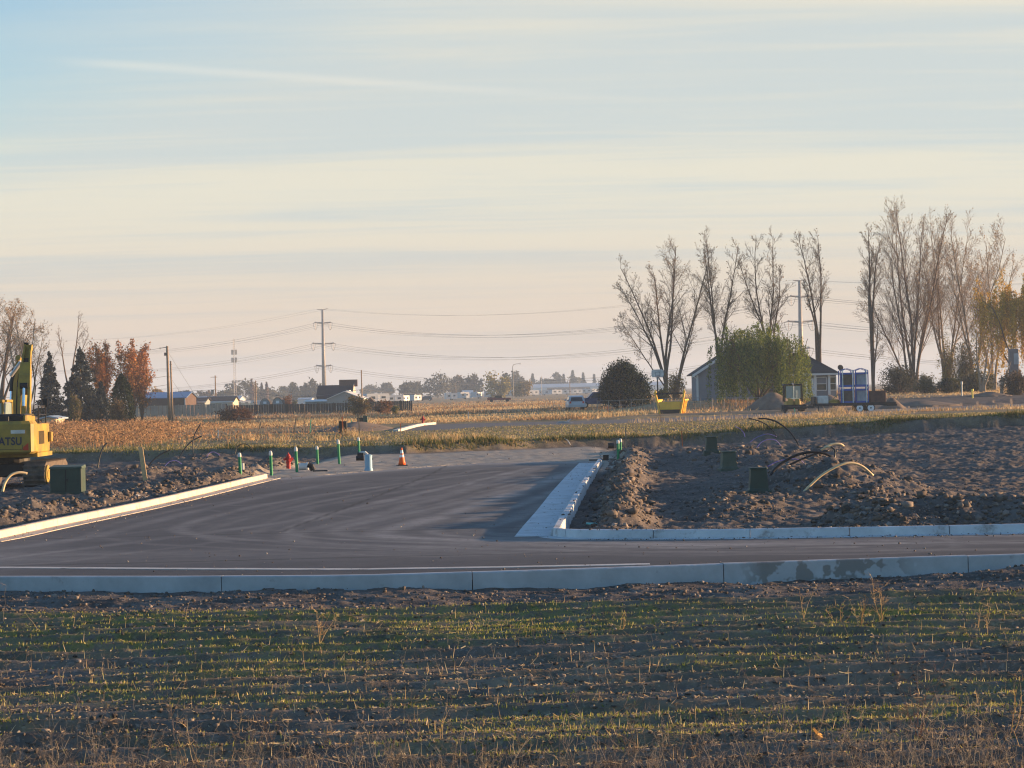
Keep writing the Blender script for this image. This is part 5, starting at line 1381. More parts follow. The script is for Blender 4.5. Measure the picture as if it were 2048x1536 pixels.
# yellow hopper (excavator-loaded spreader box): open front, horned side frames, ribbed flank
x, y, z = far(1340, 212)
t = thing('hopper', 'yellow steel hopper with open front and ribbed sunlit right side on the back lot', 'hopper', (x, y, z - .05), R(-14)); t.scale = (1.1, 1.1, 1.12)
th_ = .07
L_ = 2.1
def side_frame(sg):
    xb, xt = sg * .86, sg * 1.22
    m = MB(); q = lambda xx, zz: xx
    m.hexa([(xb - th_, 0, .0), (xb + th_, 0, .0), (xb + th_, .22, .0), (xb - th_, .22, .0)], [(xt - th_, -.0, 1.75), (xt + th_, -.0, 1.75), (xt + th_, .22, 1.75), (xt - th_, .22, 1.75)])
    m.hexa([(xt - th_ * 1.6, -.01, 1.75), (xt + th_ * 1.6, -.01, 1.75), (xt + th_ * 1.6, .23, 1.75), (xt - th_ * 1.6, .23, 1.75)], [(xt - .02, .08, 2.02), (xt + .03, .08, 2.02), (xt + .03, .12, 2.02), (xt - .02, .12, 2.02)])
    return m.build('side_frame', 'hopper_yellow', t)
side_frame(-1); side_frame(1)
m = MB(); m.hexa([(-.80, .0, .42), (.80, .0, .42), (.80, .08, .42), (-.80, .08, .42)], [(-.90, .0, 1.03), (.90, .0, 1.03), (.90, .08, 1.03), (-.90, .08, 1.03)]); m.box(-.84, .84, -.04, .10, .38, .46); m.build('front_plate', 'hopper_yellow', t)
m = MB(); m.box(-.82, .82, .05, L_, .0, .40); m.build('floor', 'black_steel', t)
for sg in (-1, 1):
    m = MB()
    xb, xt = sg * .88, sg * 1.12
    m.hexa([(min(xb, xb - sg * .05), .22, .0), (max(xb, xb - sg * .05), .22, .0), (max(xb, xb - sg * .05), L_ - .25, .0), (min(xb, xb - sg * .05), L_ - .25, .0)], [(min(xt, xt - sg * .05), .22, 1.12), (max(xt, xt - sg * .05), .22, 1.12), (max(xt, xt - sg * .05), L_, 1.12), (min(xt, xt - sg * .05), L_, 1.12)])
    for yy in (.55, 1.05, 1.55):
        a0, a1 = (xb, xb + sg * .10) if sg > 0 else (xb + sg * .10, xb); c0, c1 = (xt, xt + sg * .10) if sg > 0 else (xt + sg * .10, xt)
        m.hexa([(a0, yy, .0), (a1, yy, .0), (a1, yy + .16, .0), (a0, yy + .16, .0)], [(c0, yy, 1.1), (c1, yy, 1.1), (c1, yy + .16, 1.1), (c0, yy + .16, 1.1)])
    m.box(min(xt - .1, xt + .1), max(xt - .1, xt + .1) + .03, .2, L_ + .1, 1.10, 1.22)
    m.build('side_panel', 'hopper_yellow', t)
m = MB(); m.hexa([(-.88, L_ - .3, 0), (.88, L_ - .3, 0), (.88, L_ - .24, 0), (-.88, L_ - .24, 0)], [(-1.12, L_, .95), (1.12, L_, .95), (1.12, L_ + .06, .95), (-1.12, L_ + .06, .95)]); m.build('back_panel', 'hopper_yellow', t)
m = MB(); m.box(-1.16, 1.16, .02, .18, 1.62, 1.78); m.build('top_bar', 'black_steel', t)

# wire yard fence with posts behind the hopper
t = None
x0, y0, z0 = far(1195, 236); x1_, y1_, z1_ = far(1520, 228)
FN = thing('fence', 'thin wire and pipe yard fence running behind the yellow hopper', 'fence', (x0, y0, z0))
n = 14; m = MB()
for i in range(n + 1):
    f = i / n; xx = (x1_ - x0) * f; yy = (y1_ - y0) * f; zz = zt(x0 + xx, y0 + yy) - z0
    b_ = MB(); b_.tube([(xx, yy, zz - .3), (xx, yy, zz + 1.15)], .035, 6); b_.build('post', 'old_wood' if i == 4 else 'steel_grey', FN)
    if i: m.tube([(pxx, pyy, pzz + 1.12), (xx, yy, zz + 1.12)], .022, 5); m.tube([(pxx, pyy, pzz + .6), (xx, yy, zz + .6)], .012, 4)
    pxx, pyy, pzz = xx, yy, zz
m.build('rail', 'steel_grey', FN)

# loader at the dirt pile
x, y, z = far(1588, 208)
t = thing('loader', 'compact tracked loader seen from behind with black cab and upright silver exhaust', 'loader', (x, y, z - .02), 0)
for sg in (-1, 1):
    m = MB(); m.prism([(-.1, .15), (.1, 0), (1.7, 0), (1.95, .25), (1.8, .62), (.1, .62), (-.1, .45)], sg * .78 - .2, sg * .78 + .2, 0, 'x'); m.build('track', 'track_steel', t)
m = MB(); m.box(-.66, .66, -.02, 2.0, .35, .95, 0, .05); m.build('body', 'machine_yellow', t)
m = MB(); m.box(-.55, -.1, -.25, .0, .42, 1.15, 0, .04); m.box(.1, .55, -.25, .0, .42, 1.15, 0, .04); m.build('engine_cover', 'machine_yellow', t)
m = MB(); m.box(-1.15, 1.15, -.42, -.28, .20, .62, 0, .03); m.build('ripper_beam', 'black_steel', t)
m = MB()
for xx in (-.86, .74):
    for yy in (.1, 1.3): m.hexa([(xx, yy, .9), (xx + .12, yy, .9), (xx + .12, yy + .12, .9), (xx, yy + .12, .9)], [(xx * .92, yy, 2.35), (xx * .92 + .12, yy, 2.35), (xx * .92 + .12, yy + .12, 2.35), (xx * .92, yy + .12, 2.35)])
m.box(-.86, .86, .02, 1.5, 2.35, 2.5, 0, .05); cbn = m.build('cab', 'black_steel', t)
MB().box(-.66, -.05, .14, .16, 1.2, 2.3).build('window', 'cab_glass', cbn); MB().box(.02, .64, .14, .16, 1.2, 2.3).build('window', 'cab_glass', cbn)
m = MB(); m.tube([(.0, -.12, 1.1), (.0, -.12, 2.3), (-.12, -.2, 2.55)], .06, 8); m.tube([(.28, -.12, .6), (.28, -.12, 1.9)], .05, 8); m.box(-.25, .5, -.2, -.05, 1.1, 1.2); m.build('exhaust', 'chrome', t)
# dirt piles behind the road
def pile(label, px, y, w, h, seed, d=None, m_='pile_dirt', dz=0):
    x, yy, z = far(px, y); rad = w * yy / F / 2; hh = h * yy / F; d = d or rad * .8
    n = 40; g = np.linspace(-1.15, 1.15, n); A_, B_ = np.meshgrid(g, g)
    q = np.hypot(A_, B_) * (1 + .16 * fbm(A_ * 3 + seed, B_ * 3, 1.6, 3, seed))
    Z_ = hh * np.clip(1 - q, -.2, 1) ** 1.0 * 1.15 + .05 * hh * fbm(A_ * rad, B_ * rad, .7, 4, seed + 1)
    Z_ = np.where(q > 1, -.25, np.minimum(Z_, hh * (1 - .3 * q * q)))
    i_ = np.arange(n * n).reshape(n, n); fq = np.stack([i_[:-1, :-1], i_[:-1, 1:], i_[1:, 1:], i_[1:, :-1]], -1).reshape(-1, 4)
    o = npmesh('dirt_pile', np.stack([A_ * rad, B_ * d, Z_], -1).reshape(-1, 3), fq, m_, loc=(x, yy, z + dz), smooth=True)
    return tag(o, label, 'dirt pile')
pile('grey conical dirt pile left of the loader', 1545, 222, 120, 34, 5)
pile('brown dirt pile behind the blue racks trailer front', 1652, 226, 120, 26, 6)
pile('rounded brown dirt pile at the right end of the trailer', 1785, 216, 66, 24, 7)
pile('long low brown dirt ridge right of the trailer', 1845, 226, 150, 9, 8, d=3)
pile('low dark heap of broken concrete rubble at the far right', 1990, 232, 110, 6, 9, d=3)
pile('small pinkish sand heap behind the rubble at the far right', 1978, 244, 90, 8, 10, d=2)
pile('low dark dirt heap under the two utility boxes', 716, 158, 150, 16, 11, d=8)
# trailer
TX, TY, TZ = far(1715, 204)
TL = thing('trailer', 'long black flatbed trailer with white twin wheels parked on the back road', 'trailer', (TX, TY, TZ + .02), 0)
s_ = TY / F
def tx(px): return (xat(px, TY, .9) - TX)
m = MB(); m.box(tx(1622), tx(1788), -1.15, 1.15, .62, .80); m.box(tx(1626), tx(1788), -1.2, -1.12, .58, .84); m.box(tx(1770), tx(1790), -1.0, 1.0, .50, .66); m.build('deck', 'black_steel', TL)
m = MB(); m.hexa([(tx(1568), -.06, .48), (tx(1626), -.9, .48), (tx(1626), .9, .48), (tx(1568), .06, .48)], [(tx(1568), -.06, .62), (tx(1626), -.9, .62), (tx(1626), .9, .62), (tx(1568), .06, .62)]); m.box(tx(1570) - .1, tx(1570) + .1, -.06, .06, .0, .75); m.box(tx(1625), tx(1629), -1.1, 1.1, .62, 1.45); m.build('drawbar', 'black_steel', TL)
m = MB(); m.box(tx(1634) - .04, tx(1634) + .04, -.9, -.8, 0, .62); m.build('jack', 'black_steel', TL)
for px in (1715.5, 1737.5):
    wc = tx(px)
    for yy in (-1.05, 1.05):
        m = MB(); m.disc((wc, yy, .36), .37, (0, 1, 0), .24, 20); wh = m.build('wheel', 'rubber', TL)
        m = MB(); sg = -1 if yy < 0 else 1; m.disc((wc, yy + sg * .125, .36), .29, (0, 1, 0), .03, 20); m.build('rim', 'rim_white', wh)
        m = MB(); m.disc((wc, yy + sg * .145, .36), .07, (0, 1, 0), .04, 10); m.build('hub', 'black_steel', wh)
m = MB(); m.box(tx(1700), tx(1752), -1.22, -.9, .70, .76); m.build('mudguard', 'black_steel', TL)
# four blue racks, two on two
def rack(px0, px1, z0, label):
    w = tx(px1) - tx(px0); h = 1.42; d = 1.5
    t = thing('rack', label, 'rack', (TX + (tx(px0) + tx(px1)) / 2, TY, TZ + z0), 0, 'blue steel racks on the trailer')
    a = w / 2 - .015; m = MB()
    for xx in (-a, a - .09):
        for yy in (-d / 2, d / 2 - .09): m.box(xx, xx + .09, yy, yy + .09, 0, h)
    m.box(-a + .09, a - .09, -d / 2 + .01, -d / 2 + .07, .0, .20); m.box(-a + .09, a - .09, -d / 2 + .01, -d / 2 + .07, h - .30, h - .14)
    m.box(-a + .09, a - .09, d / 2 - .07, d / 2 - .01, .0, .20); m.box(-a + .01, -a + .07, -d / 2 + .09, d / 2 - .09, .0, .2); m.box(a - .07, a - .01, -d / 2 + .09, d / 2 - .09, .0, .2); m.box(-a + .1, a - .1, -d / 2 + .1, d / 2 - .1, .02, .06)
    m.build('frame', 'crate_blue', t)
    return t, w, d, h
for px0, px1, z0, lb, stuff_, nm in ((1679.5, 1707, .81, 'blue steel rack at lower left of the stack on the trailer', 'crate_inside', 'load'), (1708.5, 1736, .81, 'blue steel rack at lower right of the stack, wrapped in grey sheet', 'crate_sheet', 'sheet'),
                                     (1679.5, 1707, 2.25, 'blue steel rack at upper left of the stack, under the dish', 'crate_inside', 'load'), (1708.5, 1736, 2.25, 'blue steel rack at upper right of the stack, grey sheet inside', 'crate_sheet', 'sheet')):
    t, w, d, h = rack(px0, px1, z0, lb)
    m = MB(); m.box(-w / 2 + .14, w / 2 - .14, -d / 2 + .16, d / 2 - .12, .07, h - .16, 0, .06); m.box(-.03, .03, -d / 2 + .12, -d / 2 + .15, .07, h - .2); m.build(nm, stuff_, t)
    if z0 > 2:
        m = MB()
        for yy in (-d / 2 + .03, d / 2 - .03): m.tube([(-w / 2 + .03, yy, h + .01), (0, yy, h + .22), (w / 2 - .03, yy, h + .01)], .035, 6)
        m.build('roof_frame', 'crate_blue', t)
for px, lb in ((1684, 'white strap over the left racks near their left post'), (1704, 'white strap over the racks at the middle post'), (1731, 'white strap over the right racks down to the trailer wheel')):
    q = TX + tx(px); m = MB(); zt_ = 3.75
    m.box(-.04, .04, -.80, -.78, -2.9 if px < 1720 else -3.4, .0); m.box(-.04, .04, -.78, .78, -.0, .02)
    tag(m.build('strap', 'tape_white', loc=(q, TY, TZ + zt_)), lb, 'strap')
m = MB(); m.box(-.72, .72, -.6, .6, 0, 1.05, 0, .03); m.box(.0, .05, -.625, -.6, 0, 1.05); m.box(.12, .17, -.625, -.6, 0, 1.05); m.box(-.72, .72, -.64, -.61, .95, 1.06)
tag(m.build('crate', 'brick_red', loc=(TX + tx(1754), TY, TZ + .82)), 'dark red-brown crate with two white straps at the rear of the trailer', 'crate')
m = MB(); m.box(-.5, .5, -.4, .4, 0, .72, 0, .04); m.box(-.45, -.05, -.43, -.40, .1, .62); m.box(.05, .45, -.43, -.40, .1, .62)
tag(m.build('generator', 'silver_paint', loc=(TX + tx(1644), TY - .2, TZ + .81)), 'grey boxy generator unit at the front of the trailer deck', 'generator')
m = MB(); m.blob((0, 0, .12), .40, 3, .25, 0, 10, 6, (1.3, .8, .55)); m.tube([(-.2, 0, .2), (.25, 0, .75)], .035, 6)
tag(m.build('cargo_heap', 'machine_yellow', loc=(TX + tx(1668), TY, TZ + .84)), 'heap of brown gear on the trailer deck left of the blue racks', 'cargo')
m = MB(); m.box(-1.0, 1.2, -.4, .4, 0, .14, 0, .03); m.box(-1.2, -.9, -.4, .4, .0, .06)
x, y, z = far(1596, 198); tag(m.build('concrete_slab', 'pale_stone', loc=(x, y, z + .0)), 'pale concrete slab lying in front of the loader', 'concrete slab')
lath('bright green lath leaning left in front of the loader', 1592, 0, .55, .06, 'paint_green', .25, y=196.5, th=.04)
m = MB(); m.prism([(-1.5, 0), (1.6, 0), (1.3, .22), (-1.5, .22)], -.5, .5)
x, y, z = far(1782, 198); tag(m.build('concrete_slab', 'pale_stone', loc=(x, y, z)), 'pale concrete slab behind the trailer wheels on the right', 'concrete slab')
# grey slab-like cabinet at the right picture edge
x, y, z = far(2031, 252)
t = thing('cabinet', 'tall grey utility cabinet half hidden by the brown bush at the right picture edge', 'cabinet', (x, y, z), R(10))
m = MB(); m.box(-.48, .48, 0, .7, -.2, 4.9, 0, .05); m.build('body', 'wall_mauve', t)
m = MB(); m.box(-.1, .45, -.03, -.003, 3.2, 4.4); m.build('door', 'pale_stone', t)

# ------------------------------------------------------------------ cars
def car(name, label, cat, px, y, rz, paint, kind_='suv', L=4.7, W=1.86, group=None):
    x, yy, z = far(px, y)
    t = thing(name, label, cat, (x, yy, z), rz, group)
    hw = W / 2
    def skin(prof, tuck):
        m = MB(); n = len(prof)
        vs = []
        for sg in (-1, 1):
            for (l, zz) in prof: vs.append((sg * (hw - (tuck * max(0, zz - .95))), l, zz))
        fs = [tuple(range(n - 1, -1, -1)), tuple(range(n, 2 * n))]
        for i in range(n):
            j = (i + 1) % n; fs.append((i, j, n + j, n + i))
        return m.add(vs, fs)
    if kind_ == 'suv':
        prof = [(0, .35), (-.05, .6), (.02, .95), (.28, 1.50), (.55, 1.62), (2.4, 1.66), (2.9, 1.55), (3.45, 1.02), (4.5, .88), (4.65, .6), (4.6, .35)]
    else:
        prof = [(0, .5), (0, 1.05), (2.05, 1.08), (2.12, 1.72), (2.4, 1.82), (3.5, 1.82), (4.15, 1.18), (5.35, 1.05), (5.5, .7), (5.45, .45), (0, .45)]
    b_ = skin(prof, .28).build('body', paint, t)
    if kind_ == 'suv':
        qs = [[(-.70, .015, 1.02), (.70, .015, 1.02), (.60, .245, 1.47), (-.60, .245, 1.47)]]
        for sg in (-1, 1): qs.append([(sg * (hw - .014), .45, 1.04), (sg * (hw - .014), 3.2, 1.04), (sg * (hw - .142), 2.75, 1.5), (sg * (hw - .142), .6, 1.5)])
    else:
        qs = [[(-.62, 2.06, 1.16), (.62, 2.06, 1.16), (.55, 2.105, 1.62), (-.55, 2.105, 1.62)]]
        for sg in (-1, 1): qs.append([(sg * (hw - .042), 2.3, 1.16), (sg * (hw - .042), 3.85, 1.16), (sg * (hw - .2), 3.35, 1.70), (sg * (hw - .2), 2.4, 1.70)])
    for q in qs: MB().add(q, [(0, 1, 2, 3)]).build('window', 'dark_glass', t)
    for l in (.85, L - .95 if kind_ == 'suv' else 4.45):
        for sg in (-1, 1):
            m = MB(); m.disc((sg * (hw - .12), l, .35), .35, (1, 0, 0), .25, 16); w = m.build('wheel', 'rubber', t)
            m = MB(); m.disc((sg * (hw + .01), l, .35), .21, (1, 0, 0), .02, 12); m.build('rim', 'silver_paint', w)
    for sg in (-1, 1):
        m = MB(); m.box(sg * .72 - .1, sg * .72 + .1, -.07, -.03, .78, 1.0); m.build('tail_light', 'red_reflector', t)
        m = MB(); m.box(min(sg * hw, sg * (hw + .2)), max(sg * hw, sg * (hw + .2)), 2.9 if kind_ == 'suv' else 3.7, 3.05 if kind_ == 'suv' else 3.85, 1.05, 1.25); m.build('mirror', paint, t)
    if kind_ == 'truck':
        m = MB(); m.box(-hw + .1, hw - .1, .1, 2.0, 1.10, 1.14); m.build('truck_bed', 'black_steel', t)
    return t
car('parked_car', 'white car seen from behind in tall tan grass beside the blue pickup', 'car', 1154, 256, R(3), 'car_white')
car('pickup_truck', 'dark blue pickup truck parked half behind the dark evergreen bush', 'pickup', 1246, 266, R(93), 'car_blue', 'truck')
# dark red flatbed far out in the meadow
x, y, z = far(1022, 530)
t = thing('pickup_truck', 'dark red old flatbed truck standing alone far out in the tan meadow', 'truck', (x, y, z), R(90))
m = MB(); m.box(-.95, .95, 0, 3.4, .55, 1.0, 0, .03); m.build('flatbed', 'car_red', t)
m = MB(); m.prism([(3.4, .5), (5.4, .5), (5.45, 1.05), (4.6, 1.15), (4.3, 1.15), (3.4, 1.15)], -.9, .9, 0, 'x'); m.build('body', 'car_red', t)
m = MB(); m.prism([(2.0, 1.0), (3.9, 1.0), (3.6, 1.55), (2.2, 1.6)], -.7, .7, 0, 'x'); m.build('cargo', 'car_black', t)
for l in (.8, 4.5):
    for sg in (-1, 1):
        m = MB(); m.disc((sg * .85, l, .38), .38, (1, 0, 0), .25, 14); m.build('wheel', 'rubber', t)

# ------------------------------------------------------------------ buildings farther off
def far_block(name, label, cat, px0, px1, y, base_off, hpx, rise_px, wallm, roofm, ridge='x', d=None, trim=None, ov=.3, rz=0, extras=None):
    x0 = xat(px0, y); x1 = xat(px1, y); w = x1 - x0
    z = zt((x0 + x1) / 2, y) + base_off
    t = thing(name, label, cat, ((x0 + x1) / 2, y, z), rz)
    h = hpx * y / F; rise = rise_px * y / F
    gable_block(t, w, d or w * .6, h, rise, ov, wallm, roofm, trim, ridge)
    if extras: extras(t, w, h, rise)
    return t
far_block('warehouse', 'long brown-walled building with bright blue metal roof behind the wooden pole', 'building', 284, 371, 400, 0, 33, 11, 'wall_brown', 'roof_blue', d=14,
          extras=lambda t, w, h, r: [MB().box(w / 2 - .12, w / 2 + .03, -.04, -.004, -.3, h).build('corner_trim', 'metal_white', t), MB().box(-w / 2 + 1, -w / 2 + 1.9, -.05, -.004, -.3, 2.1).build('door', 'wall_brown', t)])
def hs_ex(t, w, h, r):
    window(t, -w * .25, -.005, h * .4, .9, .8); window(t, w * .2, -.005, h * .4, .9, .8)
far_block('house', 'cream house with dark roof and sunlit gable end right of the blue roofed building', 'house', 412, 466, 430, -.1, 22, 9, 'wall_cream', 'shingle_dark', d=9, trim='trim_white', extras=hs_ex)
far_block('house', 'grey-green house with dark roof between the blue roofed building and the cream house', 'house', 374, 410, 415, -.1, 24, 7, 'wall_greygreen', 'shingle_dark', d=8, trim='trim_white', extras=lambda t, w, h, r: window(t, w * .1, -.005, h * .4, .9, .8))
far_block('hall', 'long low pale metal hall with sunlit gable far behind the dark roofed houses', 'building', 366, 478, 720, 0, 13, 7, 'metal_white', 'roof_paleblue', d=18, extras=lambda t, w, h, r: MB().box(-2, 2, -.05, -.004, -.2, 2.5).build('door', 'metal_white', t))
def shed_round(label, px0, px1, y, hpx):
    x0 = xat(px0, y); x1 = xat(px1, y); w = x1 - x0; h = hpx * y / F
    t = thing('storage_shed', label, 'shed', ((x0 + x1) / 2, y, zt((x0 + x1) / 2, y)))
    a = w / 2
    pr = [(-a, -.5), (a, -.5), (a, h * .45), (a * .82, h * .74), (a * .4, h * .94), (0, h), (-a * .4, h * .94), (-a * .82, h * .74), (-a, h * .45)]
    m = MB(); m.prism(pr, 0, 3.6); m.build('wall', 'wall_greygreen', t)
    m = MB(); q = pr[2:]; o = [(x * 1.04, z + .06) for x, z in q]
    m.prism(q + o[::-1], -.08, 3.7); m.build('roof', 'shingle_dark', t)
    m = MB(); m.box(-.28, .28, -.05, -.004, h * .60, h * .78); m.build('window', 'rim_white', t)
shed_round('grey barn-roofed storage shed with white gable vent, left one of two', 519.5, 541, 410, 27)
shed_round('grey barn-roofed storage shed with white gable vent, right one of two', 544.5, 567, 405, 29)
# dark barn and grey metal barn
far_block('barn', 'tall dark barn roof with pale gable edge under the transmission pole', 'barn', 634, 704, 425, 0, 26, 22, 'barn_dark', 'barn_dark', d=9, ov=.1,
          extras=lambda t, w, h, r: [MB().prism([(-.1, h - .3), (9.1, h - .3), (9.1, h + .3), (4.5, h + r + .45), (-.1, h + .3)], w / 2 + .12, w / 2 + .2, 0, 'x').build('gable_end', 'wall_cream', t), MB().box(w * .10, w * .10 + 3.4, 4.2, 4.9, h + r * .9, h + r + 1.1).build('cupola', 'brick_red', t)])
def barn_ex(t, w, h, r):
    MB().box(-w * .30, -w * .30 + 2.0, -.06, -.004, h * .05, h * .42).build('window', 'metal_white', t)
    MB().box(-.2, 1.4, -.05, -.004, -.4, h * .5).build('door', 'wall_greygreen', t)
    MB().box(.2, .8, 1, 5, h + r + .1, h + r + .28).build('ridge_vent', 'metal_white', t)
far_block('barn', 'grey metal barn with low gable facing the meadow in front of the dark barn', 'barn', 655, 724, 395, 0, 24, 14, 'wall_greygreen', 'metal_white', 'y', d=16, extras=barn_ex)
far_block('lean_to', 'low grey lean-to extending left from the metal barn', 'building', 611, 655, 402, 0, 19, 3, 'wall_greygreen', 'metal_white', 'x', d=10)
far_block('shed', 'small dark red-brown shed with rounded roof right of the barn bush', 'shed', 733, 748, 405, 0, 16, 8, 'brick_red', 'shingle_brown', 'y', d=4)
far_block('hall', 'very long low hall with pale blue roof behind the conifer row and white trailers', 'building', 1058, 1330, 1500, 1.5, 8, 7, 'metal_white', 'roof_paleblue', d=60)
far_block('hall', 'long dark low hall in front of the pale blue roof', 'building', 1096, 1180, 1380, 0, 9, 3, 'barn_dark', 'shingle_brown', d=20)
far_block('house', 'small pale hazy house with white roof left of the yellow tree', 'house', 925, 945, 1050, 0, 9, 6, 'metal_white', 'metal_white', d=9)
far_block('house', 'small cream gabled house at the foot of the street lamp', 'house', 1022, 1034, 980, .6, 12, 6, 'wall_cream', 'wall_cream', 'y', d=9)
far_block('shed', 'low white shed with flat pale roof behind the spruces and excavator', 'shed', 84, 112, 205, 0, 23, 3, 'wall_cream', 'roof_paleblue', 'y', d=4)
far_block('hall', 'small hazy pale building left of the dark barn', 'building', 596, 622, 800, 0, 9, 3, 'metal_white', 'roof_paleblue', d=12)
# plank fences
def plank_fence(label, px0, y0, px1, y1, h, m_, step=2.4, name='fence'):
    a = far(px0, y0); b2 = far(px1, y1); L = math.hypot(b2[0] - a[0], b2[1] - a[1]); n = int(L / step)
    t = thing(name, label, 'fence', a); m = MB()
    for i in range(n):
        f0, f1 = i / n, (i + 1) / n
        P = lambda f: ((b2[0] - a[0]) * f, (b2[1] - a[1]) * f, zt(a[0] + (b2[0] - a[0]) * f, a[1] + (b2[1] - a[1]) * f) - a[2])
        p, q = P(f0), P(f1)
        k = 6
        for j in range(k):
            u0 = j / k + .01; u1 = (j + 1) / k - .01; hh = h * (1 + random.uniform(-.015, .015))
            s0 = [p[c] + (q[c] - p[c]) * u0 for c in range(3)]; s1 = [p[c] + (q[c] - p[c]) * u1 for c in range(3)]
            m.hexa([(s0[0], s0[1], s0[2] - .2), (s1[0], s1[1], s1[2] - .2), (s1[0], s1[1] + .04, s1[2] - .2), (s0[0], s0[1] + .04, s0[2] - .2)], [(s0[0], s0[1], s0[2] + hh), (s1[0], s1[1], s1[2] + hh), (s1[0], s1[1] + .04, s1[2] + hh), (s0[0], s0[1] + .04, s0[2] + hh)])
        b_ = MB(); b_.box(p[0] - .07, p[0] + .07, p[1] - .1, p[1] - .005, p[2] - .2, p[2] + h + .1); b_.build('post', m_, t)
    m.build('planks', m_, t)
plank_fence('weathered grey board fence in front of the blue roofed building', 262, 352, 452, 352, 1.75, 'fence_grey', 3.0)
plank_fence('dark brown board fence in front of the quonset sheds and barns', 452, 365, 700, 350, 1.5, 'fence_brown', 3.0)
plank_fence('brown board fence running from the olive bush to a thick end post', 735, 352, 825, 340, 1.55, 'fence_brown', 3.0)
plank_fence('low cream wall far behind the sheds, left of the rust brown bush', 466, 470, 515, 470, 1.5, 'wall_cream', 3.0, 'wall')
m = MB()
x0, y0, z0 = far(478, 252); 
for q in (0, 2.4, 4.6): m.tube([(q, 0, -.2), (q, 0, .8)], .05, 5)
m.tube([(-.2, 0, .42), (4.9, 0, .40)], .035, 5)
tag(m.build('fence', 'old_wood', loc=(x0, y0, z0)), 'short low wooden rail in the meadow by the thorny thicket', 'fence')

# ------------------------------------------------------------------ white travel trailers far off
def rv(label, px, y, L=7.0, rz=0.0, m_='rv_white', first={}, hscale=1.0):
    x, yy, z = far(px, y)
    if 'o' not in first:
        t = thing('travel_trailer', label, 'travel trailer', (x, yy, z), rz, 'white travel trailers on the far lot')
        m = MB(); m.prism([(-3.4, .55), (3.2, .55), (3.4, 1.4), (3.3, 2.7), (2.9, 2.85), (-3.2, 2.85), (-3.4, 2.6)], -1.2, 1.2); m.box(-.6, .2, -.3, .4, 2.85, 3.1); m.build('body', m_, t)
        MB().box(-2.2, -.9, -1.23, -1.203, 1.4, 2.1).build('window', 'dark_glass', t); MB().box(1.0, 2.2, -1.23, -1.203, 1.5, 2.1).build('window', 'dark_glass', t)
        m = MB(); m.box(-.2, .5, -1.23, -1.203, .7, 2.4); m.build('door', 'silver_paint', t)
        for q in (-.6, .3):
            m = MB(); m.disc((q, -1.1, .35), .35, (0, 1, 0), .2, 12); m.build('wheel', 'rubber', t)
        first['o'] = t; return t
    r = dup(first['o'], (x, yy, z), rz, label); r.scale = (L / 7.0, 1, hscale * .88); return r
RVL = 'white travel trailer in the long row beyond the meadow'
for lb, px, y, L, rz, hs in (('white sunlit motorhome right of the barn, left of two with dark undersides', 753, 620, 4.2, .5, .9), ('white sunlit motorhome with long body left of the blue-white trailer', 788, 640, 5.2, .4, .95),
                             ('bluish white trailer right of the second sunlit motorhome', 806, 700, 3.6, .9, .9), ('white trailer with dark end left of two black cars', 831, 760, 3.5, .8, .9), ('white boxy trailer right of the two black cars, tallest of its part of the row', 902, 850, 4.5, .3, 1.1),
                             ('white trailer with one dark window, second right of the black cars', 927, 880, 4.2, .6, 1.1), ('white trailer with dark rear window, third right of the black cars', 953, 900, 4.0, .9, 1.0), ('white trailer at the cab end of the dark red flatbed', 979, 880, 4.0, .1, 1.15),
                             ('white trailer just behind the tail of the dark red flatbed', 1006, 900, 4.6, .7, 1.1), ('white trailer at the foot of the street lamp', 1026, 980, 4.0, .2, 1.0), ('white trailer first right of the street lamp, with roof unit', 1043, 1000, 6.5, .3, 1.0),
                             ('white trailer second right of the street lamp', 1065, 1040, 6.0, .5, 1.0), ('white trailer third right of the street lamp', 1087, 1080, 6.2, .2, 1.0), ('white trailer fourth right of the street lamp', 1112, 1120, 6.0, .5, 1.0), ('white trailer below the tallest conifer', 1134, 1150, 5.5, .3, 1.0),
                             ('white trailer below the right end of the conifer row', 1153, 1180, 6.0, .4, 1.0), ('white trailer second left of the dark evergreen bush', 1172, 1200, 6.0, .2, 1.0), ('white trailer closest to the dark evergreen bush', 1188, 1220, 6.5, .5, 1.0)):
    rv(lb, px, y, L, rz, hscale=hs)
for lb, px, y, rz in (('black car parked in the trailer row, left one of two', 845, 800, 1.2), ('black car parked in the trailer row, right one of two', 865, 800, 1.4)):
    c = car('parked_car', lb, 'car', px, y, rz, 'car_black')
rv('white trailer among parked cars left of the quonset sheds', 498, 640, 7.5, .1, hscale=.7)
rv('low white trailer right of the cream house', 484, 630, 4.5, .4, hscale=.7)

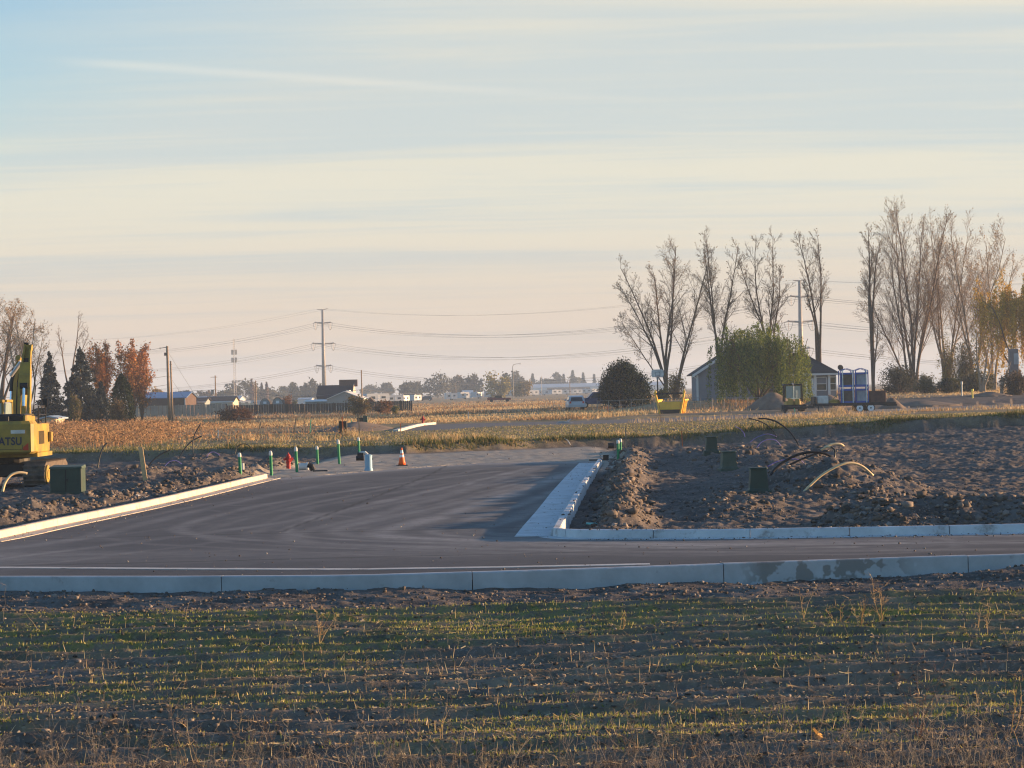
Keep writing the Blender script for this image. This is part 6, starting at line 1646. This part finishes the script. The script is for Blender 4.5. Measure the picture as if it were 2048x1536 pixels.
# ------------------------------------------------------------------ poles, masts and wires
def pylon(label, px, y, top):
    x, yy, z = far(px, y); h = (proj((x, yy, z))[1] - top) * yy / F
    t = thing('transmission_pole', label, 'transmission pole', (x, yy, z), R(24))
    m = MB(); m.tube([(0, 0, -.5), (0, 0, h)], [1.0, .42], 14); m.build('pole', 'steel_grey', t, smooth=True)
    anchors = []
    m = MB(); m.tube([(-2.3, 0, h + .05), (0, 0, h - .1), (2.3, 0, h + .45)], [.09, .22, .09], 6); m.build('arm', 'steel_grey', t)
    lv = ((.855, 3.1), (.63, 4.2), (.39, 2.9))
    for q, (f, a) in enumerate(lv):
        for sg in (-1, 1):
            za = h * f
            m = MB(); m.tube([(sg * .5, 0, za), (sg * a, 0, za + .25)], [.30, .20], 8); m.disc((sg * a, 0, za + .25), .32, (1, 0, 0), .3, 8); ar = m.build('arm', 'steel_grey', t)
            m = MB()
            for dy in (-1, 1):                                        # strain strings fore and aft, jumper loop below
                m.tube([(sg * a, 0, za + .25), (sg * a, dy * 2.6, za - .05)], .09, 6)
            m.tube([(sg * a, 0, za + .1), (sg * a, 0, za - 2.6)], .07, 6)
            m.build('insulator', 'insulator', ar)
            m = MB(); m.tube([(sg * a, dy_, za - .05 - 2.75 * math.cos(dy_ / 2.6 * math.pi / 2) ** .7) for dy_ in np.linspace(-2.59, 2.59, 17)], .06, 5); m.build('jumper', 'wire', ar)
            anchors.append((sg, q, a, za))
    return t, (x, yy, z), h, anchors
tA, pA, hA, an = pylon('tall steel transmission pole with three pairs of arms above the dark barn', 649, 915, 619)
tB, pB, hB, anB = pylon('steel transmission pole partly hidden by the bare tree behind the house', 1604, 705, 561)
def wpt(p, rz, a, dy, z):
    c_, s2 = math.cos(rz), math.sin(rz)
    return np.array([p[0] + a * c_ - dy * s2, p[1] + a * s2 + dy * c_, p[2] + z])
dirv = np.array(pB) - np.array(pA)
pL = (xat(6, 1150, .0), 1150, 0.0)
pR = (pB[0] + dirv[0] * 1.0, pB[1] + dirv[1] * .9, pB[2])
def wire(label, pts, sag, r=.035, name='power_line', n=18, cat='power line', group='wires of the transmission line'):
    P = []
    for i in range(len(pts) - 1):
        for k in range(n):
            f = k / n; p = pts[i] * (1 - f) + pts[i + 1] * f; P.append(p - np.array([0, 0, sag[i] * 4 * f * (1 - f)]))
    P.append(pts[-1]); o = P[0]
    m = MB(); m.tube([p - o for p in P], r, 4)
    return tag(m.build(name, 'wire', loc=tuple(o)), label, cat, group)
rzp = R(24)
for (sg, q, a, za), (_, _, a2, za2) in zip(an, anB):
    sd_ = 'left' if sg < 0 else 'right'; lvn = ('top', 'middle', 'lowest')[q]
    kk = np.array([0, 0, .22])
    pts = [wpt(pL, rzp, sg * a, 0, za - 2), wpt(pA, rzp, sg * a, 0, za), wpt(pB, rzp, sg * a2, 0, za2), wpt(pR, rzp, sg * a2, 0, za2)]
    wire('conductor wire held by the %s %s arms of the steel transmission poles' % (lvn, sd_), pts, (6.5, 8, 8))
    wire('thinner twin strand just below the conductor of the %s %s arms' % (lvn, sd_), [p - kk * 3 for p in pts], (6.7, 8.2, 8), r=.022)
for sg, sd_ in ((-1, 'left'), (1, 'right')):
    wire('thin earth wire at the very top of the transmission poles, %s side' % sd_, [wpt(pL, rzp, sg * 2.3, 0, hA - 2), wpt(pA, rzp, sg * 2.3, 0, hA + .2), wpt(pB, rzp, sg * 2.3, 0, hB + .2), wpt(pR, rzp, sg * 2.3, 0, hB)], (5, 6, 6), r=.02)
# wooden pole
x, y, z = far(338.5, 262); h = (proj((x, y, z))[1] - 692) * y / F
t = thing('utility_pole', 'tall weathered wooden utility pole standing in the meadow, taller of the pair', 'utility pole', (x, y, z))
m = MB(); m.tube([(.06, 0, -.4), (-.05, 0, h)], [.20, .13], 10); m.build('pole', 'old_wood', t, smooth=True)
m = MB(); m.tube([(-.75, 0, h - .22), (.1, 0, h - .12)], .04, 6); m.tube([(-.85, 0, h - .35), (-.85, 0, h - .15)], .05, 6); m.build('bracket', 'black_steel', t)
m = MB(); m.lathe([(.12, 0), (.13, .1), (.13, .3), (.1, .36)], (-.28, -.05, h - 1.1), 10); m.build('insulator', 'insulator', t)
pw = (x, y, z, h)
x, y, z = far(344.5, 260.5); h2 = (proj((x, y, z))[1] - 722) * y / F
t = thing('utility_pole', 'thinner stub pole standing close right of the tall wooden utility pole', 'utility pole', (x, y, z))
m = MB(); m.tube([(.05, 0, -.4), (-.03, 0, h2)], [.13, .09], 9); m.build('pole', 'old_wood', t, smooth=True)
m = MB(); m.tube([(-.15, 0, h2 - .4), (.1, 0, h2 - .4)], .03, 5); m.build('bracket', 'black_steel', t)
def pole(label, px, y, top, r, m_='old_wood', cross=True, tf=False):
    x, yy, z = far(px, y); h = (proj((x, yy, z))[1] - top) * yy / F
    t = thing('utility_pole', label, 'utility pole', (x, yy, z))
    m = MB(); m.tube([(0, 0, -.3), (0, 0, h)], [r, r * .7], 8); m.build('pole', m_, t)
    m = MB(); m.tube([(-.9 if cross else -.12, 0, h - .3), (.4 if cross else .12, 0, h - .3)], r * .35, 5); m.build('crossarm', m_, t)
    if tf:
        m = MB(); m.lathe([(.25, 0), (.28, .1), (.28, .8), (.2, .9)], (-.55, 0, h * .48), 10); m.build('transformer_can', 'steel_grey', t)
    return np.array([x, yy, z + h - .3])
q1 = pole('small wooden pole with transformer can beside the cream house', 432, 440, 751, .15, tf=True)
q2 = pole('wooden pole left of the quonset sheds, taller of two close together', 512.5, 440, 761, .15, cross=False)
q2b = pole('thin pale pole close left of the pole by the quonset sheds', 509, 470, 763, .09, cross=False)
q3 = pole('dark wooden pole standing right of the grey metal barn', 724.5, 400, 740, .14, cross=False)
q4 = pole('short wooden pole above the white trailers, left of the yellow tree', 912, 900, 766, .2)
q5 = pole('thin steel pole among the white trailers below the hazy conifers', 1083.5, 950, 752, .14, 'steel_pale', cross=False)
q6 = pole('short pole at the right end of the trailer row near the dark evergreen', 1140, 1000, 760, .2)
q7 = pole('short pole with small lamp head above the trailers left of the yellow tree', 961, 900, 774, .12, 'steel_grey', cross=False)
q8 = pole('thin pole above the white trailers right of the dome-shaped hazy tree', 784, 850, 780, .15, 'steel_grey', cross=False)
wire('low distribution wire running along the small wooden poles across the horizon', [np.array([q1[0] - 60, q1[1], q1[2] - 2.6]), q1 - np.array([0, 0, 2.4]), q2 - np.array([0, 0, 2.0]), q3 - np.array([0, 0, 3.0]), q4 - np.array([0, 0, .0]), q6, q6 + np.array([90, -40, 3.0])], (.5, .5, 1, 2, 1.2, 1.0), r=.035, name='power_line', group='distribution wires')
top = np.array([pw[0], pw[1], pw[2] + pw[3]])
wire('guy wire running down right from the top of the tall wooden pole', [top - np.array([0, 0, .6]), np.array([xat(408, 300), 300, 1.5])], (.1,), r=.014, name='guy_wire', cat='guy wire', group='guy wires')
wire('second guy wire running down right from lower on the tall wooden pole', [top - np.array([0, 0, 3.2]), np.array([xat(385, 290), 290, 1.5])], (.1,), r=.014, name='guy_wire', cat='guy wire', group='guy wires')
for k, (dz, nm) in enumerate(((.2, 'top'), (3.4, 'second'), (4.4, 'third'))):
    wire('%s service wire leading left from the tall wooden pole into the orange trees' % nm, [top - np.array([0.8 if k == 0 else .1, 0, dz]), np.array([xat(252, 268), 268, top[2] - dz - .35])], (.1,), r=.016, group='service wires')
# cell mast
x, y, z = far(470.5, 930); h = (proj((x, y, z))[1] - 678) * y / F
t = thing('cell_mast', 'thin pale lattice cell mast with antenna clusters rising from the hazy trees', 'mast', (x, y, z))
m = MB()
for k in range(3):
    a = k * 2.094; m.tube([(.75 * math.cos(a), .75 * math.sin(a), 0), (.3 * math.cos(a), .3 * math.sin(a), h)], .07, 5)
for i in range(26):
    f0, f1 = i / 26, (i + 1) / 26; r0 = .75 - .45 * f0; r1 = .75 - .45 * f1
    for k in range(3):
        a, b2 = k * 2.094, (k + 1) * 2.094
        m.tube([(r0 * math.cos(a), r0 * math.sin(a), h * f0), (r1 * math.cos(b2), r1 * math.sin(b2), h * f1)], .04, 4)
m.build('lattice', 'steel_pale', t)
for f in (.64, .76, .33):
    m = MB()
    for k in range(6):
        a = k * 1.047; m.box(1.0 * math.cos(a) - .14, 1.0 * math.cos(a) + .14, 1.0 * math.sin(a) - .14, 1.0 * math.sin(a) + .14, h * f, h * f + (2.0 if f > .5 else 1.0))
    m.build('antenna', 'steel_grey', t)
# street lamp
x, y, z = far(1027, 600); h = (proj((x, y, z))[1] - 728) * y / F
t = thing('street_lamp', 'tall grey street lamp with curved arm among the white trailers', 'street lamp', (x, y, z))
m = MB(); m.tube([(0, 0, 0), (0, 0, h * .93), (.25, 0, h * .985), (.9, 0, h)], [.12, .09, .07, .06], 8); m.tube([(.9, 0, h), (1.75, 0, h + .05)], .05, 6); m.build('pole', 'steel_grey', t)
m = MB(); m.box(1.65, 2.25, -.16, .16, h - .08, h + .12, 0, .06); m.build('lamp_head', 'silver_paint', t)
# ------------------------------------------------------------------ loose soil, grass and weeds
PHI = (1 + 5 ** .5) / 2
ICO = np.array([(-1, PHI, 0), (1, PHI, 0), (-1, -PHI, 0), (1, -PHI, 0), (0, -1, PHI), (0, 1, PHI), (0, -1, -PHI), (0, 1, -PHI), (PHI, 0, -1), (PHI, 0, 1), (-PHI, 0, -1), (-PHI, 0, 1)]) / math.hypot(1, PHI)
ICF = np.array([(0, 11, 5), (0, 5, 1), (0, 1, 7), (0, 7, 10), (0, 10, 11), (1, 5, 9), (5, 11, 4), (11, 10, 2), (10, 7, 6), (7, 1, 8), (3, 9, 4), (3, 4, 2), (3, 2, 6), (3, 6, 8), (3, 8, 9), (4, 9, 5), (2, 4, 11), (6, 2, 10), (8, 6, 7), (9, 8, 1)])
def clods(name, x, y, size, pal, rg, z=None):
    n = len(x); z = height(x, y) if z is None else z
    q = ICO[None] * (1 + rg.uniform(-.45, .45, (n, 12, 1))) * size[:, None, None] * np.stack([rg.uniform(.7, 1.3, n), rg.uniform(.7, 1.3, n), rg.uniform(.45, .95, n)], -1)[:, None, :]
    V = q + np.stack([x, y, z + size * .18], -1)[:, None, :]
    Fc = (ICF[None] + (np.arange(n) * 12)[:, None, None]).reshape(-1, 3)
    return kind(npmesh(name, V.reshape(-1, 3), Fc, 'clod', np.repeat(cols(n, pal, .28, rg), 12, 0)), 'stuff')
SOIL = ((.125, .105, .090), (.15, .125, .108), (.098, .082, .072), (.175, .145, .125), (.24, .205, .18))
rg = np.random.default_rng(101)
def scatter(n, y0, y1, spread=.25, x0=None, x1=None, pw=1.0):
    """spread evenly over the view: more per metre close by"""
    y = 1 / rg.uniform(1 / y1 ** pw, 1 / y0 ** pw, n) ** (1 / pw)
    x = y * rg.uniform(-spread, spread, n) if x0 is None else rg.uniform(x0, x1, n)
    return x, y
x, y = scatter(85000, 42.5, 122)
keep = (y > yN(x) + 6) & (y < YB(x) + .3) & ~on_cross(x, y, .30) & ~on_side(x, y, .30)
gravelly = (y > 77) & (x > xL(np.clip(y, 45, 79.5)) - .6 + 1.1 * np.clip((y - 79.5) / 28, 0, 1)) & (x < xR(y) + .4)
heap = np.clip(dirt_mounds(x, y) / .3, 0, 1)
p = np.clip(.16 + .9 * fbm(x, y, 3.0, 3, 120) + .75 * heap - .1 * sm(6, 10, x), .03, 1)
p = np.where(gravelly, .015, p)
keep &= rg.uniform(0, 1, len(x)) < p
x, y, heap = x[keep], y[keep], heap[keep]
size = .013 + .055 * rg.uniform(0, 1, len(x)) ** 5 * (.5 + 1.2 * heap) + .016 * heap * rg.uniform(0, 1, len(x)) ** 2
clods('dirt_clods', x, y, size, SOIL, rg)
# heavier lumps along the kerbs
xs_ = rg.uniform(1.4, 11, 900); xa = xs_; ya = yF(xs_) + .45 + np.abs(rg.normal(0, .8, 900))
yb_ = rg.uniform(46.5, 92, 1400); xb_ = xR(yb_) + .45 + np.abs(rg.normal(.5, .6, 1400))
yc_ = rg.uniform(48, 80, 1500); xc_ = xL(yc_) - .5 - np.abs(rg.normal(1.0, 1.1, 1500))
x = np.concatenate([xa, xb_, xc_]); y = np.concatenate([ya, yb_, yc_])
sz_ = .016 + .07 * rg.uniform(0, 1, len(x)) ** 4; sz_[rg.integers(0, len(x), 140)] = rg.uniform(.07, .13, 140)
clods('soil_lumps', x, y, sz_, SOIL, rg)
# grit swept against the kerbs and crumbs spilled on them
yg = rg.uniform(46.5, 88, 260); xg = xR(yg) - .03 - np.abs(rg.normal(0, .4, 260))
x2 = rg.uniform(1.3, 11, 500); y2 = yF(x2) - np.abs(rg.normal(0, .35, 500))
y3 = rg.uniform(46, 79, 700); x3 = xL(y3) + .05 + np.abs(rg.normal(0, .6, 700))
x4 = rg.uniform(-9, 9, 500); y4 = yN(x4) + .2 + np.abs(rg.normal(0, .5, 500))
x5, y5 = scatter(900, 36, 85, .2); k = on_side(x5, y5, -.3) | on_cross(x5, y5, -.6); x5, y5 = x5[k], y5[k]
x = np.concatenate([xg, x2, x3, x4, x5]); y = np.concatenate([yg, y2, y3, y4, y5])
clods('road_grit', x, y, .006 + .016 * rg.uniform(0, 1, len(x)) ** 4, SOIL + ((.3, .28, .26),), rg, np.full(len(x), .008))
yk = rg.uniform(46.5, 90, 130); xk = xR(yk) + .05 + np.abs(rg.normal(.07, .04, 130)); xk2 = rg.uniform(1.3, 11, 160); yk2 = yF(xk2) + .06 + np.abs(rg.normal(.05, .05, 160))
x = np.concatenate([xk, xk2]); y = np.concatenate([yk, yk2])
clods('kerb_crumbs', x, y, .006 + .026 * rg.uniform(0, 1, len(x)) ** 3, SOIL, rg, np.concatenate([np.full(130, .15), np.full(160, .162)]))
# front strip before the near kerb
x, y = scatter(16000, 27.5, 35.5); k = (y < yN(x) - .05) & (y > yN(x) - 4.1); x, y = x[k], y[k]
clods('strip_clods', x, y, .007 + .032 * rg.uniform(0, 1, len(x)) ** 5, SOIL, rg)
x, y = scatter(22000, 15, 31); k = (y < yN(x) - 3.9); x, y = x[k], y[k]
clods('field_crumbs', x, y, .006 + .022 * rg.uniform(0, 1, len(x)) ** 3, SOIL, rg)

def blades(name, x, y, h, w, pal, rg, lean=.35, mt='dry_leaf', z=None, jit=.3, curl=.0):
    """one bent blade per point: two stacked faces"""
    n = len(x); z = height(x, y) if z is None else z
    az = rg.uniform(0, 2 * np.pi, n); la = np.abs(rg.normal(0, lean, n)); wz = rg.uniform(0, 2 * np.pi, n)
    b0 = np.stack([x, y, z - .01], -1)
    t_ = np.stack([np.cos(az) * np.sin(la), np.sin(az) * np.sin(la), np.cos(la)], -1) * h[:, None]
    s = np.stack([np.cos(wz), np.sin(wz), 0 * wz], -1) * (w / 2)[:, None]
    mid = b0 + t_ * .55; tip = b0 + t_ + np.stack([np.cos(az), np.sin(az), -.3 + 0 * az], -1) * (curl * h)[:, None]
    V = np.stack([b0 - s, b0 + s, mid + s * .8, mid - s * .8, tip + s * .15, tip - s * .15], 1).reshape(-1, 3)
    Fc = (np.array([(0, 1, 2, 3), (3, 2, 4, 5)])[None] + (np.arange(n) * 6)[:, None, None]).reshape(-1, 4)
    return kind(npmesh(name, V, Fc, mt, np.repeat(cols(n, pal, jit, rg), 6, 0)), 'stuff')
GOLD = ((.60, .45, .24), (.51, .37, .19), (.66, .52, .31), (.41, .28, .14))
TAN = ((.50, .29, .145), (.40, .23, .115), (.56, .35, .18), (.30, .175, .10))
DULL = ((.25, .18, .11), (.19, .135, .085), (.31, .22, .12))
# meadow beyond the back road
x, y = scatter(190000, 186, 620, .26)
bare = (y > yBB(x) - 1) & (y < yBT(x) + 2 + 16 * sm(4, 14, x))
n1_ = fbm(x, y, 26, 4, 130); n2_ = fbm(x, y * .4, 9, 3, 131)
keep = ~bare & ~((np.hypot(x - xat(1340, 209), y - 209) < 3.4)) & (rg.uniform(0, 1, len(x)) < np.clip(.60 + 1.3 * n2_, .05, 1)) & ~((x > 20) & (y > 247) & (y < 262) & (x < 48))
x, y, n1_ = x[keep], y[keep], n1_[keep]
dull = (n1_ + rg.normal(0, .12, len(x))) > .07
hh = rg.uniform(.08, .30, len(x)) * np.clip(1 + 1.3 * fbm(x, y, 8, 4, 132), .3, 2.0)
k = ~dull; blades('dry_grass', x[k], y[k], hh[k], .02 + y[k] * .00022, GOLD, rg, .4, curl=np.full(k.sum(), .12))
k = dull; blades('dull_weeds', x[k], y[k], hh[k] * 1.25, .02 + y[k] * .00022, DULL + TAN[:2], rg, .45)
# tall rust-tan weeds on the left
x = rg.uniform(-44, -9, 110000); y = rg.uniform(121, 206, 110000)
pxa = 1024 + x / y * F
lim = np.interp(pxa, [0, 120, 310, 360, 480, 700], [1, 1, .85, .2, .08, .03])
keep = (rg.uniform(0, 1, len(x)) < lim * np.clip(.7 + .8 * fbm(x, y, 6, 3, 140), 0, 1)) & (y > YB(x) + 9 + 5 * fbm(x, y, 8, 2, 141)) & (pxa > -60)
x, y, pxa = x[keep], y[keep], pxa[keep]
can = rg.uniform(.15, 1, len(x)) ** .7 * np.clip(.62 + .75 * fbm(x, y, 3.2, 4, 142), .12, 1.25) * np.interp(pxa, [0, 300, 450, 700], [1.15, 1.0, .6, .4])
P = np.stack([x, y, height(x, y) + can], -1)
V, Fc, c_ = quadcloud(P, .17, TAN + ((.20, .12, .07), (.15, .10, .06)), rg, aspect=.35, jit=.3)
kind(npmesh('tall_weeds', V, Fc, 'dry_leaf', c_), 'stuff')
x, y, pxa = x[::4], y[::4], pxa[::4]
blades('weed_stems', x, y, rg.uniform(.3, .95, len(x)) * np.clip(.7 + .8 * fbm(x, y, 3.2, 4, 142), .2, 1.4), np.full(len(x), .025), TAN, rg, .4)
# crop strip on the plateau
x, y = scatter(85000, 107, 172, .25)
keep = (y > YB(x) + .5) & (y < yBB(x) - .5) & (rg.uniform(0, 1, len(x)) < np.clip(.62 + .7 * fbm(x, y * .5, 5, 3, 150), .1, 1))
x, y = x[keep], y[keep]
blades('crop_stubble', x, y, rg.uniform(.025, .10, len(x)), np.full(len(x), .055), ((.30, .27, .10), (.38, .31, .14), (.22, .22, .08), (.48, .37, .20), (.16, .17, .06), (.12, .10, .07)), rg, .7, mt='leaf')
# ragged grass along the lip and face of the cut bank
u = rg.uniform(-24, 36, 24000); v = YB(u) + .35 + np.abs(rg.normal(.3, .8, len(u)))
keep = (np.abs(u / v) < .25) & (rg.uniform(0, 1, len(u)) < np.clip(.55 + .9 * fbm(u, v, 3, 3, 160), 0, 1))
u, v = u[keep], v[keep]
blades('bank_grass', u, v, rg.uniform(.06, .24, len(u)) * np.clip(1 + 1.4 * fbm(u, v, 2.2, 2, 161), .3, 2), np.full(len(u), .035), ((.11, .13, .035), (.15, .16, .05), (.24, .19, .08), (.08, .10, .03), (.36, .25, .11)), rg, .5, mt='leaf')
# straw tussocks on the plateau and along the back road
P = []
for px, py, h_, n_ in ((862, 884, .55, 150), (905, 882, .60, 170), (955, 880, .5, 110), (735, 880, .5, 130), (700, 872, .6, 140), (640, 882, .45, 120), (555, 885, .5, 120), (1010, 879, .3, 80), (500, 880, .45, 120), (1240, 872, .4, 90),
                       (1680, 832, .95, 260), (1662, 834, .5, 140), (1712, 834, .5, 130), (1640, 836, .6, 160), (1600, 838, .55, 160), (1570, 838, .5, 150), (1755, 830, .5, 120), (1800, 828, .5, 140), (1845, 826, .45, 120), (1900, 822, .45, 120), (1520, 842, .4, 120), (1960, 818, .5, 140), (2010, 816, .5, 140)):
    sx_, sy_, _ = spot(px, py)
    P.append((sx_ + rg.normal(0, .30 if px < 1500 else .5, n_), sy_ + rg.normal(0, .4, n_), rg.uniform(.35, 1, n_) * h_))
x, y, hh = (np.concatenate([q[i] for q in P]) for i in range(3))
blades('straw_tussocks', x, y, hh, np.full(len(x), .03), GOLD, rg, .35, curl=np.full(len(x), .15))
x, y = scatter(26000, 150, 215, .25); keep = (x > 8) & (np.abs(y - yBB(x) + 1.2) < 2.2) ; x, y = x[keep], y[keep]
blades('verge_grass', x, y, rg.uniform(.15, .5, len(x)), np.full(len(x), .04), GOLD, rg, .4)
# field in front: green seedlings, straw scraps, stubble
x, y = scatter(260000, 15.5, 31.5, .245)
edge_ = yN(x) - 3.9 - .45 * sm(0, 5, x)
row = y - .045 * x + .05 * fbm(x, y, 3, 2, 21); ph = (row / .66) % 1.0
dens = np.clip(.02 + .95 * fbm(x, y * 1.8, 2.4, 4, 50) + .40 * sm(8, 1.5, edge_ - y) - .15 * sm(21, 17, y), .02, 1) * np.where((ph > .25) & (ph < .75), 1.0, .7)
keep = (y < edge_ + .15) & (rg.uniform(0, 1, len(x)) < dens); x, y = x[keep], y[keep]
blades('green_seedlings', x, y, rg.uniform(.015, .055, len(x)), rg.uniform(.007, .018, len(x)), ((.26, .28, .06), (.34, .33, .09), (.19, .22, .05), (.46, .40, .16)), rg, .8, mt='leaf')
x, y = scatter(15000, 15.5, 31.5, .245); keep = y < yN(x) - 3.7; x, y = x[keep], y[keep]; n = len(x)
L = .012 + .10 * rg.uniform(0, 1, n) ** 4; az = rg.uniform(0, np.pi, n); z = height(x, y) + .012
dx_ = np.stack([np.cos(az) * L, np.sin(az) * L, rg.normal(0, .25, n) * L], -1) / 2; sx_ = np.stack([-np.sin(az), np.cos(az), .6 + 0 * az], -1) * rg.uniform(.002, .0065, n)[:, None]
c0 = np.stack([x, y, z], -1)
V = np.stack([c0 - dx_ - sx_, c0 + dx_ - sx_, c0 + dx_ + sx_, c0 - dx_ + sx_], 1).reshape(-1, 3)
kind(npmesh('straw_scraps', V, np.arange(4 * n).reshape(n, 4), 'dry_leaf', np.repeat(cols(n, ((.55, .42, .24), (.46, .34, .19), (.62, .52, .34), (.34, .25, .15)), .2, rg), 4, 0)), 'stuff')
x, y = scatter(1700, 15.5, 31, .245); keep = y < yN(x) - 3.8; x, y = x[keep], y[keep]
blades('stubble', x, y, .03 + .13 * rg.uniform(0, 1, len(x)) ** 2.5, np.full(len(x), .007), GOLD + ((.6, .5, .3),), rg, .35, jit=.2)
# weedy fuzz close to the camera
def stalks(n, y0, y1, hmin, hmax, r, rg, name, pal, lab=None, nb=(3, 8), xs=None):
    segs = []; colr = []
    x, y = scatter(n, y0, y1, .24) if xs is None else xs
    z = height(x, y); k0 = cols(n, pal, .25, rg)
    for i in range(n):
        h = rg.uniform(hmin, hmax); p = np.array([x[i], y[i], z[i]]); d = np.array([rg.normal(0, .22), rg.normal(0, .22), 1.0]); pts = [p]
        for s in range(4):
            d = d + np.array([rg.normal(0, .14), rg.normal(0, .14), 0]); pts.append(pts[-1] + d / np.linalg.norm(d) * h / 4)
        for s in range(4): segs.append((*pts[s], *pts[s + 1], r * (1 - s * .2), r * (1 - (s + 1) * .2))); colr.append(k0[i])
        for b_ in range(rg.integers(*nb)):
            s = rg.integers(1, 5); q = pts[s]; dd = np.array([rg.normal(0, 1), rg.normal(0, 1), rg.uniform(.1, 1.1)]); dd *= h * rg.uniform(.10, .32) / np.linalg.norm(dd)
            e = q + dd; segs.append((*q, *e, r * .55, r * .3)); colr.append(k0[i])
            for c_ in range(2):
                g = dd * .5 + rg.normal(0, .35, 3) * np.linalg.norm(dd); segs.append((*(q + dd * .6), *(q + dd * .6 + g), r * .4, r * .25)); colr.append(k0[i])
    V, Fc = seg_mesh(segs, 3)
    return npmesh(name, V, Fc, 'dry_leaf', np.repeat(np.array(colr), 6, 0))
FUZZ = ((.34, .29, .235), (.27, .23, .19), (.44, .38, .29), (.19, .155, .135))
kind(stalks(1700, 14.2, 17.6, .10, .42, .0024, np.random.default_rng(5), 'dry_weeds', FUZZ), 'stuff')
kind(stalks(420, 18.4, 26, .06, .22, .002, np.random.default_rng(6), 'dry_weeds', FUZZ), 'stuff')
kind(stalks(70, 14.3, 17.4, .30, .58, .0032, np.random.default_rng(9), 'dry_weeds', FUZZ, nb=(7, 15)), 'stuff')
# single stalks that stand out
x_, y_, z_ = spot(1322, 846)
tag(stalks(7, 1, 2, .5, .85, .014, np.random.default_rng(77), 'dry_shrub', ((.24, .17, .10),), nb=(5, 9), xs=(x_ + np.random.default_rng(4).normal(0, .10, 7), y_ + np.random.default_rng(8).normal(0, .1, 7))), 'wispy bare shrub on the crop strip in front of the yellow hopper', 'shrub')
for k, (lb, px, py, hpx, n_, pal) in enumerate((
    ('thin curved straw weed stalk at the field edge below the stained kerb', 1607, 1238, 80, 2, GOLD), ('tall feathery straw weed, tallest of the tuft right of the stained kerb', 1764, 1246, 98, 5, GOLD), ('straw weed clump with bent tops left of the tall feathery one', 1722, 1248, 62, 5, GOLD),
    ('straw weed stalks leaning left, left end of the same field edge tuft', 1680, 1245, 60, 4, GOLD), ('straw stalk at the field edge near the right picture border, left of a pair', 1957, 1262, 72, 2, GOLD), ('straw stalk at the field edge near the right picture border, right of a pair', 1975, 1258, 66, 2, GOLD),
    ('small straw weed on the field edge below the middle of the kerb', 1240, 1262, 46, 3, GOLD), ('brown bushy dry weed with one pale stalk left of the picture middle', 640, 1300, 84, 5, GOLD), ('leaning straw stalk standing alone left of the bushy dry weed', 372, 1258, 42, 1, GOLD),
    ('pale stalk leaning left at the field edge near the left border, left one', 82, 1270, 62, 1, GOLD), ('pale stalk leaning left at the field edge near the left border, right one', 146, 1266, 54, 1, GOLD), ('bent pale straw stalk left of the thin leaning one', 250, 1258, 44, 1, GOLD),
    ('long grey dry stalk crossing the kerb line at the left picture border', 8, 1240, 76, 1, FUZZ), ('long pale bent stalk with a hooked top in the lower left', 394, 1532, 88, 2, GOLD), ('thick broken pale stalk in the lower left foreground', 370, 1530, 46, 2, GOLD),
    ('short upright pale stalk in the bottom left foreground', 115, 1526, 48, 1, GOLD), ('upright pale stalk beside a fallen orange leaf in the lower right', 1624, 1496, 64, 1, GOLD), ('tall pale stalk with fuzzy shadow side at the right border', 2022, 1462, 130, 3, GOLD),
    ('thin tall grey weed stalk left of centre in the foreground', 538, 1500, 120, 4, FUZZ), ('dark reddish branching weed in the right foreground', 1835, 1480, 150, 9, ((.16, .10, .09),)), ('short bent straw stalk above the middle of the furrowed field', 610, 1352, 60, 1, GOLD), ('pale leaning stalk in the field left of centre', 880, 1482, 70, 2, GOLD))):
    x_, y_, z_ = spot(px, py); h = hpx * y_ / F
    o = stalks(max(1, n_), 1, 2, h * (.75 if n_ > 1 else .98), h, .0040 if y_ > 24 else .003, np.random.default_rng(300 + k), 'weed_stalk', pal, nb=((0, 2) if n_ == 1 else (2, 7)), xs=(x_ + np.random.default_rng(k).normal(0, .012 * (n_ > 1), max(1, n_)), y_ + np.random.default_rng(k + 50).normal(0, .03, max(1, n_))))
    tag(o, lb, 'weed')
x_, y_, z_ = spot(1636, 1484)
V, Fc, c_ = quadcloud(np.array([(x_, y_, z_ + .03), (x_ + .03, y_, z_ + .02), (x_ - .02, y_ + .01, z_ + .05)]), .11, ((.62, .36, .12),), rg, aspect=.35)
tag(npmesh('dead_leaf', V, Fc, 'dry_leaf', c_), 'curled orange-tan dead leaf lying beside the upright stalk, lower right', 'leaf')

# ------------------------------------------------------------------ the air between: thin evening haze
hm = bpy.data.materials.new('haze'); hm.use_nodes = True
hn = hm.node_tree; hn.nodes.clear()
pv = hn.nodes.new('ShaderNodeVolumePrincipled')
pv.inputs['Color'].default_value = (.60, .76, 1.0, 1); pv.inputs['Density'].default_value = .00026; pv.inputs['Anisotropy'].default_value = .0
ho = hn.nodes.new('ShaderNodeOutputMaterial'); hn.links.new(pv.outputs[0], ho.inputs['Volume'])
MT['haze'] = hm
m = MB(); m.box(-3000, 3000, -60, 4300, -4.0, 46.0)
hz_o = m.build('haze', 'haze'); kind(hz_o, 'stuff'); hz_o.visible_shadow = True
